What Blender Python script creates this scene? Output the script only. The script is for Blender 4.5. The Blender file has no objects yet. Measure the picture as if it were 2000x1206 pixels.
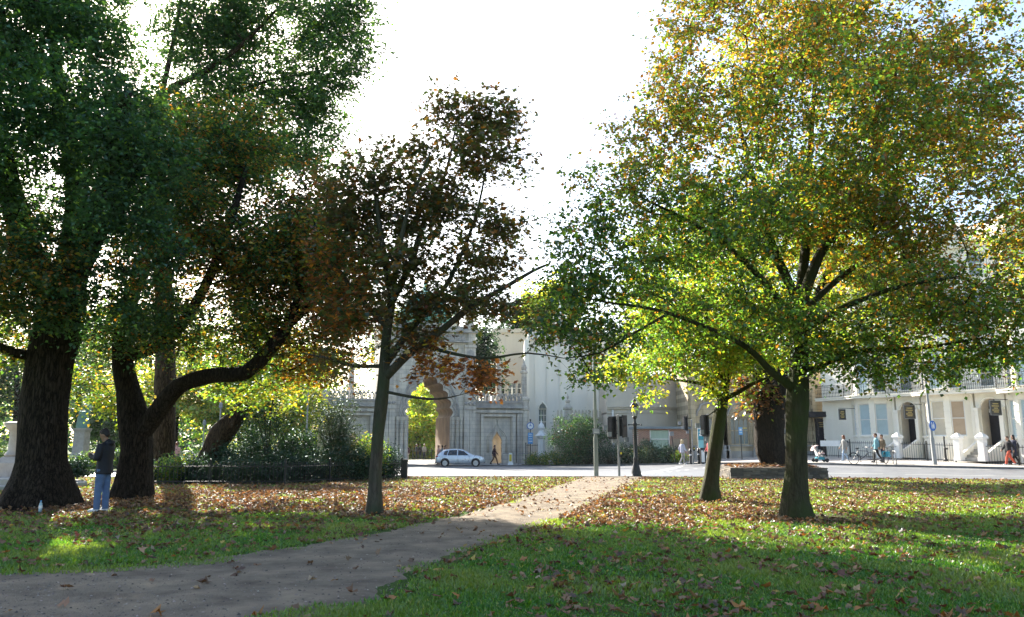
import bpy, bmesh, math, random
import numpy as np
from mathutils import Vector, Matrix, noise as mnoise
R = math.radians
scene = bpy.context.scene
COL = scene.collection

# ------------------------------------------------------------------ camera
FPX, PITCH, CAMZ = 1500.0, math.atan(258 / 1500.0), 1.5
cam = bpy.data.cameras.new('camera')
cam.sensor_width = 36.0
cam.lens = 36.0 * FPX / 2000.0
cam.clip_start, cam.clip_end = 0.1, 6000
cam_ob = bpy.data.objects.new('camera', cam)
cam_ob.location = (0, 0, CAMZ)
cam_ob.rotation_euler = (math.pi / 2 + PITCH, 0, 0)
COL.objects.link(cam_ob)
scene.camera = cam_ob
# ------------------------------------------------------------------ sky and sun
SUN_AZ, SUN_EL = R(-28), R(30.5)          # azimuth from +Y towards +X
world = bpy.data.worlds.new('World')
scene.world = world
world.use_nodes = True
wn = world.node_tree.nodes
sky = wn.new('ShaderNodeTexSky')
sky.sky_type = 'NISHITA'
sky.sun_disc = False
sky.sun_elevation = SUN_EL
sky.sun_rotation = SUN_AZ
sky.air_density, sky.dust_density, sky.ozone_density = 1.0, 1.6, 1.0
wn['Background'].inputs['Strength'].default_value = 0.09
world.node_tree.links.new(sky.outputs[0], wn['Background'].inputs['Color'])
sl = bpy.data.lights.new('sun', 'SUN')
sl.energy, sl.angle, sl.color = 5.0, R(0.5), (1.0, 0.93, 0.82)
sun = bpy.data.objects.new('sun', sl)
sd = Vector((math.sin(SUN_AZ) * math.cos(SUN_EL), math.cos(SUN_AZ) * math.cos(SUN_EL), math.sin(SUN_EL)))
sun.rotation_euler = sd.to_track_quat('Z', 'Y').to_euler()
sun.location = sd * 60
COL.objects.link(sun)
# ------------------------------------------------------------------ exposure
vs = scene.view_settings
vs.view_transform, vs.look, vs.gamma, vs.exposure = 'Standard', 'None', 1.0, 2.15
vs.use_curve_mapping = False
cy = scene.cycles
cy.use_denoising = True
cy.max_bounces, cy.diffuse_bounces, cy.glossy_bounces, cy.transmission_bounces = 7, 4, 3, 5
cy.transparent_max_bounces = 8
cy.caustics_reflective = cy.caustics_refractive = False
cy.sample_clamp_indirect = 6.0

# ------------------------------------------------------------------ helpers
rng = np.random.default_rng(11)
rnd = random.Random(5)
CP, SP = math.cos(PITCH), math.sin(PITCH)

def ray(u, v):
    a, b = (u - 1000) / FPX, (603 - v) / FPX
    return Vector((a, CP - b * SP, SP + b * CP))

def at(u, v, Y):
    d = ray(u, v)
    k = Y / d.y
    return Vector((d.x * k, Y, CAMZ + d.z * k))

def sst(a, b, t):
    t = np.clip((t - a) / (b - a), 0, 1)
    return t * t * (3 - 2 * t)

def gz(x, y):
    z = -0.14 * sst(22, 38, y)
    z = z - 0.62 * np.clip((y - 38) / 32, 0, 1) * (1 - sst(2, 20, x))
    z = z + sst(38, 50, y) * 0.14 * sst(8, 20, x) + sst(46, 58, y) * 0.2 * sst(15, 24, x)
    return z

def G(u, v):
    d = ray(u, v)
    t, pt = 2.0, Vector((0, 0, CAMZ))
    for i in range(4000):
        p = Vector((0, 0, CAMZ)) + d * t
        if p.z <= gz(p.x, p.y):
            break
        t += 0.03
    return Vector((p.x, p.y, float(gz(p.x, p.y))))

def gp(x, y, dz=0.0):
    return Vector((x, y, float(gz(x, y)) + dz))

def ux(u, Y):                       # world x of pixel column u near the horizon at distance Y
    return (u - 1000) / 1522.0 * Y

def vz(v, Y):                       # world z of pixel row v at distance Y (central columns)
    return at(1000, v, Y).z

class MB:
    """collects faces, builds ONE mesh object"""
    def __init__(s):
        s.v, s.f = [], []
    def add(s, vs_, fs_):
        o = len(s.v)
        s.v.extend([tuple(p) for p in vs_])
        s.f.extend([tuple(i + o for i in f) for f in fs_])
        return s
    def box(s, c, d, rz=0.0, taper=1.0):
        hx, hy, hz = d[0] / 2, d[1] / 2, d[2] / 2
        ca, sa = math.cos(rz), math.sin(rz)
        P = []
        for z, k in ((-hz, 1), (hz, taper)):
            for x, y in ((-hx, -hy), (hx, -hy), (hx, hy), (-hx, hy)):
                P.append((c[0] + (x * ca - y * sa) * k, c[1] + (x * sa + y * ca) * k, c[2] + z))
        return s.add(P, [(0, 3, 2, 1), (4, 5, 6, 7), (0, 1, 5, 4), (1, 2, 6, 5), (2, 3, 7, 6), (3, 0, 4, 7)])
    def bb(s, x0, x1, y0, y1, z0, z1):
        return s.box(((x0 + x1) / 2, (y0 + y1) / 2, (z0 + z1) / 2), (x1 - x0, y1 - y0, z1 - z0))
    def tube(s, pts, rs, n=8, cap=True):
        pts = [Vector(p) for p in pts]
        if not hasattr(rs, '__len__'):
            rs = [rs] * len(pts)
        base = len(s.v)
        up = Vector((0, 0, 1))
        ref = None
        for i, p in enumerate(pts):
            t = (pts[min(i + 1, len(pts) - 1)] - pts[max(i - 1, 0)])
            if t.length < 1e-9:
                t = up.copy()
            t.normalize()
            if ref is None:
                ref = t.orthogonal().normalized()
            a = (ref - t * ref.dot(t))
            if a.length < 1e-6:
                a = t.orthogonal()
            a.normalize()
            ref = a
            b = t.cross(a)
            for k in range(n):
                w = 2 * math.pi * k / n
                s.v.append(tuple(p + (a * math.cos(w) + b * math.sin(w)) * rs[i]))
        for i in range(len(pts) - 1):
            for k in range(n):
                k2 = (k + 1) % n
                s.f.append((base + i * n + k, base + i * n + k2, base + (i + 1) * n + k2, base + (i + 1) * n + k))
        if cap:
            s.f.append(tuple(base + k for k in reversed(range(n))))
            s.f.append(tuple(base + (len(pts) - 1) * n + k for k in range(n)))
        return s
    def lathe(s, prof, n=16, c=(0, 0, 0), sq=None):
        base = len(s.v)
        for r, z in prof:
            for k in range(n):
                w = 2 * math.pi * (k + 0.5) / n
                s.v.append((c[0] + r * math.cos(w), c[1] + r * math.sin(w), c[2] + z))
        for i in range(len(prof) - 1):
            for k in range(n):
                k2 = (k + 1) % n
                s.f.append((base + i * n + k, base + i * n + k2, base + (i + 1) * n + k2, base + (i + 1) * n + k))
        s.f.append(tuple(base + k for k in reversed(range(n))))
        s.f.append(tuple(base + (len(prof) - 1) * n + k for k in range(n)))
        return s
    def prism(s, poly, y0, y1):
        """polygon in local x,z extruded along y"""
        n = len(poly)
        P = [(x, y0, z) for x, z in poly] + [(x, y1, z) for x, z in poly]
        F = [tuple(range(n)), tuple(reversed(range(n, 2 * n)))]
        for i in range(n):
            j = (i + 1) % n
            F.append((j, i, n + i, n + j))
        return s.add(P, F)
    def prismz(s, poly, z0, z1):
        """polygon in x,y extruded up"""
        n = len(poly)
        P = [(x, y, z0) for x, y in poly] + [(x, y, z1) for x, y in poly]
        F = [tuple(reversed(range(n))), tuple(range(n, 2 * n))]
        for i in range(n):
            j = (i + 1) % n
            F.append((i, j, n + j, n + i))
        return s.add(P, F)
    def ball(s, c, r, n=12, m=8):
        if not hasattr(r, '__len__'):
            r = (r, r, r)
        prof = []
        base = len(s.v)
        for i in range(m + 1):
            a = -math.pi / 2 + math.pi * i / m
            rr, zz = max(math.cos(a), 0.02), math.sin(a)
            for k in range(n):
                w = 2 * math.pi * k / n
                s.v.append((c[0] + r[0] * rr * math.cos(w), c[1] + r[1] * rr * math.sin(w), c[2] + r[2] * zz))
        for i in range(m):
            for k in range(n):
                k2 = (k + 1) % n
                s.f.append((base + i * n + k, base + i * n + k2, base + (i + 1) * n + k2, base + (i + 1) * n + k))
        s.f.append(tuple(base + k for k in reversed(range(n))))
        s.f.append(tuple(base + m * n + k for k in range(n)))
        return s
    def mesh(s, name, mat, smooth=False):
        me = bpy.data.meshes.new(name)
        me.from_pydata(s.v, [], s.f)
        if mat is not None:
            me.materials.append(mat)
        if smooth:
            me.polygons.foreach_set('use_smooth', [True] * len(me.polygons))
        me.update()
        return me
    def build(s, name, mat, parent=None, smooth=False, auto=None):
        o = bpy.data.objects.new(name, s.mesh(name, mat, smooth))
        COL.objects.link(o)
        if parent is not None:
            o.parent = parent
        if auto:
            o.data.set_sharp_from_angle(angle=R(auto))
        return o

def inst(name, me, parent, loc=(0, 0, 0), rot=(0, 0, 0), scale=(1, 1, 1)):
    o = bpy.data.objects.new(name, me)
    COL.objects.link(o)
    o.parent = parent
    o.location, o.rotation_euler, o.scale = loc, rot, scale
    return o

def tag(o, label=None, cat=None, group=None, kind=None):
    for k, val in (('label', label), ('category', cat), ('group', group), ('kind', kind)):
        if val:
            o[k] = val
    return o

def thing(name, label, cat, loc=(0, 0, 0), rz=0.0, group=None):
    o = bpy.data.objects.new(name, None)
    o.empty_display_size = 0.2
    COL.objects.link(o)
    o.location, o.rotation_euler = loc, (0, 0, rz)
    return tag(o, label, cat, group)

def copy_tree(o, parent=None):
    c = o.copy()
    COL.objects.link(c)
    c.parent = parent
    for ch in list(o.children):
        copy_tree(ch, c)
    return c

# ------------------------------------------------------------------ materials
def lin(h):
    h = h.lstrip('#')
    return tuple(((int(h[i:i + 2], 16) / 255) ** 2.2) for i in (0, 2, 4))

def M(name, c1, c2=None, rough=0.75, scale=6.0, bump=0.15, bscale=None, metal=0.0, spec=0.3,
      stretch=(1, 1, 1), detail=6.0, c3=None, coords='Object', rrange=0.08):
    m = bpy.data.materials.new(name)
    m.use_nodes = True
    nt = m.node_tree
    b = nt.nodes['Principled BSDF']
    b.inputs['Roughness'].default_value = rough
    b.inputs['Metallic'].default_value = metal
    b.inputs['Specular IOR Level'].default_value = spec
    tc = nt.nodes.new('ShaderNodeTexCoord')
    mp = nt.nodes.new('ShaderNodeMapping')
    mp.inputs['Scale'].default_value = stretch
    nt.links.new(tc.outputs[coords], mp.inputs['Vector'])
    if c2 is None:
        c2 = tuple(min(1, c * 0.72) for c in c1)
    nz = nt.nodes.new('ShaderNodeTexNoise')
    nz.inputs['Scale'].default_value = scale
    nz.inputs['Detail'].default_value = detail
    nz.inputs['Roughness'].default_value = 0.62
    nt.links.new(mp.outputs[0], nz.inputs['Vector'])
    cr = nt.nodes.new('ShaderNodeValToRGB')
    cr.color_ramp.elements[0].position = 0.33
    cr.color_ramp.elements[1].position = 0.67
    cr.color_ramp.elements[0].color = (*c2, 1)
    cr.color_ramp.elements[1].color = (*c1, 1)
    if c3 is not None:
        e = cr.color_ramp.elements.new(0.5)
        e.color = (*c3, 1)
    nt.links.new(nz.outputs['Fac'], cr.inputs[0])
    nt.links.new(cr.outputs[0], b.inputs['Base Color'])
    if rrange:
        mr = nt.nodes.new('ShaderNodeMapRange')
        mr.inputs['To Min'].default_value = max(0.02, rough - rrange)
        mr.inputs['To Max'].default_value = min(1.0, rough + rrange)
        nt.links.new(nz.outputs['Fac'], mr.inputs['Value'])
        nt.links.new(mr.outputs[0], b.inputs['Roughness'])
    if bump:
        n2 = nt.nodes.new('ShaderNodeTexNoise')
        n2.inputs['Scale'].default_value = bscale or scale * 4
        n2.inputs['Detail'].default_value = 5
        nt.links.new(mp.outputs[0], n2.inputs['Vector'])
        bp = nt.nodes.new('ShaderNodeBump')
        bp.inputs['Strength'].default_value = bump
        bp.inputs['Distance'].default_value = 0.03
        nt.links.new(n2.outputs['Fac'], bp.inputs['Height'])
        nt.links.new(bp.outputs[0], b.inputs['Normal'])
    return m

def leaf_mat(name, trans=0.45, gloss=0.06, rough=0.45, tint=(1.25, 1.2, 0.5)):
    m = bpy.data.materials.new(name)
    m.use_nodes = True
    nt = m.node_tree
    nt.nodes.remove(nt.nodes['Principled BSDF'])
    out = nt.nodes['Material Output']
    at_ = nt.nodes.new('ShaderNodeAttribute')
    at_.attribute_name = 'Col'
    df = nt.nodes.new('ShaderNodeBsdfDiffuse')
    tr = nt.nodes.new('ShaderNodeBsdfTranslucent')
    gl = nt.nodes.new('ShaderNodeBsdfGlossy')
    gl.inputs['Roughness'].default_value = rough
    gl.inputs['Color'].default_value = (0.8, 0.9, 0.95, 1)
    mu = nt.nodes.new('ShaderNodeMix')
    mu.data_type = 'RGBA'
    mu.blend_type = 'MULTIPLY'
    mu.inputs[0].default_value = 1.0
    mu.inputs[7].default_value = (*[t * 2 for t in tint], 1)
    mu.clamp_result = False
    nt.links.new(at_.outputs['Color'], mu.inputs[6])
    nt.links.new(at_.outputs['Color'], df.inputs['Color'])
    nt.links.new(mu.outputs[2], tr.inputs['Color'])
    m1 = nt.nodes.new('ShaderNodeMixShader')
    m1.inputs[0].default_value = trans
    nt.links.new(df.outputs[0], m1.inputs[1])
    nt.links.new(tr.outputs[0], m1.inputs[2])
    m2 = nt.nodes.new('ShaderNodeMixShader')
    m2.inputs[0].default_value = gloss
    nt.links.new(m1.outputs[0], m2.inputs[1])
    nt.links.new(gl.outputs[0], m2.inputs[2])
    nt.links.new(m2.outputs[0], out.inputs['Surface'])
    return m

def bark_mat(name, c1, c2, moss=None, scale=3.2, crack=0.75):
    m = bpy.data.materials.new(name)
    m.use_nodes = True
    nt = m.node_tree
    b = nt.nodes['Principled BSDF']
    b.inputs['Roughness'].default_value = 0.9
    b.inputs['Specular IOR Level'].default_value = 0.15
    tc = nt.nodes.new('ShaderNodeTexCoord')
    mp = nt.nodes.new('ShaderNodeMapping')
    mp.inputs['Scale'].default_value = (1, 1, 0.16)
    nt.links.new(tc.outputs['Object'], mp.inputs[0])
    n1 = nt.nodes.new('ShaderNodeTexNoise')
    n1.inputs['Scale'].default_value = scale * 5
    n1.inputs['Detail'].default_value = 8
    n1.inputs['Roughness'].default_value = 0.7
    n1.inputs['Distortion'].default_value = 0.6
    nt.links.new(mp.outputs[0], n1.inputs['Vector'])
    cr = nt.nodes.new('ShaderNodeValToRGB')
    cr.color_ramp.elements[0].position, cr.color_ramp.elements[1].position = 0.16, 0.58
    cr.color_ramp.elements[0].color, cr.color_ramp.elements[1].color = (*c2, 1), (*c1, 1)
    vo = nt.nodes.new('ShaderNodeTexVoronoi')
    vo.feature = 'DISTANCE_TO_EDGE'
    vo.inputs['Scale'].default_value = scale * 4.2
    wv = nt.nodes.new('ShaderNodeVectorMath')
    wv.operation = 'MULTIPLY_ADD'
    wv.inputs[1].default_value = (0.12, 0.12, 0.12)
    nt.links.new(n1.outputs['Color'], wv.inputs[0])
    nt.links.new(mp.outputs[0], wv.inputs[2])
    nt.links.new(wv.outputs[0], vo.inputs['Vector'])
    vr = nt.nodes.new('ShaderNodeMapRange')
    vr.inputs['From Max'].default_value = 0.16
    nt.links.new(vo.outputs['Distance'], vr.inputs['Value'])
    hm = nt.nodes.new('ShaderNodeMath')
    hm.operation = 'MULTIPLY'
    ha = nt.nodes.new('ShaderNodeMath')
    ha.operation = 'MULTIPLY_ADD'
    ha.inputs[1].default_value, ha.inputs[2].default_value = crack, 1 - crack
    nt.links.new(vr.outputs[0], ha.inputs[0])
    nt.links.new(ha.outputs[0], hm.inputs[0])
    nt.links.new(n1.outputs['Fac'], hm.inputs[1])
    nt.links.new(hm.outputs[0], cr.inputs[0])
    col = cr.outputs[0]
    if moss:
        n3 = nt.nodes.new('ShaderNodeTexNoise')
        n3.inputs['Scale'].default_value = 1.3
        n3.inputs['Detail'].default_value = 4
        nt.links.new(tc.outputs['Object'], n3.inputs['Vector'])
        r3 = nt.nodes.new('ShaderNodeValToRGB')
        r3.color_ramp.elements[0].position, r3.color_ramp.elements[1].position = 0.42, 0.62
        nt.links.new(n3.outputs['Fac'], r3.inputs[0])
        mx = nt.nodes.new('ShaderNodeMix')
        mx.data_type = 'RGBA'
        mx.inputs[7].default_value = (*moss, 1)
        nt.links.new(r3.outputs[0], mx.inputs[0])
        nt.links.new(col, mx.inputs[6])
        col = mx.outputs[2]
    nt.links.new(col, b.inputs['Base Color'])
    bp = nt.nodes.new('ShaderNodeBump')
    bp.inputs['Strength'].default_value = 0.9
    bp.inputs['Distance'].default_value = 0.05
    nt.links.new(hm.outputs[0], bp.inputs['Height'])
    nt.links.new(bp.outputs[0], b.inputs['Normal'])
    return m

def glass_mat(name, c=(0.03, 0.04, 0.05), rough=0.06, spec=0.8):
    m = bpy.data.materials.new(name)
    m.use_nodes = True
    nt = m.node_tree
    b = nt.nodes['Principled BSDF']
    b.inputs['Base Color'].default_value = (*c, 1)
    b.inputs['Specular IOR Level'].default_value = spec
    tc = nt.nodes.new('ShaderNodeTexCoord')
    nz = nt.nodes.new('ShaderNodeTexNoise')
    nz.inputs['Scale'].default_value = 1.2
    nt.links.new(tc.outputs['Object'], nz.inputs['Vector'])
    mr = nt.nodes.new('ShaderNodeMapRange')
    mr.inputs['To Min'].default_value, mr.inputs['To Max'].default_value = rough, rough + 0.08
    nt.links.new(nz.outputs['Fac'], mr.inputs['Value'])
    nt.links.new(mr.outputs[0], b.inputs['Roughness'])
    return m

LEAF = leaf_mat("leaf", trans=0.54, tint=(1.38, 1.3, 0.5))
LEAF_MID = leaf_mat('leaf_mid', trans=0.40, tint=(1.25, 1.1, 0.5))
LEAF_DARK = leaf_mat('leaf_thick', trans=0.36, gloss=0.05)
LEAF_EVER = leaf_mat('leaf_evergreen', trans=0.12, gloss=0.05)
LEAF_DRY = leaf_mat('leaf_dry', trans=0.15, gloss=0.05, rough=0.5, tint=(1.1, 0.8, 0.5))
GRASSM = leaf_mat('grass_blade', trans=0.35, gloss=0.05, rough=0.4, tint=(1.1, 1.2, 0.5))
BARK_DARK = bark_mat('bark_dark', lin('#3c352d'), lin('#1b1612'), scale=4.2)
BARK_BROWN = bark_mat('bark_brown', lin('#57483a'), lin('#2b211a'))
BARK_GREEN = bark_mat('bark_green', lin('#4a4637'), lin('#24221a'), moss=lin('#3e452a'), crack=0.28)
BARK_GREY = bark_mat('bark_grey', lin('#5a544a'), lin('#2e2a25'), moss=lin('#444a38'), crack=0.28)
# ------------------------------------------------------------------ ground
def grid_mesh(name, X, Y, Z, mat, smooth=True):
    ny, nx = X.shape
    co = np.stack([X, Y, Z], -1).reshape(-1, 3)
    idx = np.arange(nx * ny).reshape(ny, nx)
    q = np.stack([idx[:-1, :-1], idx[:-1, 1:], idx[1:, 1:], idx[1:, :-1]], -1).reshape(-1, 4)
    return np_mesh(name, co, q, mat, smooth)

def np_mesh(name, co, quads, mat, smooth=False, col=None):
    me = bpy.data.meshes.new(name)
    k = quads.shape[1]
    me.vertices.add(len(co))
    me.vertices.foreach_set('co', np.ascontiguousarray(co, dtype=np.float32).ravel())
    me.loops.add(quads.size)
    me.loops.foreach_set('vertex_index', np.ascontiguousarray(quads, dtype=np.int32).ravel())
    me.polygons.add(len(quads))
    me.polygons.foreach_set('loop_start', np.arange(0, quads.size, k, dtype=np.int32))
    if smooth:
        me.polygons.foreach_set('use_smooth', np.ones(len(quads), dtype=bool))
    if col is not None:
        a = me.color_attributes.new('Col', 'FLOAT_COLOR', 'POINT')
        c4 = np.ones((len(co), 4), dtype=np.float32)
        c4[:, :3] = col
        a.data.foreach_set('color', c4.ravel())
    me.update(calc_edges=True)
    if mat is not None:
        me.materials.append(mat)
    return me

def obj(name, me, parent=None):
    o = bpy.data.objects.new(name, me)
    COL.objects.link(o)
    o.parent = parent
    return o

def geo(a, b, n):
    return list(np.sign(a) * np.geomspace(abs(a), abs(b), n))

# grass ground material: soil under the trees, several greens, worn and leaf-littered patches
def ground_mat():
    m = bpy.data.materials.new('grass_ground')
    m.use_nodes = True
    nt = m.node_tree
    b = nt.nodes['Principled BSDF']
    b.inputs['Roughness'].default_value = 0.95
    b.inputs['Specular IOR Level'].default_value = 0.1
    tc = nt.nodes.new('ShaderNodeTexCoord')
    def nz(scale, det=6, rgh=0.6):
        n = nt.nodes.new('ShaderNodeTexNoise')
        n.inputs['Scale'].default_value, n.inputs['Detail'].default_value = scale, det
        n.inputs['Roughness'].default_value = rgh
        nt.links.new(tc.outputs['Object'], n.inputs['Vector'])
        return n
    def ramp(src, p0, p1, c0, c1):
        r = nt.nodes.new('ShaderNodeValToRGB')
        r.color_ramp.elements[0].position, r.color_ramp.elements[1].position = p0, p1
        r.color_ramp.elements[0].color, r.color_ramp.elements[1].color = (*c0, 1), (*c1, 1)
        nt.links.new(src, r.inputs[0])
        return r
    def mix(f, a, bb):
        x = nt.nodes.new('ShaderNodeMix')
        x.data_type = 'RGBA'
        nt.links.new(f, x.inputs[0])
        nt.links.new(a, x.inputs[6])
        nt.links.new(bb, x.inputs[7])
        return x.outputs[2]
    fine = ramp(nz(38, 8, 0.75).outputs['Fac'], 0.35, 0.68, (0.018, 0.042, 0.010), (0.075, 0.14, 0.025))
    dry = ramp(nz(30, 8, 0.75).outputs['Fac'], 0.35, 0.7, (0.06, 0.058, 0.02), (0.24, 0.22, 0.08))
    soil = ramp(nz(25, 8, 0.7).outputs['Fac'], 0.35, 0.7, (0.022, 0.016, 0.010), (0.075, 0.052, 0.032))
    patch = ramp(nz(0.35, 5).outputs['Fac'], 0.45, 0.68, (0, 0, 0), (0.75, 0.75, 0.75))
    c = mix(patch.outputs[0], fine.outputs[0], dry.outputs[0])
    at_ = nt.nodes.new('ShaderNodeAttribute')
    at_.attribute_name = 'Col'
    sep = nt.nodes.new('ShaderNodeSeparateColor')
    nt.links.new(at_.outputs['Color'], sep.inputs[0])
    ad = nt.nodes.new('ShaderNodeMath')
    ad.operation = 'MULTIPLY_ADD'
    n7 = nz(2.2, 6)
    ad.inputs[1].default_value = 1.4
    nt.links.new(sep.outputs[0], ad.inputs[0])
    sb = nt.nodes.new('ShaderNodeMath')
    sb.operation = 'SUBTRACT'
    nt.links.new(n7.outputs['Fac'], sb.inputs[0])
    sb.inputs[1].default_value = 0.62
    nt.links.new(sb.outputs[0], ad.inputs[2])
    ad.use_clamp = True
    c = mix(ad.outputs[0], c, soil.outputs[0])
    nt.links.new(c, b.inputs['Base Color'])
    bp = nt.nodes.new('ShaderNodeBump')
    bp.inputs['Strength'].default_value = 0.7
    bp.inputs['Distance'].default_value = 0.04
    nt.links.new(nz(45, 6, 0.7).outputs['Fac'], bp.inputs['Height'])
    nt.links.new(bp.outputs[0], b.inputs['Normal'])
    return m

TRUNKS = {k: G(*uv) for k, uv in dict(big=(75, 990), fork=(258, 974), mid=(731, 1003), slim=(1386, 979), lime=(1556, 1012)).items()}
def soilness(x, y):
    s = np.zeros_like(x)
    for k, r in (('big', 2.6), ('fork', 2.0), ('mid', 1.2), ('slim', 1.1), ('lime', 1.4)):
        t = TRUNKS[k]
        d = np.hypot(x - t.x, (y - t.y) * 1.0)
        s = np.maximum(s, 1 - sst(r * 0.35, r, d))
    return s

def make_ground():
    xs = np.array(geo(-2600, -52, 14) + list(np.arange(-50, 50.1, 0.5)) + geo(52, 2600, 14))
    ys = np.array([-400, -150, -60, -30, -16] + list(np.arange(-10, 100.1, 0.5)) + geo(103, 3200, 16))
    X, Y = np.meshgrid(xs, ys)
    Z = gz(X, Y) + 0.012 * np.sin(X * 1.3 + np.sin(Y * 0.9) * 2) * np.sin(Y * 1.1) * (Y < 30)
    me = grid_mesh('ground', X, Y, Z, ground_mat())
    a = me.color_attributes.new('Col', 'FLOAT_COLOR', 'POINT')
    s = soilness(X.ravel(), Y.ravel())
    c4 = np.ones((s.size, 4), dtype=np.float32)
    c4[:, 0] = s
    a.data.foreach_set('color', c4.ravel())
    return tag(obj('lawn', me), 'green park lawn strewn with brown autumn leaves', 'lawn', kind='structure')
ground = make_ground()

ASPHALT = M('asphalt', (0.16, 0.165, 0.175), (0.095, 0.098, 0.105), rough=0.48, scale=1.1, bump=0.12, bscale=90, spec=0.5, rrange=0.06)
PAVING = M('paving', (0.42, 0.39, 0.35), (0.30, 0.28, 0.26), rough=0.6, scale=1.5, bump=0.08, bscale=40)
KERB = M('kerb_stone', (0.20, 0.19, 0.18), (0.10, 0.10, 0.10), rough=0.8, scale=3)
PATHM = M('path_dirt', (0.29, 0.235, 0.165), (0.125, 0.10, 0.075), rough=0.95, scale=1.7, bump=0.9, bscale=60, spec=0.1, c3=(0.205, 0.168, 0.125), detail=14)
PAINT = M('road_paint', (0.75, 0.75, 0.72), (0.5, 0.5, 0.5), rough=0.6, scale=14, bump=0.05)

NEAR = [(-70, 35.2), (-24, 35.6), (-4, 36.3), (6, 36), (12, 35.2), (17, 33.9), (22, 32.3), (40, 27)]
FAR = [(-70, 41), (-26, 41.2), (-19, 44), (-15, 55), (-11.5, 66), (-4.5, 69.6), (3, 68), (9, 61), (14, 55.5), (18.8, 48.9), (23, 45.8), (28.6, 43), (60, 30)]
def yn(x): return np.interp(x, *zip(*NEAR))
def yf(x): return np.interp(x, *zip(*FAR))
def strip(name, xs, ya, yb, nv, dz, mat, label, cat):
    xs = np.array(xs)
    t = np.linspace(0, 1, nv)[:, None]
    Y = ya(xs)[None] * (1 - t) + yb(xs)[None] * t
    X = np.repeat(xs[None], nv, 0)
    return tag(obj(name, grid_mesh(name, X, Y, gz(X, Y) + dz, mat)), label, cat, kind='structure')
rx = np.arange(-70, 55.1, 0.5)
strip('road', rx, yn, yf, 50, 0.02, ASPHALT, 'sunlit grey asphalt road beyond the lawn', 'road')
px_ = np.arange(-13, 60.1, 0.5)
strip('pavement', px_, lambda x: yf(x) + 0.16, lambda x: np.maximum(yf(x) + 22, 86), 60, 0.125, PAVING, 'pale pavement in front of the gate and terrace', 'pavement')
strip('kerb', rx, lambda x: yf(x) - 0.02, lambda x: yf(x) + 0.18, 2, 0.13, KERB, 'dark kerb along the far side of the road', 'kerb')
kb = MB()
for i in range(len(rx) - 1):
    x0, x1 = rx[i], rx[i + 1]
    a, b = gp(x0, yf(x0) - 0.02), gp(x1, yf(x1) - 0.02)
    kb.add([a, b, b + Vector((0, 0, .13)), a + Vector((0, 0, .13))], [(0, 1, 2, 3)])
tag(kb.build('kerb_face', KERB), 'upright face of the far kerb', 'kerb', kind='structure')
strip('kerb_edging', rx, lambda x: yn(x) - 0.32, lambda x: yn(x) + 0.02, 3, 0.032, KERB, 'low stone edging between lawn and road', 'kerb')

def marking(name, pts, w, label):
    mb = MB()
    for (u0, v0), (u1, v1) in pts:
        a, b = G(u0, v0), G(u1, v1)
        d = (b - a); d.z = 0; d.normalize()
        n = Vector((-d.y, d.x, 0)) * w / 2
        k = max(2, int((b - a).length / 0.5))
        o = []
        for i in range(k + 1):
            p = a.lerp(b, i / k)
            for q in (p - n, p + n):
                o.append((q.x, q.y, float(gz(q.x, q.y)) + 0.026))
        mb.add(o, [(2 * i, 2 * i + 2, 2 * i + 3, 2 * i + 1) for i in range(k)])
    return tag(mb.build(name, PAINT), label, 'marking', kind='structure')
marking('stop_line', [((1236, 929), (1330, 912))], 0.35, 'white stop line slanting across the road beside the street lamp')
marking('dashed_line', [((1270 + 17 * i, 927 - 1.9 * i), (1277 + 17 * i, 926.2 - 1.9 * i)) for i in range(7)], 0.14, 'dashed white guide line on the road')
marking('lane_line', [((1585, 925.5), (1725, 927)), ((1768, 928), (2010, 932))], 0.16, 'white lane line near the lawn edge')
marking('edge_line', [((1600, 913), (1800, 916)), ((1820, 916.5), (1935, 918.5))], 0.14, 'white line near the terrace side of the road')

# the trodden path
def poly_px(pts, n):
    P = [G(u, v) for u, v in pts]
    d = [0]
    for i in range(1, len(P)):
        d.append(d[-1] + (P[i] - P[i - 1]).length)
    t = np.linspace(0, d[-1], n)
    return np.stack([np.interp(t, d, [p.x for p in P]), np.interp(t, d, [p.y for p in P])], 1)
PL = [(-420, 1130), (0, 1120), (150, 1113), (380, 1098), (560, 1072), (760, 1037), (900, 1007), (1000, 980), (1070, 955), (1120, 939), (1140, 932)]
PR = [(-420, 1330), (300, 1300), (690, 1206), (745, 1152), (840, 1106), (960, 1058), (1050, 1030), (1130, 1000), (1195, 967), (1240, 943), (1262, 932)]
NP_ = 420
A_, B_ = poly_px(PL, NP_), poly_px(PR, NP_)
def path_mask(x, y):
    """1 inside the path"""
    c = (A_ + B_) / 2
    w = np.linalg.norm(A_ - B_, axis=1) / 2
    x, y = np.ravel(x), np.ravel(y)
    out = np.zeros(len(x))
    for s in range(0, len(x), 20000):
        d = np.hypot(x[s:s + 20000, None] - c[None, ::4, 0], y[s:s + 20000, None] - c[None, ::4, 1]) / w[None, ::4]
        out[s:s + 20000] = d.min(1)
    return out            # <1 is inside
def wob(P, k, amp):
    o = P.copy()
    for i in range(len(P)):
        a = mnoise.noise(Vector((P[i, 0] * 1.6, P[i, 1] * 1.6, k))) + 0.6 * mnoise.noise(Vector((P[i, 0] * 5, P[i, 1] * 5, k + 3)))
        dv = (B_[i] - A_[i]) / np.linalg.norm(B_[i] - A_[i])
        o[i] += dv * a * amp
    return o
Aw, Bw = wob(A_, 1.0, 0.22), wob(B_, 9.0, 0.30)
t = np.linspace(0, 1, 24)[:, None]
PX = Aw[None, :, 0] * (1 - t) + Bw[None, :, 0] * t
PY = Aw[None, :, 1] * (1 - t) + Bw[None, :, 1] * t
PZ = gz(PX, PY) + 0.016
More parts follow.
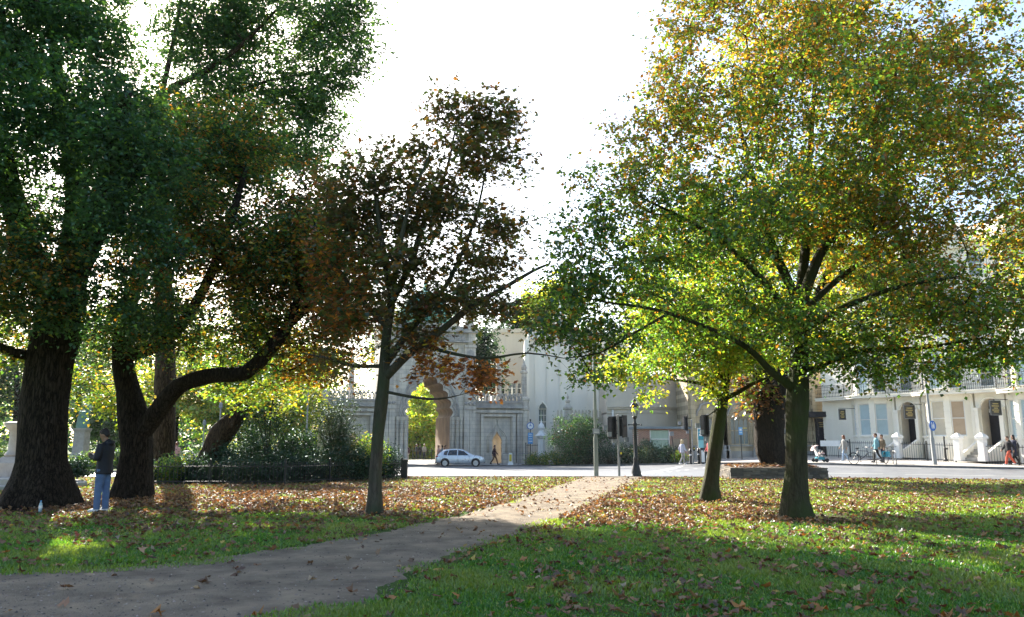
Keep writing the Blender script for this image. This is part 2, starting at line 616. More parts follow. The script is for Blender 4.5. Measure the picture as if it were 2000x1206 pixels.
PZ[0] -= 0.02; PZ[-1] -= 0.02
tag(obj('path', grid_mesh('path', PX, PY, PZ, PATHM)), 'trodden brown earth path crossing the lawn to the road', 'path', kind='structure')

# ------------------------------------------------------------------ leaves and trees
LEAF_T = np.array([[0, 0, 0], [0.40, -0.38, 0.12], [0.98, 0, -0.10], [0.46, 0.38, 0.12]])
LEAF_Q = np.array([[0, 1, 2], [0, 2, 3]])
# broad lobed leaf (maple / chestnut hand)
LB_T = np.array([[0, 0, 0], [0.18, -0.48, 0.06], [0.40, -0.22, 0.0], [0.72, -0.44, -0.02], [0.68, -0.14, 0.02], [1.05, 0, -0.10],
                 [0.68, 0.14, 0.02], [0.72, 0.44, -0.02], [0.40, 0.22, 0.0], [0.18, 0.48, 0.06], [0.42, 0, -0.05]])
LB_Q = np.array([[i, i + 1, 10] for i in range(9)] + [[9, 0, 10]])

def leaves_mesh(name, C, size, col, mat, up=0.55, droop=0.35, kind='plain', r=None, axis=None):
    r = r or rng
    n = len(C)
    T, Q = (LEAF_T, LEAF_Q) if kind == 'plain' else (LB_T, LB_Q)
    nrm = r.normal(size=(n, 3))
    nrm[:, 2] = np.abs(nrm[:, 2]) + up * 2
    nrm /= np.linalg.norm(nrm, axis=1)[:, None]
    u = r.normal(size=(n, 3)) if axis is None else axis + r.normal(size=(n, 3)) * 0.35
    u[:, 2] -= droop
    u -= nrm * (u * nrm).sum(1)[:, None]
    u /= np.linalg.norm(u, axis=1)[:, None] + 1e-9
    w = np.cross(nrm, u)
    s = (size * r.uniform(0.5, 1.35, n))[:, None, None] if np.ndim(size) == 0 else size[:, None, None]
    curl = r.uniform(0.4, 1.8, n)[:, None, None]
    if kind == 'crumpled':
        T = LB_T; Q = LB_Q
        T = T[None] + r.normal(size=(n, len(LB_T), 3)) * np.array([.05, .05, .13])
        V = C[:, None] + s * (T[..., :1] * u[:, None] + T[..., 1:2] * w[:, None] + T[..., 2:] * curl * nrm[:, None])
        T = LB_T
    else:
      V = C[:, None] + s * (T[None, :, :1] * u[:, None] + T[None, :, 1:2] * w[:, None] + T[None, :, 2:] * curl * nrm[:, None])
    k = len(T)
    F = (Q[None] + (np.arange(n) * k)[:, None, None]).reshape(-1, 3)
    return np_mesh(name, V.reshape(-1, 3), F, mat, False, np.repeat(col, k, 0))

def palette(pal, n, r, jit=0.22):
    """pal: list of (weight, linear colour)"""
    w = np.array([p[0] for p in pal], float)
    c = np.array([p[1] for p in pal])
    i = r.choice(len(pal), n, p=w / w.sum())
    return np.clip(c[i] * r.uniform(1 - jit, 1 + jit, (n, 1)) * r.uniform(0.93, 1.07, (n, 3)), 0.002, 1)

GREEN_D = (0.033, 0.078, 0.027); GREEN_M = (0.062, 0.14, 0.034); GREEN_Y = (0.165, 0.25, 0.032)
YELLOW = (0.30, 0.235, 0.032); ORANGE = (0.34, 0.14, 0.022); RUST = (0.17, 0.062, 0.022); BROWN = (0.085, 0.042, 0.022)
OLIVE = (0.085, 0.095, 0.026)

class Tree:
    def __init__(s, name, label, base, seed, bark, group=None, cat='tree'):
        s.root = thing(name, label, cat, base, 0, group)
        s.base = Vector(base)
        s.r = np.random.default_rng(seed)
        s.bark = bark
        s.pos, s.par, s.rad = [], [], []
        s.chains = []
        s.tips = []          # (pos, blob index)
    def limb(s, pts, rs, parent=None, fine=0.25):
        """hand-laid limb: pts world points; starts at the nearest existing node"""
        pts = [Vector(p) for p in pts]
        if s.pos and parent is None:
            d = [(Vector(q) - pts[0]).length for q in s.pos]
            last = int(np.argmin(d))
            pts[0] = Vector(s.pos[last])
        else:
            last = -1
        # catmull-rom
        P = [pts[0]] + pts + [pts[-1] * 2 - pts[-2]]
        out, rr = [], []
        for i in range(1, len(P) - 2):
            n = max(2, int((P[i + 1] - P[i]).length / fine))
            for k in range(n):
                t_ = k / n
                a, b, c, d = P[i - 1], P[i], P[i + 1], P[i + 2]
                q = 0.5 * ((2 * b) + (c - a) * t_ + (2 * a - 5 * b + 4 * c - d) * t_ ** 2 + (3 * b - a - 3 * c + d) * t_ ** 3)
                out.append(q); rr.append(rs[i - 1] * (1 - t_) + rs[i] * t_)
        out.append(pts[-1]); rr.append(rs[-1])
        ids = []
        for q, w in zip(out, rr):
            s.pos.append(tuple(q)); s.par.append(last); s.rad.append(w)
            last = len(s.pos) - 1
            ids.append(last)
        s.chains.append((out, rr))
        return ids
    def grow(s, blobs, n, gap=0.0, gscale=0.55, step=0.45, shell=2.4, minz=None):
        """blobs: (centre, radii). n twig tips connected greedily to the skeleton"""
        r = s.r
        vol = np.array([(b[1][0] * b[1][1] * b[1][2]) ** 0.75 * (b[2] if len(b) > 2 else 1) for b in blobs])
        T = []
        tries = 0
        while len(T) < n and tries < n * 8:
            tries += 1
            k = r.choice(len(blobs), p=vol / vol.sum())
            c, rd = blobs[k][0], blobs[k][1]
            d = r.normal(size=3); d /= np.linalg.norm(d)
            p = np.array(c) + d * np.array(rd) * r.random() ** (1 / shell) * r.uniform(0.75, 1.28)
            if minz is not None and p[2] < minz:
                continue
            if gap and mnoise.noise(Vector(p) * gscale + Vector((s.base.x, 0, 7))) < gap - 0.5 + 0.3 * r.random():
                continue
            T.append((p, k))
        nodes = np.array(s.pos)
        cap = len(nodes) + n * 14
        N = np.zeros((cap, 3)); N[:len(nodes)] = nodes
        cnt = len(nodes)
        trunk0 = nodes[0]
        # skip the bare lower trunk as attachment
        zmin = min(p[2] for p, _ in T)
        ok = np.zeros(cap, bool)
        ok[:cnt] = nodes[:, 2] > min(zmin - 1.2, nodes[:, 2].max() - 0.5)
        start = s.base
        P = np.array([p for p, _ in T])
        dist0 = np.array([np.min(np.linalg.norm(nodes[ok[:cnt]] - p, axis=1)) for p in P])
        for i in np.argsort(dist0):
            p = P[i]
            dv = N[:cnt] - p
            dd = np.sqrt((dv ** 2).sum(1)) + 0.7 * np.maximum(0, dv[:, 2] + 0.1) + np.where(ok[:cnt], 0, 1e6)
            j = int(np.argmin(dd))
            a = N[j].copy()
            L = np.linalg.norm(p - a)
            k = max(1, min(12, int(L / step)))
            last = j
            bend = r.normal(size=3) * 0.10 * L
            bend[2] = abs(bend[2]) * 0.8
            for q in range(1, k + 1):
                t_ = q / k
                x = a + (p - a) * t_ + bend * math.sin(math.pi * t_) + (r.normal(size=3) * 0.04 * min(L, 1.0) if q < k else 0)
                s.pos.append(tuple(x)); s.par.append(last); s.rad.append(0.0)
                last = len(s.pos) - 1
                N[cnt] = x; ok[cnt] = True; cnt += 1
            s.tips.append((last, T[i][1]))
    def finish(s, leaf_n, size, pal, spread=0.32, mat=None, kind='plain', tip_r=0.006, expo=2.5, up=0.5, droop=0.4, twig_leaves=True, tw_sides=4, blobpal=None, trunk_sides=20, flare=1.0, rough=0.06, twig_min=0.0):
        r = s.r
        n = len(s.pos)
        pos = np.array(s.pos)
        par = np.array(s.par)
        man = np.array(s.rad)
        acc = np.zeros(n)
        rad = np.zeros(n)
        kids = [[] for _ in range(n)]
        for i in range(n):
            if par[i] >= 0:
                kids[par[i]].append(i)
        for i in range(n - 1, -1, -1):
            rr = acc[i] ** (1 / expo) if acc[i] > 0 else tip_r
            rad[i] = man[i] if man[i] > 0 else max(tip_r, rr)
            if par[i] >= 0:
                acc[par[i]] += min(rad[i], rr if acc[i] > 0 else tip_r) ** expo
        base = s.base
        # thick hand-laid limbs: bark-displaced tubes
        tb = MB()
        for ci, (out, rr) in enumerate(s.chains):
            sides = trunk_sides if max(rr) > 0.09 else 8
            pts = [p - base for p in out]
            i0 = len(tb.v)
            tb.tube(pts, rr, sides)
            if max(rr) > 0.07:
                for vi in range(i0, len(tb.v)):
                    ring = (vi - i0) // sides
                    if ring >= len(pts):
                        break
                    c = pts[ring]
                    d = Vector(tb.v[vi]) - c
                    ang = math.atan2(d.y, d.x)
                    q = Vector((math.cos(ang) * 1.6, math.sin(ang) * 1.6, c.z * 0.35 + ci * 9 + base.x))
                    k = 1 + rough * 2.2 * mnoise.noise(q) + rough * 1.2 * mnoise.noise(Vector((math.cos(ang) * 5, math.sin(ang) * 5, c.z * 1.3 + ci)))
                    if ci == 0 and c.z < 1.0:
                        k += flare * (0.10 + 0.16 * max(0, math.sin(ang * 5 + base.x * 3))) * max(0, 1 - c.z / 0.8) ** 2
                    tb.v[vi] = tuple(c + d * k)
        tb.build('trunk', s.bark, s.root, smooth=True)
        # grown branches
        br = MB()
        seen = np.zeros(n, bool)
        for i in range(n):
            if man[i] > 0 or seen[i]:
                continue
            p0 = par[i]
            ch = [p0, i]
            seen[i] = True
            j = i
            while kids[j]:
                m = max(kids[j], key=lambda q: rad[q])
                if seen[m] or man[m] > 0:
                    break
                seen[m] = True
                ch.append(m)
                j = m
            rs = [min(rad[q], rad[ch[1]] * 1.25) if k == 0 else rad[q] for k, q in enumerate(ch)]
            sides = 7 if rs[0] > 0.05 else (5 if rs[0] > 0.02 else 3)
            if max(rs) < twig_min:
                continue
            br.tube([Vector(pos[q]) - base for q in ch], rs, sides, cap=False)
        if br.f:
            br.build('branches', s.bark, s.root, smooth=True)
        # foliage
        tips = np.array([t_[0] for t_ in s.tips])
        bl = np.array([t_[1] for t_ in s.tips])
        # sub-twigs fan out from each tip; leaves sit along them in sprays
        m = 4
        P1 = pos[tips]; P0 = pos[par[tips]]
        dr = P1 - P0
        dr /= np.linalg.norm(dr, axis=1)[:, None] + 1e-9
        ti = np.repeat(np.arange(len(tips)), m)
        f_ = r.uniform(-.9, .25, len(ti))[:, None]
        seg = np.repeat(np.linalg.norm(P1 - P0, axis=1), m)[:, None]
        A = P1[ti] + dr[ti] * seg * np.minimum(f_, 0)
        D_ = dr[ti] * .55 + r.normal(size=(len(ti), 3)) * np.array([.75, .75, .42])
        D_[:, 2] -= .12
        D_ /= np.linalg.norm(D_, axis=1)[:, None]
        TL = spread * r.uniform(1.0, 2.6, len(ti))
        E = A + D_ * TL[:, None]
        if twig_min == 0:
            tr = max(.0025, tip_r * .6)
            sd1 = np.cross(D_, r.normal(size=D_.shape)); sd1 /= np.linalg.norm(sd1, axis=1)[:, None] + 1e-9
            sd2 = np.cross(D_, sd1)
            V3 = np.stack([A + sd1 * tr, A - sd1 * tr * .5 + sd2 * tr * .87, A - sd1 * tr * .5 - sd2 * tr * .87, E], 1) - np.array(base)
            o4 = (np.arange(len(ti)) * 4)[:, None, None]
            obj('twigs', np_mesh('twigs', V3.reshape(-1, 3), (np.array([[0, 1, 3], [1, 2, 3], [2, 0, 3]])[None] + o4).reshape(-1, 3), s.bark), s.root)
        sel = r.integers(len(ti), size=leaf_n)
        g_ = r.uniform(.05, 1.05, leaf_n)[:, None]
        C = A[sel] + D_[sel] * TL[sel][:, None] * g_ + r.normal(size=(leaf_n, 3)) * spread * np.array([.24, .24, .17])
        axis = D_[sel] * .7
        col = palette(pal, leaf_n, r)
        lb = bl[ti[sel]]
        if blobpal:
            for k, pl in blobpal.items():
                mk = lb == k
                if mk.any():
                    col[mk] = palette(pl, int(mk.sum()), r)
        # clump-wise brightness and hue drift
        tipjit = r.uniform(0.75, 1.25, len(tips))[ti[sel]][:, None]
        col = col * tipjit
        me = leaves_mesh('crown', C - np.array(base), size, col, mat or LEAF, up, droop, kind, r, axis)
        obj('crown', me, s.root)
        return s.root

def B(u, v, Y, ru, rv, ry, dens=1.0):
    k = Y / 1522.0
    return (tuple(at(u, v, Y)), (ru * k, ry, rv * k), dens)
def L(*pts):
    return [at(*p) for p in pts]
# ------------------------------------------------------------------ the large trees
# far-left elm
b = TRUNKS['big']; D = b.y
T = Tree('elm_tree', 'massive dark elm with the thickest trunk, behind the standing man', b, 21, BARK_DARK)
T.limb([b - Vector((0, 0, .15)), b + Vector((0.03, 0, 0.5))] + L((82, 900, D), (86, 800, D), (100, 700, D), (122, 620, D), (135, 540, D)), [0.86, 0.70, 0.55, 0.52, 0.50, 0.52, 0.40])
T.limb(L((120, 625, D), (60, 500, D - .5), (10, 330, D - 1), (-20, 150, D - 1), (0, 20, D - 1)), [0.36, 0.30, 0.24, 0.18, 0.12])
T.limb(L((130, 560, D), (190, 430, D - 1.5), (225, 300, D - 2), (250, 180, D - 2.5)), [0.34, 0.25, 0.17, 0.09])
T.limb(L((135, 540, D), (150, 380, D + .5), (120, 200, D + .5), (100, 60, D + .5)), [0.36, 0.26, 0.18, 0.1])
T.limb(L((55, 700, D - .3), (30, 690, D - .5), (-40, 660, D - 1), (-130, 640, D - 1.5)), [0.14, 0.11, 0.08, 0.05])
T.grow([B(110, 330, D - 1.5, 190, 190, 2.8), B(30, 130, D - .5, 190, 120, 3), B(225, 200, D - 2, 70, 90, 1.8), B(270, 300, D - 2.5, 75, 100, 1.6),
        B(70, 540, D - 2, 150, 110, 2.2), B(250, 470, D - 2.5, 110, 120, 1.8), B(180, 620, D - 1, 150, 60, 2.0, .8), B(-160, 280, D, 150, 320, 3.2),
        B(60, -60, D, 240, 110, 3), B(-60, 640, D - 1, 120, 80, 2), B(40, 240, D - 3, 160, 110, 1.5)], 3200, gap=0.17)
T.grow([B(190, 70, D - 1, 70, 60, 2), B(120, 30, D - 1, 90, 60, 2)], 160)
T.finish(165000, 0.095, [(5, GREEN_D), (3, (0.03, 0.085, 0.045)), (2, GREEN_M), (.25, GREEN_Y)], spread=0.30, mat=LEAF_DARK, kind='plain', trunk_sides=40, flare=0.9, rough=0.05,
         blobpal={4: [(3, GREEN_D), (1.5, OLIVE), (1, YELLOW), (.7, ORANGE)], 9: [(3, GREEN_M), (2, GREEN_Y), (1, YELLOW), (.5, ORANGE)]})

# forked tree with the long arching limb
b = TRUNKS['fork']; D = b.y
T = Tree('chestnut_tree', 'forked chestnut with a long limb arching to the right over the railings', b, 22, BARK_DARK)
T.limb([b - Vector((0, 0, .15)), b + Vector((0.02, 0, .45))] + L((268, 880, D), (262, 820, D), (250, 760, D), (240, 715, D), (240, 660, D), (250, 600, D)), [0.55, 0.46, 0.40, 0.40, 0.31, 0.28, 0.25, 0.22])
T.limb(L((275, 850, D), (312, 800, D - .2), (350, 755, D - .4), (410, 735, D - .6), (480, 728, D - .8), (520, 690, D - .8), (560, 640, D - .8), (590, 560, D - .8)), [0.27, 0.25, 0.22, 0.20, 0.19, 0.19, 0.14, 0.09])
T.limb(L((245, 690, D), (330, 660, D - .5), (400, 560, D - 1), (450, 430, D - 1), (480, 330, D - 1)), [0.2, 0.17, 0.13, 0.10, 0.06])
T.limb(L((250, 610, D), (290, 480, D + .5), (330, 360, D + 1), (360, 290, D + 1)), [0.22, 0.17, 0.12, 0.06])
T.limb(L((560, 640, D - .8), (640, 560, D - .8), (680, 470, D - .8)), [0.10, 0.08, 0.05])
pal_t2 = [(4.2, GREEN_D), (2.6, GREEN_M), (1.2, GREEN_Y), (.8, YELLOW), (.8, ORANGE)]
pal_au = [(2, OLIVE), (2, GREEN_Y), (1.6, YELLOW), (2, ORANGE), (1, RUST)]
T.grow([B(420, 330, D - .5, 150, 95, 2.8), B(500, 420, D - 1, 150, 100, 2.5), B(600, 400, D, 90, 90, 2.4), B(380, 520, D - .5, 140, 90, 2.5, 1.0), B(560, 540, D, 130, 90, 2.6),
        B(430, 640, D - .5, 170, 65, 2.5), B(640, 610, D, 90, 85, 2.2), B(620, 700, D + .3, 85, 50, 1.6, .8), B(270, 650, D + .5, 110, 70, 1.8), B(320, 420, D, 90, 120, 2.5),
        B(480, 760, D + 1, 150, 30, 1.6, .45), B(200, 760, D + 2.0, 80, 60, 1.6, .55), B(640, 500, D, 90, 80, 2.2, .8), B(350, 270, D + .5, 90, 60, 2.2), B(480, 270, D + .5, 100, 55, 2.2)], 2600, gap=0.18)
T.finish(120000, 0.105, pal_t2, spread=0.32, kind='plain', mat=LEAF_MID, trunk_sides=32, flare=0.8, rough=0.05, up=.6,
         blobpal={3: pal_au, 4: [(2, GREEN_D), (2, GREEN_M), (1.5, YELLOW), (1.2, ORANGE)], 7: pal_au, 12: pal_au, 2: [(3, GREEN_D), (2, OLIVE), (1.2, RUST), (1, ORANGE)], 6: [(2, OLIVE), (1, GREEN_M), (1.6, RUST), (1, ORANGE)],
                  10: [(3, GREEN_Y), (2, GREEN_M), (1, YELLOW)], 11: [(3, GREEN_Y), (2, GREEN_M), (1.4, YELLOW)]})

# tall elm behind it (top left clump with the open limbs)
D = 33.0; b = gp(ux(320, D), D)
T = Tree('tall_elm_tree', 'tall elm rising behind the forked chestnut, its trunk sunlit brown', b, 23, BARK_BROWN)
T.limb([b - Vector((0, 0, .2)), b + Vector((0, 0, .5))] + L((320, 840, D), (322, 780, D), (322, 600, D), (305, 400, D), (295, 200, D)), [0.62, 0.50, 0.46, 0.43, 0.38, 0.32, 0.26])
T.limb(L((297, 215, D), (340, 170, D - .5), (400, 140, D - 1), (470, 90, D - 1), (540, 20, D - 1)), [0.18, 0.15, 0.12, 0.09, 0.05])
T.limb(L((297, 230, D), (350, 215, D), (430, 190, D), (520, 160, D), (620, 140, D)), [0.14, 0.12, 0.10, 0.07, 0.04])
T.limb(L((320, 185, D), (335, 100, D), (350, 20, D), (360, -60, D)), [0.13, 0.11, 0.08, 0.05])
T.limb(L((305, 380, D), (400, 330, D), (500, 290, D), (600, 260, D)), [0.2, 0.15, 0.1, 0.05])
T.grow([B(590, 60, D, 130, 85, 3), B(660, 110, D - 1, 80, 100, 2.6), B(530, 190, D, 120, 70, 2.6), B(440, 60, D, 80, 60, 2.2, .6), B(610, 215, D, 80, 70, 2.4),
        B(580, -60, D, 180, 70, 3.4), B(690, 30, D, 55, 60, 2), B(500, 290, D, 150, 45, 2.6), B(370, -40, D, 90, 60, 2.4), B(430, 150, D, 80, 50, 2, .8), B(340, 120, D + 1, 60, 70, 2, .5), B(370, 230, D + 1, 80, 40, 2, .8), B(400, 70, D, 90, 60, 2, 1.0), B(470, 20, D, 80, 50, 2, 1.0), B(600, 300, D, 90, 50, 2.4)], 2000, gap=0.17)
T.grow([B(350, 30, D, 70, 45, 2), B(420, 110, D, 80, 50, 2.4), B(480, 60, D, 80, 55, 2.4), B(390, 200, D, 90, 40, 2.2)], 300)
T.finish(80000, 0.145, [(5, GREEN_D), (3, (0.035, 0.09, 0.04)), (2, GREEN_M), (.5, GREEN_Y)], spread=0.42, mat=LEAF_DARK, trunk_sides=20, flare=.6)

# slim copper tree in the middle
b = TRUNKS['mid']; D = b.y
T = Tree('copper_maple', 'slim copper-leaved maple standing alone left of the path', b, 24, BARK_GREY)
T.limb([b - Vector((0, 0, .12)), b + Vector((0.0, 0, .25))] + L((733, 930, D), (738, 850, D), (745, 790, D), (750, 740, D), (752, 690, D), (757, 640, D), (765, 590, D)), [0.20, 0.155, 0.135, 0.13, 0.145, 0.135, 0.11, 0.10, 0.09])
T.limb(L((752, 740, D), (800, 690, D - .3), (850, 655, D - .5), (920, 600, D - .7), (980, 565, D - .9), (1040, 530, D - 1.1), (1075, 515, D - 1.1)), [0.10, 0.085, 0.075, 0.065, 0.05, 0.035, 0.02])
T.limb(L((754, 720, D), (790, 660, D), (830, 610, D), (870, 560, D), (900, 500, D + .2), (930, 420, D + .3), (950, 330, D + .3)), [0.09, 0.08, 0.07, 0.055, 0.045, 0.03, 0.02])
T.limb(L((762, 600, D), (800, 520, D + .2), (830, 430, D + .3), (870, 340, D + .3), (890, 250, D + .3)), [0.09, 0.07, 0.055, 0.04, 0.02])
T.limb(L((765, 590, D), (750, 500, D - .2), (735, 400, D - .2), (730, 330, D - .2)), [0.085, 0.065, 0.045, 0.02])
T.limb(L((765, 595, D), (778, 500, D - .6), (800, 400, D - .8), (840, 300, D - .8)), [0.07, 0.055, 0.04, 0.02])
T.limb(L((757, 650, D), (710, 590, D + .2), (670, 540, D + .4), (640, 480, D + .4)), [0.07, 0.055, 0.04, 0.02])
T.limb(L((755, 775, D), (800, 775, D - .3), (840, 780, D - .5), (870, 778, D - .6), (898, 772, D - .7)), [0.035, 0.03, 0.026, 0.018, 0.008])
T.limb(L((826, 668, D - .4), (880, 690, D - .8), (950, 700, D - 1.2), (1030, 690, D - 1.4), (1100, 700, D - 1.6)), [0.05, 0.035, 0.028, 0.018, 0.008])
T.limb(L((745, 720, D), (690, 715, D + .3), (640, 700, D + .5), (590, 690, D + .6)), [0.05, 0.04, 0.03, 0.012])
pal_c = [(3.0, (0.092, 0.074, 0.046)), (1.5, (0.13, 0.080, 0.036)), (3.4, (0.070, 0.096, 0.050)), (.5, RUST), (.35, ORANGE), (1.6, OLIVE)]
T.grow([B(880, 225, D + .2, 85, 40, 1.0), B(965, 235, D, 70, 42, 1.0), B(900, 300, D + .2, 130, 45, 1.4), B(1000, 320, D, 45, 40, .8, .7), B(740, 340, D - .2, 75, 50, 1.3, .8), B(690, 400, D, 75, 60, 1.4, .7),
        B(830, 385, D, 90, 45, 1.3), B(760, 440, D, 110, 55, 1.6), B(900, 440, D, 100, 45, 1.3, .8), B(1000, 450, D, 65, 45, 1.1, .8), B(820, 510, D - .5, 100, 45, 1.4), B(950, 510, D, 85, 45, 1.3, .8),
        B(680, 520, D + .3, 80, 70, 1.5, .6), B(690, 620, D + .3, 80, 60, 1.5, .5), B(800, 590, D - .4, 90, 45, 1.2, .8), B(900, 590, D - .5, 90, 40, 1.2, .7), B(1000, 590, D - 1, 60, 45, .9, .8),
        B(860, 700, D - .7, 70, 35, .9, .6), B(670, 690, D + .4, 65, 50, 1.2, .8), B(930, 730, D - .9, 50, 30, .7, .5), B(1040, 640, D - 1.3, 50, 40, .8, .8), B(800, 660, D - .3, 70, 30, .8, .6)], 1700, gap=0.28, gscale=1.0, step=.3)
T.finish(27000, 0.11, pal_c, spread=0.22, kind='lobed', mat=LEAF, trunk_sides=20, flare=0.8, rough=0.06, tip_r=0.004, up=.55,
         blobpal={17: [(2, RUST), (1.2, ORANGE), (1, BROWN), (.5, YELLOW)], 19: [(2, RUST), (1, ORANGE), (1, BROWN)], 13: [(2, OLIVE), (2, RUST), (1, ORANGE), (1, GREEN_D)], 12: [(2, OLIVE), (2, RUST), (1, ORANGE), (2, GREEN_D)]})

# big lime on the right
b = TRUNKS['lime']; D = b.y
T = Tree('lime_tree', 'broad lime with a wide golden-green crown, the largest tree right of the path', b, 25, BARK_GREEN)
T.limb([b - Vector((0, 0, .12)), b + Vector((0, 0, .35))] + L((1556, 920, D), (1556, 850, D), (1558, 790, D), (1560, 740, D), (1562, 680, D), (1562, 620, D), (1563, 580, D)), [0.32, 0.262, 0.215, 0.205, 0.225, 0.20, 0.175, 0.195, 0.18])
T.limb(L((1560, 600, D), (1530, 530, D), (1505, 470, D + .2), (1480, 380, D + .4), (1450, 270, D + .4), (1430, 130, D + .4)), [0.11, 0.095, 0.08, 0.06, 0.04, 0.02])
T.limb(L((1563, 590, D), (1600, 500, D - .2), (1650, 420, D - .3), (1700, 320, D - .3), (1740, 200, D - .3), (1760, 60, D - .3)), [0.115, 0.095, 0.075, 0.055, 0.04, 0.02])
T.limb(L((1563, 580, D), (1575, 460, D + .5), (1580, 330, D + .6), (1590, 180, D + .6), (1600, 20, D + .6)), [0.11, 0.09, 0.07, 0.045, 0.02])
T.limb(L((1563, 610, D), (1620, 560, D + .4), (1700, 500, D + .8), (1800, 430, D + 1), (1900, 330, D + 1.2)), [0.085, 0.065, 0.05, 0.035, 0.015])
T.limb(L((1560, 640, D), (1500, 560, D - .5), (1420, 480, D - 1), (1340, 430, D - 1.3), (1240, 380, D - 1.5)), [0.085, 0.065, 0.05, 0.034, 0.015])
T.limb(L((1550, 775, D), (1510, 730, D - .3), (1460, 680, D - .7), (1380, 640, D - 1.1), (1280, 605, D - 1.5), (1180, 590, D - 1.7), (1100, 570, D - 1.8)), [0.10, 0.072, 0.056, 0.042, 0.03, 0.02, 0.01])
T.limb(L((1565, 745, D), (1620, 705, D - .4), (1700, 685, D - .8), (1800, 680, D - 1.1), (1920, 660, D - 1.3)), [0.08, 0.065, 0.05, 0.035, 0.015])
T.limb(L((1560, 690, D), (1480, 650, D + .8), (1380, 620, D + 1.4), (1260, 640, D + 1.8)), [0.07, 0.055, 0.04, 0.02])
T.limb(L((1562, 650, D), (1650, 600, D - 1.2), (1760, 560, D - 2), (1880, 540, D - 2.5)), [0.08, 0.06, 0.04, 0.02])
T.limb(L((1300, 612, D - 1.5), (1240, 650, D - 1.7), (1170, 690, D - 1.8), (1100, 700, D - 1.9)), [0.028, 0.022, 0.016, 0.008])
pal_up = [(2.6, (0.20, 0.125, 0.03)), (1.7, (.27, .115, .022)), (.9, YELLOW), (2.4, (.16, .22, .03)), (1.8, OLIVE), (1.6, GREEN_M)]
pal_lo = [(3.4, GREEN_M), (2.6, (.13, .21, .03)), (1.6, OLIVE), (1.2, GREEN_D), (.4, YELLOW), (.3, ORANGE)]
pal_mid = [(2.6, (.13, .20, .03)), (2.4, GREEN_M), (2.0, OLIVE), (.8, YELLOW), (1.1, (.26, .115, .022))]
pal_dk = [(2, GREEN_D), (2.8, GREEN_M), (1.2, OLIVE), (.5, ORANGE), (1.6, GREEN_Y)]
Bl = [B(1560, 330, D, 280, 180, 4, 1.2), B(1480, 150, D, 180, 120, 3), B(1700, 150, D, 200, 130, 3), B(1590, 10, D, 240, 90, 3), B(1830, 260, D, 130, 130, 2.6), B(1330, 270, D, 130, 90, 2.4),
      B(1240, 390, D - .8, 140, 85, 2.2), B(1150, 470, D - 1.2, 95, 80, 1.8), B(1120, 570, D - 1.5, 70, 75, 1.5), B(1400, 460, D - 1, 170, 110, 2.5), B(1260, 560, D - 1.2, 140, 90, 2),
      B(1720, 430, D - .8, 190, 120, 3), B(1890, 450, D - .8, 150, 140, 2.5), B(1750, 590, D - 1.2, 200, 90, 2.4), B(1920, 620, D - 1.2, 140, 90, 2.2), B(1420, 620, D - .6, 170, 75, 2.2),
      B(1580, 640, D, 160, 70, 2.4, .7), B(1180, 660, D - 1.6, 90, 48, 1.3, .8), B(1310, 680, D + .6, 120, 45, 1.6, .7), B(1700, 695, D - .8, 130, 34, 1.3, .7), B(1850, 695, D - 1.1, 130, 32, 1.3, .7), B(2080, 480, D, 130, 200, 2.5), B(1920, 150, D + .5, 60, 70, 1.3, .35), B(1460, 730, D, 60, 30, .8, .5), B(1330, 140, D, 100, 75, 2.2, .8), B(1400, 30, D, 120, 70, 2.4), B(1840, 90, D, 100, 80, 2.2), B(1940, 240, D, 80, 80, 1.8, .7), B(1230, 270, D, 60, 50, 1.4, .6), B(1690, 722, D - .6, 90, 25, 1.0, .7), B(1840, 726, D - 1, 110, 22, 1.0, .7), B(1950, 700, D - 1, 80, 25, 1.0, .7), B(1600, 710, D - .5, 70, 30, 1.0, .6), B(1090, 640, D - 1.7, 50, 45, 1.0, .8), B(1160, 730, D - 1.6, 70, 25, .9, .7)]
T.grow(Bl, 4000, gap=0.19, gscale=.6, step=.4)
T.finish(165000, 0.084, pal_mid, spread=0.25, kind='plain', trunk_sides=28, flare=1.2, rough=0.05, tip_r=0.0045, up=.35, droop=.7,
         blobpal={1: pal_up, 2: pal_up, 3: pal_up, 4: pal_up, 5: pal_up, 0: pal_mid, 11: pal_up, 12: pal_up, 22: pal_up, 29: pal_lo, 30: pal_lo, 31: pal_lo, 32: pal_lo, 33: pal_dk, 34: pal_dk, 24: pal_up, 25: pal_up, 26: pal_up, 27: pal_up, 28: pal_up, 6: pal_mid, 7: pal_dk, 8: pal_dk, 10: pal_lo, 15: pal_lo, 16: pal_lo, 17: pal_dk, 18: pal_lo, 19: pal_lo, 20: pal_lo, 9: pal_lo, 14: pal_mid, 13: pal_mid})

# leaning slim tree
b = TRUNKS['slim']; D = b.y
T = Tree('leaning_lime_tree', 'slim young lime leaning right, between the path and the broad lime', b, 26, BARK_GREEN)
T.limb([b - Vector((0, 0, .12)), b + Vector((0.03, 0, .3))] + L((1390, 930, D), (1398, 870, D), (1405, 820, D), (1411, 780, D), (1415, 750, D), (1425, 700, D), (1430, 640, D)), [0.28, 0.22, 0.19, 0.18, 0.17, 0.16, 0.14, 0.12, 0.09])
T.limb(L((1411, 785, D), (1440, 768, D - .3), (1470, 750, D - .5), (1520, 730, D - .6)), [0.07, 0.06, 0.045, 0.02])
T.limb(L((1410, 775, D), (1385, 755, D), (1340, 745, D + .2), (1280, 740, D + .2), (1220, 745, D + .2)), [0.06, 0.045, 0.035, 0.025, 0.01])
T.limb(L((1412, 790, D), (1400, 800, D - .6), (1380, 815, D - .8)), [0.03, 0.02, 0.01])
T.limb(L((1418, 740, D), (1380, 690, D), (1330, 640, D), (1290, 590, D)), [0.08, 0.06, 0.04, 0.02])
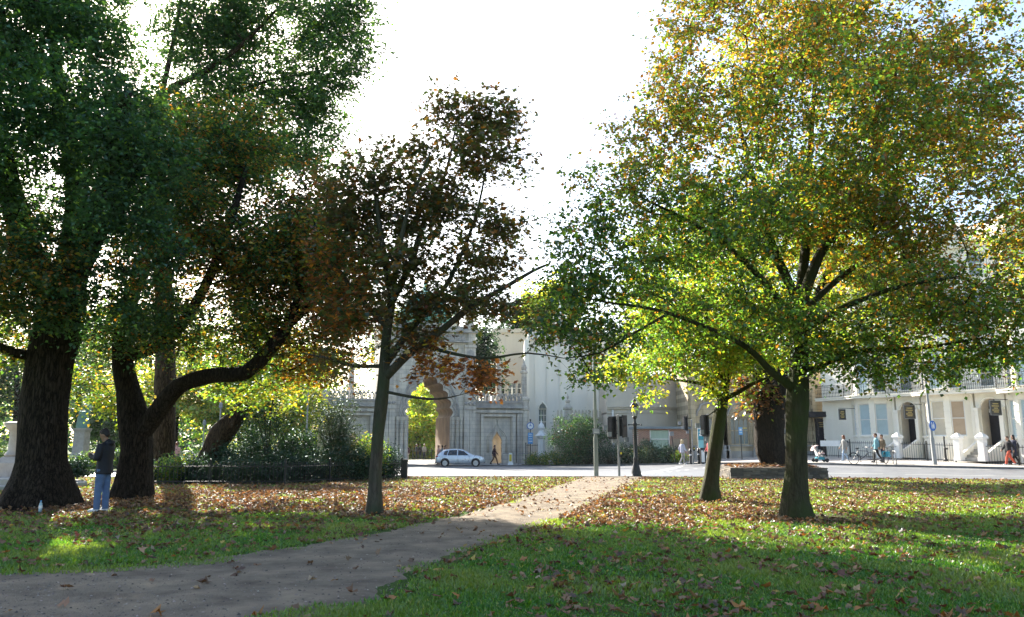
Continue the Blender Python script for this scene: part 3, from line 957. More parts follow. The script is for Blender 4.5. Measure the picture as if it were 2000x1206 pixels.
T.limb(L((1425, 700, D), (1470, 640, D + .5), (1510, 580, D + .6)), [0.07, 0.05, 0.02])
T.grow([B(1290, 722, D, 110, 38, 1.6), B(1390, 680, D, 130, 60, 2), B(1210, 722, D + .2, 45, 25, 1, .7), B(1330, 620, D, 110, 70, 2), B(1470, 640, D, 120, 80, 2.2), B(1290, 765, D, 60, 24, 1, .7), B(1370, 755, D, 60, 25, .9, .8)], 800, gap=0.2)
T.finish(26000, 0.10, [(3, GREEN_Y), (2.2, (0.22, 0.24, 0.03)), (1.3, YELLOW), (1.2, GREEN_M)], spread=0.26, trunk_sides=24, flare=1.0, tip_r=0.0045, up=.35, droop=.7)
# ------------------------------------------------------------------ buildings
STONE = M('gate_stone', (0.68, 0.61, 0.49), (0.44, 0.41, 0.36), rough=0.85, scale=0.9, bump=0.25, bscale=22, c3=(0.60, 0.54, 0.45), detail=10)
STONE_W = M('gate_stone_weathered', (0.44, 0.41, 0.36), (0.24, 0.23, 0.22), rough=0.9, scale=1.6, bump=0.3, bscale=25)
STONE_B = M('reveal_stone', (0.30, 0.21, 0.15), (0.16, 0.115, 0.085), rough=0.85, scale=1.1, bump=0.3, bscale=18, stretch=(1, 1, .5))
STONE_Y = M('museum_stone', (0.60, 0.49, 0.32), (0.46, 0.37, 0.24), rough=0.85, scale=0.8, bump=0.2, bscale=20, detail=9)
STONE_N = M('niche_stone', (0.42, 0.36, 0.27), (0.32, 0.27, 0.20), rough=0.85, scale=1.2, bump=0.2)
STONE_P = M('plinth_stone', (0.42, 0.40, 0.37), (0.28, 0.27, 0.25), rough=0.85, scale=1.5, bump=0.2)
RENDER_G = M('pale_render', (0.78, 0.74, 0.64), (0.66, 0.62, 0.54), rough=0.8, scale=0.5, bump=0.08, bscale=14, stretch=(1, 1, .25), detail=9)
RENDER_C = M('cream_render', (0.56, 0.50, 0.40), (0.45, 0.40, 0.33), rough=0.8, scale=0.6, bump=0.1, bscale=14, stretch=(1, 1, .3), detail=9)
STUCCO = M('white_stucco', (0.88, 0.84, 0.73), (0.78, 0.73, 0.62), rough=0.7, scale=0.7, bump=0.06, bscale=18, stretch=(1, 1, .3), detail=9)
COPPER = M('verdigris', (0.16, 0.42, 0.34), (0.10, 0.30, 0.25), rough=0.7, scale=1.2, bump=0.1, stretch=(1, 1, .3))
GLASS = glass_mat('window_glass', (0.10, 0.13, 0.15), 0.05)
GLASS_D = glass_mat('dark_glass', (0.015, 0.018, 0.02), 0.05)
SKY_PANE = M('sky_reflection_pane', (0.44, 0.55, 0.58), (0.36, 0.47, 0.50), rough=0.35, scale=2, bump=0, spec=0.5)  # pane material: the sky's pale blue reflection put into the colour
BLIND_C = M('blind_cream', (0.58, 0.52, 0.40), (0.50, 0.44, 0.34), rough=0.4, scale=2, bump=0, spec=0.5)
BLIND_T = M('blind_tan', (0.46, 0.35, 0.25), (0.40, 0.30, 0.21), rough=0.4, scale=2, bump=0, spec=0.5)
PAINTW = M('white_paint', (0.78, 0.77, 0.74), (0.68, 0.67, 0.64), rough=0.45, scale=5, bump=0.03)
IRON = M('black_iron', (0.022, 0.024, 0.026), (0.012, 0.013, 0.014), rough=0.5, scale=9, bump=0.1, spec=0.4)
DOORM = M('door_paint', (0.018, 0.018, 0.026), (0.010, 0.010, 0.015), rough=0.35, scale=6, bump=0.02)
BRICKM = None
def brick_mat():
    m = bpy.data.materials.new('red_brick')
    m.use_nodes = True
    nt = m.node_tree
    b = nt.nodes['Principled BSDF']
    b.inputs['Roughness'].default_value = 0.9
    tc = nt.nodes.new('ShaderNodeTexCoord')
    mp = nt.nodes.new('ShaderNodeMapping')
    mp.inputs['Rotation'].default_value = (math.pi / 2, 0, 0)
    nt.links.new(tc.outputs['Object'], mp.inputs[0])
    br = nt.nodes.new('ShaderNodeTexBrick')
    br.inputs['Color1'].default_value = (0.36, 0.15, 0.09, 1)
    br.inputs['Color2'].default_value = (0.24, 0.10, 0.065, 1)
    br.inputs['Mortar'].default_value = (0.40, 0.36, 0.30, 1)
    br.inputs['Scale'].default_value = 1.0
    br.inputs['Brick Width'].default_value = 0.225
    br.inputs['Row Height'].default_value = 0.075
    br.inputs['Mortar Size'].default_value = 0.010
    nt.links.new(mp.outputs[0], br.inputs['Vector'])
    nt.links.new(br.outputs['Color'], b.inputs['Base Color'])
    bp = nt.nodes.new('ShaderNodeBump')
    bp.inputs['Strength'].default_value = 0.4
    nt.links.new(br.outputs['Fac'], bp.inputs['Height'])
    bp.invert = True
    nt.links.new(bp.outputs[0], b.inputs['Normal'])
    return m
BRICKM = brick_mat()
def add_joints(m, w, h, dark=0.72):
    nt = m.node_tree
    b = nt.nodes['Principled BSDF']
    src = b.inputs['Base Color'].links[0].from_socket
    tc = nt.nodes.new('ShaderNodeTexCoord')
    mp = nt.nodes.new('ShaderNodeMapping')
    mp.inputs['Rotation'].default_value = (math.pi / 2, 0, 0)
    nt.links.new(tc.outputs['Object'], mp.inputs[0])
    br = nt.nodes.new('ShaderNodeTexBrick')
    br.inputs['Color1'].default_value = (1, 1, 1, 1)
    br.inputs['Color2'].default_value = (0.86, 0.87, 0.88, 1)
    br.inputs['Mortar'].default_value = (dark * .8, dark * .8, dark * .8, 1)
    br.inputs['Scale'].default_value = 1.0
    br.inputs['Brick Width'].default_value = w
    br.inputs['Row Height'].default_value = h
    br.inputs['Mortar Size'].default_value = 0.012
    nt.links.new(mp.outputs[0], br.inputs['Vector'])
    mx = nt.nodes.new('ShaderNodeMix')
    mx.data_type, mx.blend_type = 'RGBA', 'MULTIPLY'
    mx.inputs[0].default_value = 1.0
    nt.links.new(src, mx.inputs[6])
    nt.links.new(br.outputs['Color'], mx.inputs[7])
    # rain streaks
    n3 = nt.nodes.new('ShaderNodeTexNoise')
    n3.inputs['Scale'].default_value, n3.inputs['Detail'].default_value = 2.2, 7
    m3 = nt.nodes.new('ShaderNodeMapping')
    m3.inputs['Scale'].default_value = (1, 1, .10)
    nt.links.new(tc.outputs['Object'], m3.inputs[0])
    nt.links.new(m3.outputs[0], n3.inputs['Vector'])
    r3 = nt.nodes.new('ShaderNodeValToRGB')
    r3.color_ramp.elements[0].position, r3.color_ramp.elements[1].position = .34, .56
    r3.color_ramp.elements[0].color = (.62, .62, .63, 1)
    nt.links.new(n3.outputs['Fac'], r3.inputs[0])
    m4 = nt.nodes.new('ShaderNodeMix')
    m4.data_type, m4.blend_type = 'RGBA', 'MULTIPLY'
    m4.inputs[0].default_value = .8
    nt.links.new(mx.outputs[2], m4.inputs[6])
    nt.links.new(r3.outputs[0], m4.inputs[7])
    nt.links.new(m4.outputs[2], b.inputs['Base Color'])
add_joints(STONE, .9, .36)
add_joints(STONE_Y, .8, .34)

def arch_curve(w, zs, za, n=40, lobes=0, amp=0.0, ogee=0.0):
    """points from left foot over the apex to the right foot"""
    h = za - zs
    xc = max(0.0, (h * h - w * w) / (2 * w))
    rho = xc + w
    a1 = math.asin(min(1, h / rho))
    half = []
    for i in range(n + 1):
        s = i / n
        a = a1 * s
        x, z = xc - rho * math.cos(a), zs + rho * math.sin(a)
        if ogee and s > 0.6:
            k = (s - 0.6) / 0.4
            z += ogee * k ** 3
            x *= 1 - 0.35 * k * (1 - k)
        if lobes:
            o = amp * abs(math.sin(math.pi * lobes * s)) ** 0.8
            x -= o * math.cos(a); z += o * math.sin(a)
        half.append((min(x, 0.0), z))
    half[-1] = (0.0, half[-1][1])
    left = [(-w, 0.0), (-w, zs * .5)] + half
    return left + [(-x, z) for x, z in reversed(left[:-1])]

def arch_wall(mb, reveal, curve, W, H, y0, y1, nfoot=2):
    """front and back faces with an arched opening, outer half width W, height H"""
    n = len(curve)
    mid = (n - 1) // 2
    outer = []
    m = mid - nfoot
    zs = curve[nfoot][1]
    for i in range(mid + 1):
        if i <= nfoot:
            outer.append((-W, curve[i][1]))
        else:
            s = (i - nfoot) / m
            if s < 0.5:
                outer.append((-W, zs + (H - zs) * s * 2))
            else:
                outer.append((-W * (1 - (s - .5) * 2), H))
    k = min(range(nfoot + 1, mid), key=lambda i: abs((i - nfoot) / m - .5))
    outer[k] = (-W, H)
    outer = outer + [(-x, z) for x, z in reversed(outer[:-1])]
    for y, fl in ((y0, False), (y1, True)):
        P = [(x, y, z) for x, z in curve] + [(x, y, z) for x, z in outer]
        F = [((i, i + 1, n + i + 1, n + i) if fl else (i + 1, i, n + i, n + i + 1)) for i in range(n - 1)]
        mb.add(P, F)
    P = [(x, y0, z) for x, z in outer] + [(x, y1, z) for x, z in outer]
    mb.add(P, [(i, i + 1, n + i + 1, n + i) for i in range(n - 1)])
    P = [(x, y0, z) for x, z in curve] + [(x, y1, z) for x, z in curve]
    reveal.add(P, [(i + 1, i, n + i, n + i + 1) for i in range(n - 1)])

def holes_wall(mb, x0, x1, z0, z1, y0, y1, holes):
    """wall slab with rectangular holes (hx0,hx1,hz0,hz1), holes not overlapping in x unless stacked"""
    xs = sorted({x0, x1, *[h[0] for h in holes], *[h[1] for h in holes]})
    for a, b in zip(xs[:-1], xs[1:]):
        hs = sorted([h for h in holes if h[0] <= a + 1e-6 and h[1] >= b - 1e-6], key=lambda h: h[2])
        z = z0
        for h in hs:
            if h[2] > z + 1e-6:
                mb.bb(a, b, y0, y1, z, h[2])
            z = h[3]
        if z1 > z + 1e-6:
            mb.bb(a, b, y0, y1, z, z1)

WIN = {}
def window(parent, loc, rz, w, h, glass=None, nx=1, nz=2, frame=PAINTW, fw=0.07, arch=0.0):
    """window part (frame and glazing bars) with pane sub-parts; origin at sill centre, outside is -y"""
    key = (round(w, 2), round(h, 2), nx, nz, frame.name, arch)
    if key not in WIN:
        mb = MB()
        mb.bb(-w / 2, -w / 2 + fw, -.04, .06, 0, h); mb.bb(w / 2 - fw, w / 2, -.04, .06, 0, h)
        mb.bb(-w / 2 + fw, w / 2 - fw, -.04, .06, 0, fw); mb.bb(-w / 2 + fw, w / 2 - fw, -.04, .06, h - fw, h)
        for i in range(1, nx):
            x = -w / 2 + w * i / nx
            mb.bb(x - .02, x + .02, -.02, .05, fw, h - fw)
        for i in range(1, nz):
            z = h * i / nz
            mb.bb(-w / 2 + fw, w / 2 - fw, -.03, .045, z - .028, z + .028)
        g = MB()
        g.bb(-w / 2 / nx + (fw if nx == 1 else .03), w / 2 / nx - (fw if nx == 1 else .03), .012, .024, .03, h / nz - .03)
        WIN[key] = (mb.mesh('window', frame), g)
    fm, g = WIN[key]
    o = inst('window', fm, parent, loc, (0, 0, rz))
    gk = (key, (glass or GLASS).name)
    if gk not in WIN:
        WIN[gk] = g.mesh('pane', glass or GLASS)
    for i in range(nx):
        for j in range(nz):
            inst('pane', WIN[gk], o, (-w / 2 + w * (i + .5) / nx, 0, h * j / nz))
    return o

# ---------------- the Indian-style stone gate
GY = 72.0
gate = thing('stone_gate', 'grey stone gateway with scalloped arch, flanking wings and green dome', 'gateway', gp(ux(838, GY), GY, 0.13), R(18))
cur = arch_curve(1.95, 4.3, 8.0, 44, lobes=5, amp=0.30)
mb, rv = MB(), MB()
arch_wall(mb, rv, cur, 4.35, 12.3, 0.0, 6.2)
mb.build('arch_wall', STONE, gate)
rv.build('arch_reveal', STONE_B, gate)
rings = MB()
for off in (0.30, 0.55, 0.85):
    c2 = arch_curve(1.95 + off, 4.3, 8.0 + off * 1.25, 30, lobes=5 if off < .6 else 0, amp=0.26)
    rings.tube([(x, -.04, z) for x, z in c2[2:-2]], 0.07 if off < .8 else .10, 6)
rings.build('archivolt', STONE_W, gate, smooth=True)
def col_prof(r, h):
    return [(r * 1.5, 0), (r * 1.5, .25), (r * 1.2, .32), (r * 1.2, .42), (r, .5), (r, h - .75), (r * 1.2, h - .68), (r * .95, h - .6), (r * 1.25, h - .35), (r * 1.6, h - .12), (r * 1.65, h)]
for sx in (-1, 1):
    for dx, r in ((2.22, .16), (2.62, .19), (3.0, .13)):
        c = MB().lathe(col_prof(r, 4.3), 12, (sx * dx, -.10, 0))
        for z in np.arange(.7, 3.5, .33):       # twisted ribs
            c.tube([(sx * dx + (r + .01) * math.cos(a), -.10 + (r + .01) * math.sin(a), z + .25 * k / 6) for k, a in enumerate(np.linspace(math.pi, 2 * math.pi, 7))], .022, 4)
        c.build('column', STONE, gate, smooth=True, auto=40)
    p = MB()
    x0, x1 = sorted((sx * 3.22, sx * 4.40))
    p.bb(x0, x1, -.32, -.003, 0, .5)
    xm = (x0 + x1) / 2
    p.bb(x0 + .05, xm - .02, -.26, -.003, .5, 4.95); p.bb(xm + .02, x1 - .05, -.26, -.003, .5, 4.95)
    p.bb(x0 + .08, x1 - .08, -.20, -.003, 4.95, 5.0)
    p.bb(x0, x1, -.36, -.003, 5.0, 5.16); p.bb(x0 + .04, x1 - .04, -.28, -.003, 5.16, 5.95); p.bb(x0, x1, -.38, -.003, 5.95, 6.15)
    p.bb(x0 + .06, x1 - .06, -.24, -.003, 6.15, 10.9); p.bb(x0, x1, -.34, -.003, 10.9, 11.1)
    p.build('pilaster', STONE, gate)
    for k in range(3):
        inst('roundel', MB().lathe([(.17, 0), (.17, .05), (.09, .11), (.03, .12)], 12).mesh('roundel', STONE_W, True), gate, (x0 + .2 + .39 * k, -.28, 5.55), (R(90), 0, 0))
    for k in range(6):                               # panels up the pilaster
        pn = MB().prism([(xm - .35, 6.5 + k * .72), (xm + .35, 6.5 + k * .72), (xm + .35, 6.9 + k * .72), (xm, 7.1 + k * .72), (xm - .35, 6.9 + k * .72)], -.30, -.23)
        pn.build('carved_panel', STONE_W, gate)
    # corner pinnacle
    MB().lathe([(.62, 11.1), (.62, 12.5), (.72, 12.6), (.72, 12.8), (.45, 12.95), (.36, 14.4), (.5, 14.5), (.5, 14.62), (.3, 14.7), (.42, 15.0), (.40, 15.3), (.2, 15.6), (.06, 15.9), (.05, 16.3), (.01, 16.5)], 8, (sx * 3.85, .35, 0)).build('pinnacle', STONE, gate)
    MB().lathe([(.62, 11.1), (.62, 12.5), (.72, 12.6), (.72, 12.8), (.45, 12.95), (.36, 14.4), (.5, 14.5), (.3, 14.7), (.42, 15.0), (.2, 15.6), (.05, 16.3), (.01, 16.5)], 8, (sx * 3.85, 5.85, 0)).build('pinnacle', STONE, gate)
cn = MB()
cn.bb(-4.45, 4.45, -.38, 6.5, 11.35, 11.5); cn.bb(-4.5, 4.5, -.45, 6.6, 12.3, 12.55); cn.bb(-4.4, 4.4, -.30, 6.4, 12.55, 12.9)
cn.build('cornice', STONE_W, gate)
fn = MB().prism([(-.17, 0), (.17, 0), (.17, .45), (0, .66), (-.17, .45)], -.08, 0).mesh('frieze_niche', STONE_W)
for k in range(18):
    inst('frieze_niche', fn, gate, (-3.15 + k * .37, -.05, 11.56))
dm = MB().lathe([(2.5, 12.9), (2.5, 13.3), (2.35, 13.35)], 16, (0, 3.0, 0))
dm.build('dome_drum', STONE, gate)
MB().lathe([(2.30, 13.3), (2.55, 13.8), (2.62, 14.3), (2.45, 15.0), (2.0, 15.7), (1.4, 16.25), (.8, 16.6), (.35, 16.9), (.15, 17.3), (.22, 17.5), (.1, 17.7), (.02, 18.4)], 16, (0, 3.0, 0)).build('dome', COPPER, gate)

merlon = MB()
def ring_arch(mb, wo, ho, wi, z1, hi, y0, y1):
    o = [(-wo, 0), (-wo, ho * .62), (-wo * .62, ho * .85), (0, ho), (wo * .62, ho * .85), (wo, ho * .62), (wo, 0)]
    i_ = [(-wi, z1), (-wi, hi * .72), (-wi * .6, hi * .92), (0, hi), (wi * .6, hi * .92), (wi, hi * .72), (wi, z1)]
    n = 7
    P = [(x, y, z) for y in (y0, y1) for x, z in o + i_]
    F = []
    for i in range(6):
        F += [(i, i + 1, n + i + 1, n + i), (2 * n + i + 1, 2 * n + i, 3 * n + i, 3 * n + i + 1), (i + 1, i, 2 * n + i, 2 * n + i + 1), (n + i, n + i + 1, 3 * n + i + 1, 3 * n + i)]
    F += [(6, 0, n, n + 6), (2 * n, 2 * n + 6, 3 * n + 6, 3 * n), (n + 6, n, 3 * n, 3 * n + 6)]
    mb.add(P, F)
ring_arch(merlon, .165, .80, .085, .06, .55, 0, .16)
merlon_me = merlon.mesh('merlon', STONE_W)
for sx in (-1, 1):
    wl = 4.9
    cx = sx * (4.35 + wl / 2)
    x0, x1 = cx - wl / 2, cx + wl / 2
    w = MB()
    # wall around the panel recess
    holes_wall(w, x0, x1, 0, 5.05, .55, 1.6, [(cx - 1.35, cx + 1.35, 0, 4.35)])
    w.bb(x0, x1, .50, 1.65, 5.05, 5.2)
    w.build('wing_wall', STONE, gate)
    fr = MB()
    fr.bb(x0 + .1, x0 + .55, .30, .547, 0, 4.7); fr.bb(x1 - .55, x1 - .1, .30, .547, 0, 4.7)
    fr.bb(cx - 1.75, cx - 1.42, .36, .546, 0, 4.42); fr.bb(cx + 1.42, cx + 1.75, .36, .546, 0, 4.42); fr.bb(cx - 1.75, cx + 1.75, .34, .546, 4.42, 4.62)
    fr.bb(x0, x1, .24, .546, 4.75, 5.02)
    fr.build('wing_frame', STONE, gate)
    c = MB()
    c.bb(x0 - .02, x1 + .02, .12, 1.7, 5.2, 5.34); c.bb(x0, x1, .2, 1.66, 5.34, 5.72); c.bb(x0 - .02, x1 + .02, .10, 1.72, 5.72, 5.86)
    c.build('wing_cornice', STONE_W, gate)
    pm, pr = MB(), MB()
    pc = arch_curve(.46, 2.0, 2.75, 14, lobes=3, amp=.05, ogee=.25)
    arch_wall(pm, pr, pc, 1.35, 4.35, 0, .28)
    inst('panel', pm.mesh('panel', STONE), gate, (cx, .75, 0))
    inst('niche_reveal', pr.mesh('niche_reveal', STONE), gate, (cx, .75, 0))
    hd = MB()
    for off in (.38, .52):
        hc = arch_curve(.46 + off, 2.0, 2.75 + off, 18, lobes=5, amp=.05, ogee=.6)
        hd.tube([(x, -.03, z) for x, z in hc[1:-1]], .05, 6)
    top = hc[len(hc) // 2][1]
    hd.tube([(0, -.03, top), (0, -.03, top + .75)], [.06, .02], 6); hd.ball((0, -.03, top + .3), (.17, .06, .08)); hd.ball((0, -.03, top + .5), (.07, .05, .07))
    inst('hood_mould', hd.mesh('hood_mould', STONE, True), gate, (cx, .75, 0))
    bk = MB()
    bk.bb(cx - .7, cx + .7, 1.65, 1.75, 0, 4.3)
    bk.build('niche_back', STONE_N, gate)
    for k in range(13):
        inst('merlon', merlon_me, gate, (x0 + .2 + k * (wl - .4) / 12, .30, 5.86))
    ex = sx * (4.35 + wl + .28)
    MB().lathe([(.52, 0), (.52, .5), (.45, .6), (.45, 5.0), (.55, 5.1), (.55, 5.35), (.48, 5.45), (.48, 5.9), (.58, 6.0), (.58, 6.2), (.36, 6.35), (.30, 6.6), (.27, 8.6), (.38, 8.7), (.38, 8.85), (.22, 8.95), (.30, 9.25), (.14, 9.6), (.03, 10.1)], 8, (ex, .75, 0)).build('end_turret', STONE, gate)
    MB().lathe([(.42, 5.8), (.42, 6.05), (.30, 6.2), (.27, 8.9), (.36, 9.0), (.36, 9.1), (.2, 9.2), (.28, 9.5), (.12, 9.9), (.03, 10.4)], 8, (cx + sx * .3, 1.3, 0)).build('minaret_shaft', STONE, gate)
MB().lathe([(.55, 0), (.55, .4), (.46, .5), (.42, 5.2), (.5, 5.3), (.6, 5.7), (.62, 5.95), (.2, 6.05)], 8, (-10.9, .6, 0)).build('outer_column', STONE, gate)
# inner fence and lantern-topped pavilion seen through the arch
def railing(name, label, a, b, h, sp, post=2.4, mat=IRON, bar=0.011, group=None, spike=True, zoff=0.0):
    a, b = Vector(a), Vector(b)
    d = b - a
    Ln = math.hypot(d.x, d.y)
    t = thing(name, label, 'railing', (a.x, a.y, a.z + zoff), math.atan2(d.y, d.x), group)
    sl_ = d.z / Ln
    rail = MB()
    for z in (.12, h - .1):
        rail.add([(0, -.02, z - .018), (0, .02, z - .018), (0, .02, z + .018), (0, -.02, z + .018), (Ln, -.02, z - .018 + d.z), (Ln, .02, z - .018 + d.z), (Ln, .02, z + .018 + d.z), (Ln, -.02, z + .018 + d.z)],
                 [(0, 1, 2, 3), (7, 6, 5, 4), (0, 4, 5, 1), (1, 5, 6, 2), (2, 6, 7, 3), (3, 7, 4, 0)])
    rail.build('rail', mat, t)
    bm_ = MB().tube([(0, 0, 0), (0, 0, h - .05), (0, 0, h - .04), (0, 0, h + (.06 if spike else 0))], [bar, bar, bar * (1.9 if spike else 1), .003 if spike else bar], 5).mesh('bar', mat)
    pm_ = MB().box((0, 0, (h + .08) / 2), (.06, .06, h + .08)).ball((0, 0, h + .12), .05, 8, 5).mesh('post', mat)
    n = int(Ln / sp)
    np2 = max(1, round(Ln / post))
    for k in range(np2 + 1):
        x = Ln * k / np2
        inst('post', pm_, t, (x, 0, x * sl_))
    for k in range(1, n):
        x = Ln * k / n
        inst('bar', bm_, t, (x, 0, x * sl_))
    return t
railing('park_railing', 'iron railing with people behind it, seen through the gate arch', gp(ux(770, 88), 88, .13), gp(ux(880, 88), 88, .13), 1.15, .2)
pv = thing('lantern_pavilion', 'small dark lantern cupola seen through the top of the gate arch', 'cupola', gp(ux(815, 150), 150))
MB().lathe([(2.2, 0), (2.2, 8.6), (2.5, 8.8), (2.5, 9.2)], 8).build('base', STONE, pv)
for k in range(8):
    a = 2 * math.pi * (k + .5) / 8
    MB().tube([(1.5 * math.cos(a), 1.5 * math.sin(a), 9.2), (1.5 * math.cos(a), 1.5 * math.sin(a), 11.2)], .14, 6).build('shaft', STONE_W, pv)
MB().lathe([(1.9, 11.2), (1.9, 11.5), (1.2, 12.2), (.9, 13.5), (.5, 15), (.1, 17), (.02, 18)], 8).build('roof', GLASS_D, pv)

# ---------------- pale rendered hall
HY = 77.0
hx0, hx1 = ux(1034, HY), ux(1235, HY)
hall = thing('pale_hall', 'tall pale rendered hall with an arched window, right of the stone gate', 'building', gp(hx0, HY, .1))
W_ = hx1 - hx0
mb = MB()
wx = ux(1060, HY) - hx0
holes_wall(mb, 0, W_, 0, 12.2, 0, 9, [(wx - .42, wx + .42, 3.35, 5.3)])
mb.build('wall', RENDER_G, hall)
c = MB(); c.bb(-.2, W_ + .1, -.3, 9.2, 12.2, 12.45); c.bb(-.1, W_ + .05, -.15, 9.1, 12.45, 13.0); c.build('cornice', RENDER_G, hall)
c = MB(); c.bb(-.45, -.003, -.35, 9, 0, 12.2); c.build('corner_pilaster', STUCCO, hall)
for u in (1046, 1070, 1095, 1118, 1150, 1180):
    x = ux(u, HY) - hx0
    MB().bb(x - .05, x + .05, -.09, -.003, 0, 12.2).build('wall_rib', RENDER_G, hall)
wf = window(hall, (wx, .25, 3.35), 0, .84, 1.95, GLASS, 3, 3)
ac = arch_curve(.42, .0, .62, 10, ogee=.12)
a_, r_ = MB(), MB()
inst('window_head', MB().tube([(x, 0, z) for x, z in ac[1:-1]], .07, 6).mesh('window_head', STUCCO, True), hall, (wx, -.02, 5.28))
inst('window_tympanum', MB().prism([(x, z) for x, z in ac[2:-2]], -.012, -.004).mesh('window_tympanum', GLASS), hall, (wx, 0, 5.3))
MB().lathe([(.9, 13), (.9, 13.4), (.75, 13.5), (.95, 14.1), (.8, 14.8), (.3, 15.4), (.08, 16.2), (.02, 16.6)], 16, (W_ * .32, 2.2, 0)).build('onion_dome', STUCCO, hall, smooth=True)
# older cream range between gate and hall
old = thing('cream_range', 'cream building with small arched sashes between the gate and pale hall', 'building', gp(ux(963, 92), 92, .1))
ow = ux(1045, 92) - ux(963, 92)
hs = []
for u in (978, 1000, 1018):
    x = ux(u, 92) - ux(963, 92)
    hs.append((x - .5, x + .5, 7.0, 9.0))
mb = MB(); holes_wall(mb, 0, ow, 0, 15, 0, 8, hs); mb.build('wall', RENDER_C, old)
for h in hs:
    window(old, ((h[0] + h[1]) / 2, .2, h[2]), 0, 1.0, 2.0, GLASS_D, 2, 3)
c = MB(); c.bb(-.2, ow + .2, -.25, 8.2, 15, 15.5); c.bb(-.1, ow + .1, -.12, -.003, 6.2, 6.45); c.build('cornice', RENDER_C, old)

# crenellated low range
CY0 = 71.0
lx0, lx1 = ux(1086, CY0), ux(1192, CY0)
low = thing('crenellated_wall', 'low cream range with pointed crenellations behind the round bush', 'wall', gp(lx0, CY0, .1))
lw = lx1 - lx0
mb = MB(); mb.bb(0, lw, 0, 4, 0, 4.1); mb.bb(-.08, lw + .08, -.12, 4.1, 4.1, 4.25); mb.build('wall', RENDER_C, low)
cm = MB().prism([(-.09, 0), (.09, 0), (.09, .55), (0, .72), (-.09, .55)], 0, .14).mesh('merlon', RENDER_C)
for k in range(15):
    if abs(.2 + k * (lw - .4) / 14 - 1.1) > .3:
        inst('merlon', cm, low, (.2 + k * (lw - .4) / 14, 0, 4.25))
MB().lathe([(.42, 0), (.42, 4.9), (.55, 5.0), (.55, 5.15), (.18, 5.5), (.3, 5.65), (.3, 5.75), (.06, 5.85), (.14, 6.1), (.02, 6.4)], 4, (1.1, -.2, 0)).build('pier', STONE, low)
# curved cream wall
KY = 68.0
kx0, kx1 = ux(1186, KY), ux(1350, KY)
cur_ = thing('curved_wall', 'plain cream curved building with moulded cornice above the brick kiosk', 'building', gp((kx0 + kx1) / 2, KY, .1))
kw = (kx1 - kx0) / 2
pl_ = [(-kw + 2 * kw * i / 24, -1.2 * math.sin(math.pi * i / 24)) for i in range(25)]
mb = MB().prismz(pl_ + [(kw, 6), (-kw, 6)], 0, 4.45)
mb.build('wall', RENDER_C, cur_)
mb = MB()
for off, z0, z1 in ((.10, 4.1, 4.2), (.18, 4.45, 4.6), (.3, 4.6, 4.75)):
    mb.prismz([(x, y - off) for x, y in pl_] + [(kw, 6), (-kw, 6)], z0, z1)
mb.prismz([(x, y + .1) for x, y in pl_] + [(kw, 6), (-kw, 6)], 4.75, 7.5)
mb.build('cornice', RENDER_C, cur_)
for x in (-kw + .5, -kw + 1.1, kw - 1.5):
    MB().tube([(x, -.35, 0), (x, -.35, 4.4)], .10, 8).build('downpipe', PAINTW, cur_)

# brick kiosk with green doors
BY = 62.0
bx0, bx1 = ux(1247, BY), ux(1346, BY)
kio = thing('brick_kiosk', 'low red brick outbuilding with pale green double doors behind the shrubs', 'building', gp(bx0, BY, .1))
bw = bx1 - bx0
d0, d1 = ux(1271, BY) - bx0, ux(1306, BY) - bx0
mb = MB(); holes_wall(mb, 0, bw, 0, 2.72, 0, 3, [(d0, d1, 0, 2.62)]); mb.build('wall', BRICKM, kio)
GREENP = M('green_paint', (0.40, 0.50, 0.40), (0.33, 0.43, 0.34), rough=0.5, scale=2, bump=0.05, stretch=(4, 4, .5))
BOARD = M('faded_board', (0.34, 0.26, 0.18), (0.26, 0.20, 0.15), rough=0.9, scale=3, bump=.1)
GREYR = M('grey_roof', (0.20, 0.24, 0.26), (0.14, 0.17, 0.19), rough=0.7, scale=2, bump=0.1)
dw = (d1 - d0 - .04) / 2
for k in range(2):
    for q in range(4):
        MB().bb(d0 + .02 + k * dw + q * dw / 4 + .006, d0 + .02 + k * dw + (q + 1) * dw / 4 - .006, .08 + .004 * (q % 2), .13, .02, 1.88).build('door_plank', GREENP, kio)
MB().bb(d0, d1, .05, .15, 1.95, 2.6).build('door_fanlight_board', GREENP, kio)
fr = MB(); fr.bb(d0 - .06, d0, -.03, .14, 0, 2.62); fr.bb(d1, d1 + .06, -.03, .14, 0, 2.62); fr.bb(d0, d1, -.02, .14, 1.88, 1.95); fr.build('door_frame', PAINTW, kio)
MB().bb(-.25, bw + .2, -.35, 3.2, 2.72, 2.9).build('roof', GREYR, kio)
for a, b_ in ((.15, d0 - .25), (d1 + .35, bw - .15)):
    MB().bb(a, b_, -.03, -.003, 1.0, 1.95).build('panel', BOARD, kio)

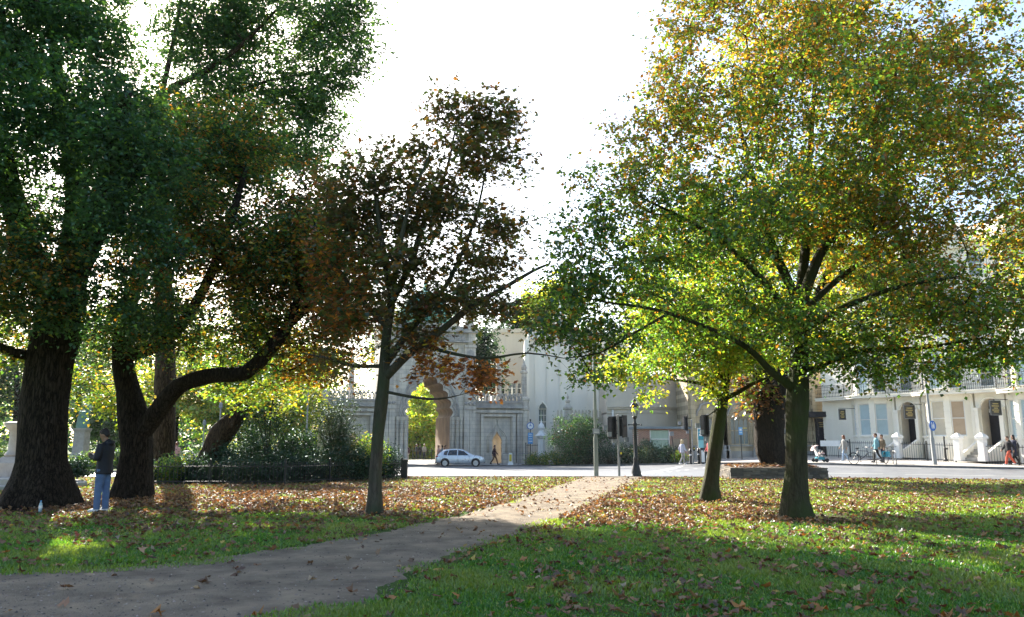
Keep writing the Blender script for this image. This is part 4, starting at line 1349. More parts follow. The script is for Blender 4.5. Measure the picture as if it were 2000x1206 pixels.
# sandstone museum
MY = 63.0
mx0, mx1 = ux(1346, MY), ux(1611, MY)
mus = thing('sandstone_museum', 'honey sandstone facade with tall mullioned windows behind the raised bed tree', 'building', gp(mx0, MY, .1))
mw = mx1 - mx0
hs = []
for u in (1385, 1446, 1505, 1562):
    x = ux(u, MY) - mx0
    hs.append((x - .75, x + .75, 1.25, 3.5))
mb = MB(); holes_wall(mb, 0, mw, 0, 7.4, 0, 6, hs); mb.build('wall', STONE_Y, mus)
for h in hs:
    xm = (h[0] + h[1]) / 2
    window(mus, (xm, .2, h[2]), 0, 1.5, 2.25, GLASS, 4, 2, frame=STONE_Y)
    MB().bb(h[0] - .2, h[1] + .2, -.12, -.003, 1.12, 1.25).build('sill', STONE_P, mus)
    ac = arch_curve(.95, 0, .75, 12, ogee=.35)
    inst('window_hood', MB().tube([(x, -.05, z) for x, z in ac[1:-1]], .10, 6).mesh('window_hood', STONE_P, True), mus, (xm, 0, 3.55))
    for k in range(4):
        c4 = arch_curve(.15, 0, .2, 5)
        inst('tracery', MB().tube([(x, 0, z) for x, z in c4[2:-2]], .03, 5).mesh('tracery', STONE_Y), mus, (xm - .57 + k * .38, .14, 3.2))
    for sx in (-1, 1):
        MB().bb(xm + sx * 1.25 - .18, xm + sx * 1.25 + .18, -.35, -.003, 0, 5.2).prism([(xm + sx * 1.25 - .18, 5.2), (xm + sx * 1.25 + .18, 5.2), (xm + sx * 1.25, 5.7)], -.3, -.004).build('buttress', STONE_Y, mus)
        MB().lathe([(.34, 0), (.34, .8), (.26, .9), (.26, 1.15), (.2, 1.2)], 8, (xm + sx * 1.25, -.45, 0)).build('buttress_base', STONE_P, mus)
pl2 = MB(); pl2.bb(0, mw, -.12, -.002, 0, .75); pl2.build('plinth', STONE_P, mus)
cn = MB(); cn.bb(0, mw, -.2, -.003, 4.9, 5.1); cn.bb(-.1, mw + .1, -.35, 6.1, 7.4, 7.8); cn.build('cornice', STONE_Y, mus)
# dark porch with a name board
px0 = ux(1590, MY) - mx0
MB().bb(px0, px0 + .75, -.7, -.36, 0, 3.35).build('porch_door', DOORM, mus)
MB().bb(px0 - .9, px0 + .6, -1.5, -.36, 3.42, 3.85).build('porch_canopy', DOORM, mus)
GOLD = M('faded_gilt', (0.42, 0.33, 0.12), (0.3, 0.23, 0.09), rough=0.5, scale=8, bump=0)
bd = MB().bb(px0 + .05, px0 + .7, -.78, -.72, 2.5, 3.15).build('name_board', DOORM, mus)
for k, ww in enumerate((.4, .3, .44)):
    MB().bb(px0 + .37 - ww / 2, px0 + .37 + ww / 2, -.785, -.782, 2.65 + k * .16, 2.70 + k * .16).build('lettering', GOLD, bd)

# ---------------- white bow-fronted terrace
A0 = Vector((0.427 * 60, 60.0, 0)); TD = Vector((5.7, -13.0, 0)).normalized(); TRZ = math.atan2(TD.y, TD.x)
def tpos(x, y=0.0, dz=0.12):
    n = Vector((TD.y, -TD.x, 0))          # outward (-y local)
    p = A0 + TD * x + n * (-y)
    return gp(p.x, p.y, dz)
SAG, CH = 0.85, 3.6
RB = ((CH / 2) ** 2 + SAG ** 2) / (2 * SAG)
HA = math.asin(CH / 2 / RB)
segs = [('p', .30), ('w', .85), ('p', .38), ('w', 1.05), ('p', .38), ('w', .85), ('p', .31)]
tot = sum(s_[1] for s_ in segs)
def bowpt(t_, off=0.0):
    a = -HA + 2 * HA * t_
    return (CH / 2 + (RB + off) * math.sin(a), RB * math.cos(HA) - (RB + off) * math.cos(a))
def facet(mb, t0, t1, z0, z1, o0=0.0, o1=-.3):
    P = [bowpt(t0, o0), bowpt(t1, o0), bowpt(t1, o1), bowpt(t0, o1)]
    mb.prismz(P, z0, z1)
FLOORS = [(0.95, 4.25, 1.55, 3.85), (4.47, 8.0, 4.65, 7.4), (8.0, 11.2, 8.7, 10.8), (11.2, 14.0, 11.8, 13.5)]
bal_bar = None
def house(i, label, glass_g, flank=0.0):
    global bal_bar
    x0 = .9 + 6.0 * i
    base = tpos(x0 + 3)
    h = thing('terrace_house', label, 'house', tpos(x0), TRZ, 'white bow-fronted terrace houses')
    zb = 0.0
    # core behind
    core = MB(); core.bb(-flank, 6.0, .72, 8, 0, 14.0); core.build('core_wall', STUCCO, h)
    # flat sections
    flat = MB()
    for (a, b_) in ((-flank, .02), (3.58, 3.82)):
        flat.bb(a, b_, 0, .717, 0, 14.0)
    flat.bb(3.83, 5.985, 0, .717, 4.25, 14.0)
    flat.build('front_wall', STUCCO, h)
    for f, (z0, z1, s0, s1) in enumerate(FLOORS):
        t_ = 0.0
        wl, sp = MB(), MB()
        k = 0
        for kind, wd in segs:
            t0, t1 = t_ / tot, (t_ + wd) / tot
            t_ += wd
            if kind == 'p':
                if f == 0:
                    facet(wl, t0, t1, 0, z1, -.03)
                    n = 8
                    for q in range(n):
                        za, zb_ = .98 + q * .36, .98 + (q + 1) * .36 - .045
                        cc = MB(); facet(cc, t0 - .002, t1 + .002, za, zb_, .012, -.02)
                        cc.build('rusticated_course', STUCCO, h)
                else:
                    facet(wl, t0, t1, z0, z1)
            else:
                facet(wl, t0, t1, 0 if f == 0 else z0, s0); facet(wl, t0, t1, s1, z1)
                facet(sp, t0, t1, s0 - .10, s0 - .003, .10, 0.002)
                p0, p1 = bowpt(t0), bowpt(t1)
                mid = ((p0[0] + p1[0]) / 2, (p0[1] + p1[1]) / 2)
                rz = math.atan2(p1[1] - p0[1], p1[0] - p0[0])
                nrm = (-math.sin(rz) * -1, math.cos(rz) * -1)
                inset = .16
                g = glass_g[k % len(glass_g)] if f == 0 else (GLASS if f != 1 else [GLASS, SKY_PANE, GLASS][k % 3])
                window(h, (mid[0] - math.sin(rz) * inset, mid[1] + math.cos(rz) * inset, s0), rz, wd - .02, s1 - s0, g, 1, 2)
                k += 1
        wl.build('bow_wall', STUCCO, h)
        sp.build('window_sill', STUCCO, h)
        if f >= 1:
            window(h, (4.98, -.04, s0), 0, 1.0, s1 - s0, GLASS, 1, 2)
    # rustication on flank
    if flank:
        for q in range(8):
            MB().bb(-flank, .0, -.03, -.002, .98 + q * .36, .98 + (q + 1) * .36 - .045).build('rusticated_course', STUCCO, h)
    # ground floor door bay: arched porch
    am, ar = MB(), MB()
    ac = [(-.62, 0.95), (-.62, 1.8)] + [(-.62 * math.cos(a), 3.25 + .62 * math.sin(a)) for a in np.linspace(0, math.pi, 25)] + [(.62, 1.8), (.62, .95)]
    arch_wall(am, ar, ac, .97, 4.25, -.05, .7)
    inst('porch_arch', am.mesh('porch_arch', STUCCO), h, (4.98, 0, 0)); inst('porch_reveal', ar.mesh('porch_reveal', M('porch_cream', (0.70, 0.62, 0.48), (0.62, 0.54, 0.42), rough=.7, scale=1, bump=.05)), h, (4.98, 0, 0))
    ad = MB().tube([(4.98 + x * 1.16, -.07, 3.25 + (z - 3.25) * 1.16) for x, z in ac[2:-2]], .06, 6)
    ad.build('porch_moulding', STUCCO, h, smooth=True)
    dr = MB().bb(4.40, 5.56, .62, .70, .95, 3.02).build('front_door', DOORM, h)
    for qx in (-1, 1):
        for (za, zb_) in ((1.1, 1.8), (1.95, 2.85)):
            MB().bb(4.98 + qx * .27 - .2, 4.98 + qx * .27 + .2, .60, .618, za, zb_).build('door_panel', DOORM, dr)
    MB().ball((5.4, .58, 1.95), .035, 8, 6).build('door_knob', GOLD, dr)
    MB().bb(4.40, 5.56, .60, .69, 3.03, 3.10).build('transom', PAINTW, h)
    MB().prism([(4.98 + x * .97, max(3.11, z)) for x, z in ac[2:-2]], .66, .69).build('fanlight', GLASS_D, h)
    for sx in (-1, 1):
        c = MB(); c.bb(4.98 + sx * .80 - .13, 4.98 + sx * .80 + .13, -.30, -.052, .95, 3.15); c.bb(4.98 + sx * .80 - .19, 4.98 + sx * .80 + .19, -.38, -.052, 3.15, 3.32); c.bb(4.98 + sx * .80 - .16, 4.98 + sx * .80 + .16, -.34, -.052, 2.85, 2.93); c.bb(4.98 + sx * .80 - .18, 4.98 + sx * .80 + .18, -.36, -.052, .0, 1.2)
        c.build('porch_pilaster', STUCCO, h)
    # steps, side walls, gate pillars
    for q in range(5):
        MB().bb(4.30, 5.66, -.35 - .34 * (5 - q), -.35 - .34 * (4 - q), 0, .18 * (q + 1)).build('step', STONE_P, h)
    MB().bb(4.30, 5.66, -.35, .60, 0, .945).build('landing', STONE_P, h)
    for sx in (-1, 1):
        xx = 4.98 + sx * .80
        MB().add([(xx - .10, -2.05, 0), (xx + .10, -2.05, 0), (xx + .10, -.4, 0), (xx - .10, -.4, 0), (xx - .10, -2.05, .45), (xx + .10, -2.05, .45), (xx + .10, -.4, 1.25), (xx - .10, -.4, 1.25)],
                 [(0, 3, 2, 1), (4, 5, 6, 7), (0, 1, 5, 4), (1, 2, 6, 5), (2, 3, 7, 6), (3, 0, 4, 7)]).build('stair_wall', STUCCO, h)
        pb = MB(); pb.bb(xx - .24, xx + .24, -2.5, -2.06, 0, .25); pb.bb(xx - .2, xx + .2, -2.46, -2.1, .25, 1.35); pb.bb(xx - .27, xx + .27, -2.53, -2.03, 1.35, 1.47)
        pb.lathe([(.37, 1.47), (.30, 1.56), (.05, 1.72)], 4, (xx, -2.28, 0)).build('gate_pillar', PAINTW, h)
    # balcony
    sl_ = MB()
    out = [bowpt(t_, .62) for t_ in np.linspace(0.0, 1, 15)]
    poly = [(-flank - .0, -.72)] + [(min(max(x, -.02), 4.2), min(y, -.72)) for x, y in out] + [(5.985, -.72), (5.985, .5), (-flank, .5)]
    front = poly[:-2]
    # slab as quads front to back
    for (xa, ya), (xb, yb) in zip(front[:-1], front[1:]):
        if xb - xa > 1e-4:
            sl_.prismz([(xa, ya), (xb, yb), (xb, .1), (xa, .1)], 4.25, 4.40)
            sl_.prismz([(xa, ya - .06), (xb, yb - .06), (xb, .1), (xa, .1)], 4.40, 4.47)
    sl_.build('balcony_slab', STUCCO, h)
    br = MB()
    pts3 = [(x, y + .06, 5.42) for x, y in front]
    br.tube(pts3, .022, 5); br.tube([(x, y, 4.56) for x, y, z in pts3], .016, 5); br.tube([(x, y, 5.28) for x, y, z in pts3], .012, 5)
    br.build('balcony_rail', IRON, h)
    if bal_bar is None:
        q = MB().tube([(0, 0, 0), (0, 0, .95)], .011, 4)
        q.tube([(-.05, 0, .35), (0, 0, .45), (.05, 0, .35), (0, 0, .25), (-.05, 0, .35)], .009, 4); q.tube([(-.05, 0, .62), (0, 0, .54), (.05, 0, .62)], .009, 4)
        bal_bar = q.mesh('baluster', IRON)
    dd = 0.0
    for (xa, ya), (xb, yb) in zip(front[:-1], front[1:]):
        Ln = math.hypot(xb - xa, yb - ya)
        n = max(1, round(Ln / .15)) if Ln > .05 else 0
        for q in range(n):
            f_ = (q + .5) / n
            inst('baluster', bal_bar, h, (xa + (xb - xa) * f_, ya + .06 + (yb - ya) * f_, 4.47), (0, 0, math.atan2(yb - ya, xb - xa)))
    co = MB()
    fr2 = [(-flank, -.35)] + [bowpt(t_, .35) for t_ in np.linspace(0, 1, 9)] + [(5.985, -.35)]
    for (xa, ya), (xb, yb) in zip(fr2[:-1], fr2[1:]):
        if xb > xa:
            co.prismz([(xa, ya), (xb, yb), (xb, .9), (xa, .9)], 14.0, 14.4); co.prismz([(xa, ya + .2), (xb, yb + .2), (xb, .9), (xa, .9)], 14.4, 15.3)
    co.bb(-flank, 5.985, .9, 8, 14.0, 15.0)
    co.build('cornice', STUCCO, h)
    for xx in (1.0, 4.9):
        MB().box((xx, 4, 15.9), (.7, 1.2, 1.9)).build('chimney', STUCCO, h)
    return h
h0 = house(0, 'white terrace house nearest the sandstone museum, with flat rusticated flank', [SKY_PANE, SKY_PANE, SKY_PANE], 2.9)
h1 = house(1, 'white terrace house with cream and tan blinds, middle of the terrace', [BLIND_C, BLIND_C, BLIND_T])
h2 = house(2, 'white terrace house at the right edge of the picture', [SKY_PANE, SKY_PANE, BLIND_C])
# street railings in front of the basement areas
for i, lab in enumerate(('iron area railing beside the white board and pushchair', 'iron area railing between the first and second pair of gate pillars', 'iron area railing behind the couple at the right edge')):
    x0 = .9 + 6 * i
    xa = x0 - 2.9 if i == 0 else x0 - .18 + .1
    railing('area_railing', lab, tpos(xa, -2.25), tpos(x0 + 3.92, -2.25), 1.15, .17, group='iron railings along the terrace')
# ------------------------------------------------------------------ street furniture, vehicles
GALV = M('galvanised_steel', (0.30, 0.30, 0.29), (0.21, 0.21, 0.20), rough=0.55, scale=5, bump=0.05, metal=0.3)
GREENISH = M('grey_green_column', (0.26, 0.27, 0.22), (0.17, 0.18, 0.15), rough=0.6, scale=4, bump=0.08, stretch=(1, 1, .2))
BLACKP = M('black_plastic', (0.02, 0.02, 0.022), (0.013, 0.013, 0.015), rough=0.45, scale=6, bump=0.03)
SIGNB = M('sign_blue', (0.03, 0.13, 0.42), (0.025, 0.11, 0.36), rough=0.4, scale=3, bump=0)
SIGNLB = M('sign_light_blue', (0.10, 0.32, 0.62), (0.08, 0.28, 0.55), rough=0.4, scale=3, bump=0)
TURQ = M('sign_turquoise', (0.03, 0.27, 0.36), (0.025, 0.23, 0.31), rough=0.4, scale=3, bump=0)
TURQL = M('sign_pale_turquoise', (0.22, 0.50, 0.55), (0.18, 0.44, 0.49), rough=0.4, scale=3, bump=0)
WHITEP = M('white_plastic', (0.78, 0.78, 0.77), (0.68, 0.68, 0.67), rough=0.4, scale=3, bump=0)
YELP = M('yellow_plastic', (0.65, 0.50, 0.06), (0.55, 0.42, 0.05), rough=0.4, scale=3, bump=0)
GREYP = M('grey_plastic', (0.22, 0.23, 0.24), (0.16, 0.17, 0.18), rough=0.5, scale=3, bump=0)
LENS = glass_mat('lantern_glass', (0.55, 0.57, 0.56), 0.12, 0.6)
SIGNBACK = M('dark_sign_board', (0.045, 0.045, 0.04), (0.03, 0.03, 0.028), rough=0.35, scale=4, bump=0.02)

def upos(u, Y, dz=0.0):
    return gp(ux(u, Y), Y, dz)

# street lamp
LY = 36.1
t = thing('street_lamp', 'black cast iron street lamp with glass lantern at the end of the path', 'lamp', upos(1241, LY))
MB().lathe([(.26, 0), (.26, .06), (.23, .1), (.22, .22), (.17, .42), (.12, .62), (.105, .75), (.12, .78), (.12, .84), (.085, .9), (.075, 2.3), (.10, 2.34), (.10, 2.40), (.06, 2.46), (.055, 2.62), (.09, 2.66), (.12, 2.72), (.10, 2.76)], 16).build('post', IRON, t, smooth=True, auto=35)
MB().tube([(-.28, 0, 2.36), (.28, 0, 2.36)], .022, 6).ball((-.29, 0, 2.36), .04, 8, 6).ball((.29, 0, 2.36), .04, 8, 6).build('ladder_bar', IRON, t)
fr = MB()
for k in range(6):
    a = 2 * math.pi * k / 6
    fr.tube([(.10 * math.cos(a), .10 * math.sin(a), 2.76), (.19 * math.cos(a), .19 * math.sin(a), 3.18)], .012, 4)
fr.lathe([(.22, 3.18), (.22, 3.21), (.14, 3.32), (.06, 3.40), (.06, 3.46), (.09, 3.48), (.03, 3.55), (.02, 3.66)], 6)
fr.build('lantern_frame', IRON, t)
MB().lathe([(.085, 2.77), (.17, 3.17)], 6).build('lantern_glass', LENS, t)
# tall column
t = thing('tall_lamp_column', 'tall slim grey-green column with a small plate, left of the traffic lights', 'pole', upos(1163.5, LY))
MB().lathe([(.105, 0), (.105, 1.75), (.075, 1.85), (.07, 2.0), (.055, 7.2), (.05, 7.3)], 12).build('column', GREENISH, t, smooth=True, auto=40)
MB().tube([(0, 0, 7.25), (.1, -.1, 7.6), (.5, -.5, 7.85), (1.0, -1.0, 7.9)], [.045, .04, .035, .03], 8).build('arm', GREENISH, t, smooth=True)
MB().add([(.9, -1.1, 7.84), (1.5, -1.7, 7.9), (1.7, -1.5, 7.9), (1.1, -.9, 7.84), (.9, -1.1, 7.95), (1.45, -1.65, 8.0), (1.65, -1.45, 8.0), (1.1, -.9, 7.95)], [(0, 1, 2, 3), (7, 6, 5, 4), (0, 4, 5, 1), (1, 5, 6, 2), (2, 6, 7, 3), (3, 7, 4, 0)]).build('lamp_head', GREYP, t)
pl = MB().box((.03, -.09, 2.06), (.34, .02, .26)).build('plate', GREYP, t)
for k in range(3):
    MB().box((.03, -.104, 2.0 + .06 * k), (.24, .004, .02)).build('lettering', WHITEP, pl)
MB().tube([(-.01, -.1, 1.2), (-.01, -.1, 1.5)], .03, 6).build('service_door', GREENISH, t)

def signal_head(parent, loc, rz, n=3):
    """backing board faces +y (seen from behind), visors towards -y"""
    h = bpy.data.objects.new('signal_head', MB().box((0, 0, 0), (.48, .04, 1.04 if n == 3 else .72)).box((0, -.11, 0), (.26, .18, .92 if n == 3 else .62)).mesh('signal_head', BLACKP))
    COL.objects.link(h); h.parent = parent; h.location = loc; h.rotation_euler = (0, 0, rz)
    for k in range(n):
        z = (k - (n - 1) / 2) * .30
        vis = MB()
        arc = [(.115 * math.cos(a), .115 * math.sin(a)) for a in np.linspace(-.5, math.pi + .5, 13)]
        for (xa, za), (xb, zb) in zip(arc[:-1], arc[1:]):
            vis.add([(xa, -.2, z + za), (xb, -.2, z + zb), (xb, -.42, z + zb), (xa, -.42, z + za), (xa * .93, -.2, z + za * .93), (xb * .93, -.2, z + zb * .93), (xb * .93, -.42, z + zb * .93), (xa * .93, -.42, z + za * .93)],
                    [(0, 1, 2, 3), (7, 6, 5, 4), (3, 2, 6, 7), (0, 4, 5, 1)])
        vis.build('visor', GREYP, h)
        c = [(.20, .01, .01), (.16, .10, .01), (.01, .12, .06)][2 - k] if n == 3 else (.02, .02, .02)
        MB().lathe([(.10, 0), (.10, .012), (.04, .03)], 12).build('lens', LENSC[2 - k if n == 3 else 0], h)
        h.children[-1].rotation_euler = (R(90), 0, 0); h.children[-1].location = (0, -.2, z)
    return h
LENSC = [glass_mat('lens_red', (.16, .015, .012), .2), glass_mat('lens_amber', (.17, .09, .012), .2), glass_mat('lens_green', (.012, .11, .06), .2)]
def signal(u, Y, label, heads, h=2.75, dz=0.0, button=True):
    t = thing('traffic_light', label, 'traffic light', upos(u, Y, dz), 0, 'traffic lights at the crossing')
    MB().tube([(0, 0, 0), (0, 0, h)], .057, 10).lathe([(.07, h), (.07, h + .03), (.02, h + .05)], 10).build('pole', GALV, t, smooth=True, auto=40)
    for (dx, dz_, rz, n) in heads:
        signal_head(t, (dx, .02, h - .55 + dz_), rz, n)
        MB().bb(min(0, dx), max(0, dx), -.02, .02, h - .25 + dz_, h - .2 + dz_).bb(min(0, dx), max(0, dx), -.02, .02, h - .85 + dz_, h - .8 + dz_).build('bracket', BLACKP, t)
    if button:
        b_ = MB().box((.09, -.03, 1.02), (.12, .14, .26)).build('button_box', BLACKP, t)
        MB().box((.09, -.105, 1.06), (.08, .01, .10)).build('button_plate', YELP, b_)
    return t
signal(1208, 36.2, 'traffic light pole with two black heads, beside the street lamp', [(-.26, .0, R(-48), 3), (.30, .06, R(-125), 3)], h=2.78)
t = signal(1384, 37.2, 'traffic light head half hidden behind the leaning lime trunk', [(-.12, .05, R(-60), 3)], h=2.85, button=False)
signal(1549, 37.6, 'traffic light with grey visors half hidden behind the broad lime trunk', [(-.20, .1, R(-75), 3)], h=2.85, button=False)
signal(1352, 54.0, 'slim traffic light pole on the far pavement beside the brick kiosk', [(-.38, .35, R(-75), 3)], h=3.0, dz=.12)

def sign_post(name, u, Y, h, label, dz=.12, r=.038, mat=GALV):
    t = thing(name, label, 'sign', upos(u, Y, dz))
    MB().tube([(0, 0, 0), (0, 0, h)], r, 8).build('post', mat, t, smooth=True, auto=40)
    return t
t = sign_post('cycle_sign', 1036, 70.2, 4.0, 'black sign post with round sign and blue plate beside the gate', mat=IRON)
o = MB().lathe([(.33, 0), (.33, .02)], 24).build('round_sign', SIGNB, t); o.rotation_euler = (R(90), 0, 0); o.location = (0, -.05, 3.45)
q = MB().lathe([(.26, 0), (.26, .004)], 24).build('sign_ring', WHITEP, o); q.location = (0, 0, .021)
q = MB().box((0, 0, .027), (.26, .05, .004)).box((0, .12, .0275), (.05, .2, .004)).build('symbol', SIGNB, o)
o = MB().box((0, -.05, 2.35), (.44, .02, 1.0)).build('blue_plate', SIGNLB, t)
for z, w in ((2.7, .22), (2.52, .30), (2.3, .26), (2.08, .3)):
    MB().box((0, -.062, z), (w, .004, .06)).build('lettering', WHITEP, o)
MB().box((0, -.02, 3.98), (.14, .3, .12)).build('lamp', IRON, t)
t = sign_post('blue_sign', 1447.5, 58.5, 2.35, 'small blue square sign on a thin black post before the museum window', mat=IRON)
o = MB().box((-.02, -.05, 2.1), (.28, .02, .56)).build('plate', SIGNLB, t)
MB().box((.3, -.03, 2.32), (.35, .01, .05)).build('arm', YELP, t)
MB().box((-.02, -.064, 2.2), (.16, .006, .16)).box((-.02, -.064, 1.98), (.2, .006, .05)).build('symbol', WHITEP, o)
t = thing('information_totem', 'tall turquoise information totem with white lettering by the museum', 'sign', upos(1368.5, 56, .12))
MB().box((0, 0, 1.3), (.40, .14, 2.6)).build('body', GREYP, t)
a_ = MB().box((0, -.075, 2.1), (.38, .012, .95)).build('upper_panel', TURQ, t)
b_ = MB().box((0, -.075, 1.2), (.38, .012, .78)).build('lower_panel', TURQL, t)
MB().box((-.05, -.083, 2.42), (.22, .004, .10)).box((0, -.083, 2.2), (.28, .004, .03)).box((-.03, -.083, 2.12), (.22, .004, .03)).box((-.02, -.083, 1.95), (.2, .004, .12)).build('lettering', WHITEP, a_)
t = thing('litter_bin', 'black and white litter bin in front of the turquoise totem', 'bin', upos(1373, 54.2, .12))
MB().box((0, 0, .48), (.52, .5, .96)).build('body', BLACKP, t)
MB().box((-.10, -.256, .5), (.22, .012, .8)).build('white_panel', WHITEP, t)
MB().box((0, 0, 1.02), (.58, .56, .10), taper=.9).build('lid', BLACKP, t)
MB().box((.05, -.256, .86), (.3, .014, .10)).build('slot', GREYP, t)
for u, Y, lab in ((1347.5, 53.6, 'short dark bollard under the slim traffic light pole'), (1363.5, 54.4, 'short dark bollard left of the litter bin')):
    t = thing('bollard', lab, 'bollard', upos(u, Y, .12), group='dark bollards by the crossing')
    MB().lathe([(.11, 0), (.11, .1), (.085, .14), (.08, .8), (.11, .84), (.11, .9), (.08, .93), (.1, .98), (.03, 1.06)], 12).build('shaft', IRON, t, smooth=True, auto=35)
    MB().lathe([(.087, .6), (.087, .68)], 12).build('band', WHITEP, t)
t = sign_post('leaning_post', 1318, 57, 2.3, 'leaning thin dark post with a small grey box beside the green doors', mat=IRON, r=.03)
t.rotation_euler = (0, R(-6), 0)
MB().box((0, -.03, 2.15), (.3, .12, .32)).build('box', GREYP, t)
# guard barrier on the far pavement
t = thing('guard_barrier', 'pale metal guard barrier beside the blonde woman', 'barrier', upos(1336, 54.6, .12))
for x in (0, .55, 1.1):
    MB().tube([(x, 0, 0), (x, 0, 1.0)], .025, 6).build('post', GALV, t)
for z in (.15, 1.0):
    MB().tube([(0, 0, z), (1.1, 0, z)], .02, 6).build('rail', GALV, t)
for k in range(1, 10):
    if k != 5:
        MB().tube([(.11 * k, 0, .15), (.11 * k, 0, 1.0)], .008, 4).build('bar', GALV, t)
# reflective bollard, gate barriers
t = thing('traffic_bollard', 'white traffic bollard with a yellow panel beside the gate wing', 'bollard', upos(997, 69.0, .12))
MB().box((0, 0, .10), (.5, .4, .2), taper=.9).box((0, 0, .6), (.34, .26, .85), taper=.88).build('shell', WHITEP, t)
MB().box((0, -.135, .62), (.22, .02, .6)).build('panel', YELP, t)
for u, lab in ((982, 'low grey guard rail in front of the gate doorway'), (1013, 'low grey guard rail right of the yellow bollard')):
    t = thing('guard_rail', lab, 'railing', upos(u, 70.0, .12), group='guard rails by the gate')
    for x in (0, 1.0):
        MB().tube([(x, 0, 0), (x, 0, 1.0)], .028, 6).build('post', GALV, t)
    MB().tube([(0, 0, 1.0), (1.0, 0, 1.0)], .028, 6).tube([(0, 0, .5), (1.0, 0, .5)], .02, 6).build('rail', GALV, t)
t = thing('domed_gate_post', 'white gate post with onion cap between the gate and round bush', 'gate post', upos(1057.5, 71.5, .12))
MB().lathe([(.42, 0), (.42, .4), (.34, .45), (.34, 2.3), (.46, 2.4), (.46, 2.55)], 8).build('shaft', PAINTW, t)
MB().lathe([(.62, 2.55), (.58, 2.62), (.36, 2.8), (.22, 3.05), (.34, 3.3), (.28, 3.5), (.1, 3.75), (.03, 4.05)], 8).build('cap', PAINTW, t)
railing('gate_railing', 'dark iron railing between the gate end and domed white post', upos(1027, 72.5, .12), upos(1056, 71.8, .12), 1.8, .16)

# right lamp post with round sign, iron post
t = thing('terrace_lamp_post', 'tall pale lamp post with a round blue sign before the white terrace', 'lamp post', upos(1822, 46.4, .12))
MB().lathe([(.135, 0), (.135, .05), (.12, .08), (.115, 1.5), (.075, 1.65), (.06, 7.5)], 14).build('column', GALV, t, smooth=True, auto=40)
t.rotation_euler = (0, R(-1.2), 0)
MB().tube([(0, 0, 7.4), (-.15, -.15, 7.8), (-.6, -.6, 8.0)], [.05, .045, .03], 8).box((-.75, -.75, 8.0), (.5, .25, .12), R(45)).build('arm', GALV, t)
o = MB().lathe([(.30, 0), (.30, .02)], 28).build('round_sign', SIGNB, t); o.rotation_euler = (R(90), 0, R(26)); o.location = (.04, -.12, 2.28)
q = MB()
for a, b_ in (((-.1, -.16), (-.1, .1)), ((.0, -.16), (.02, .12)), ((.1, -.16), (.1, .1)), ((-.12, .0), (.12, .0))):
    q.tube([(a[0], a[1], .024), (b_[0], b_[1], .024)], .028, 6)
q.ball((-.1, .16, .022), (.04, .04, .01), 8, 4).ball((.1, .16, .022), (.04, .04, .01), 8, 4)
q.build('pictogram', WHITEP, o)
t = thing('iron_post', 'short black iron post before the middle terrace house', 'post', upos(1844, 50.5, .12))
MB().lathe([(.14, 0), (.14, .1), (.075, .18), (.06, .75), (.09, .8), (.055, .86), (.045, 1.45), (.07, 1.5), (.02, 1.6)], 10).box((.1, 0, .8), (.18, .05, .10)).build('shaft', IRON, t, smooth=True, auto=35)

# hanging name boards on the terrace
for i, (u, v, Y, w, h, lab) in enumerate(((1645, 810, 57.4, .62, .80, 'small dark hanging board nearest the museum on the white flank'),
                                           (1776, 805, 53.0, 1.0, .95, 'dark hanging board beside the door of the first terrace house'),
                                           (1944, 797, 47.4, .95, .92, 'dark hanging board beside the door of the middle terrace house'))):
    p = at(u, v, Y)
    t = thing('hanging_board', lab, 'sign', p, R(20), 'dark boards hung along the terrace')
    bd = MB().box((0, 0, 0), (w, .06, h)).build('board', SIGNBACK, t)
    MB().box((0, -.032, h / 2 - .02), (w, .01, .03)).box((0, -.032, -h / 2 + .02), (w, .01, .03)).box((-w / 2 + .015, -.032, 0), (.03, .01, h - .08)).box((w / 2 - .015, -.032, 0), (.03, .01, h - .08)).build('border', GREYP, bd)
    for k, (ww, z) in enumerate(((.5, .27), (.62, .12), (.36, -.02), (.6, -.15), (.44, -.27))):
        MB().box((-.03 * (k % 2) * w, -.034, z * h), (ww * w, .006, .07 * h)).build('lettering', GOLD, bd)
    MB().tube([(-w / 2, 0, h / 2 + .06), (w / 2 + .9, 0, h / 2 + .06)], .02, 6).build('bracket', IRON, t)
t = thing('white_banner', 'blank white banner board fixed to the area railing beside the pushchair', 'banner', upos(1621, 55.4, .12), R(-25))
MB().box((0, 0, 1.02), (1.3, .02, .40)).build('board', WHITEP, t)
MB().tube([(-.5, 0, 0), (-.5, 0, .82)], .015, 5).tube([(.5, 0, 0), (.5, 0, .82)], .015, 5).build('leg', IRON, t)

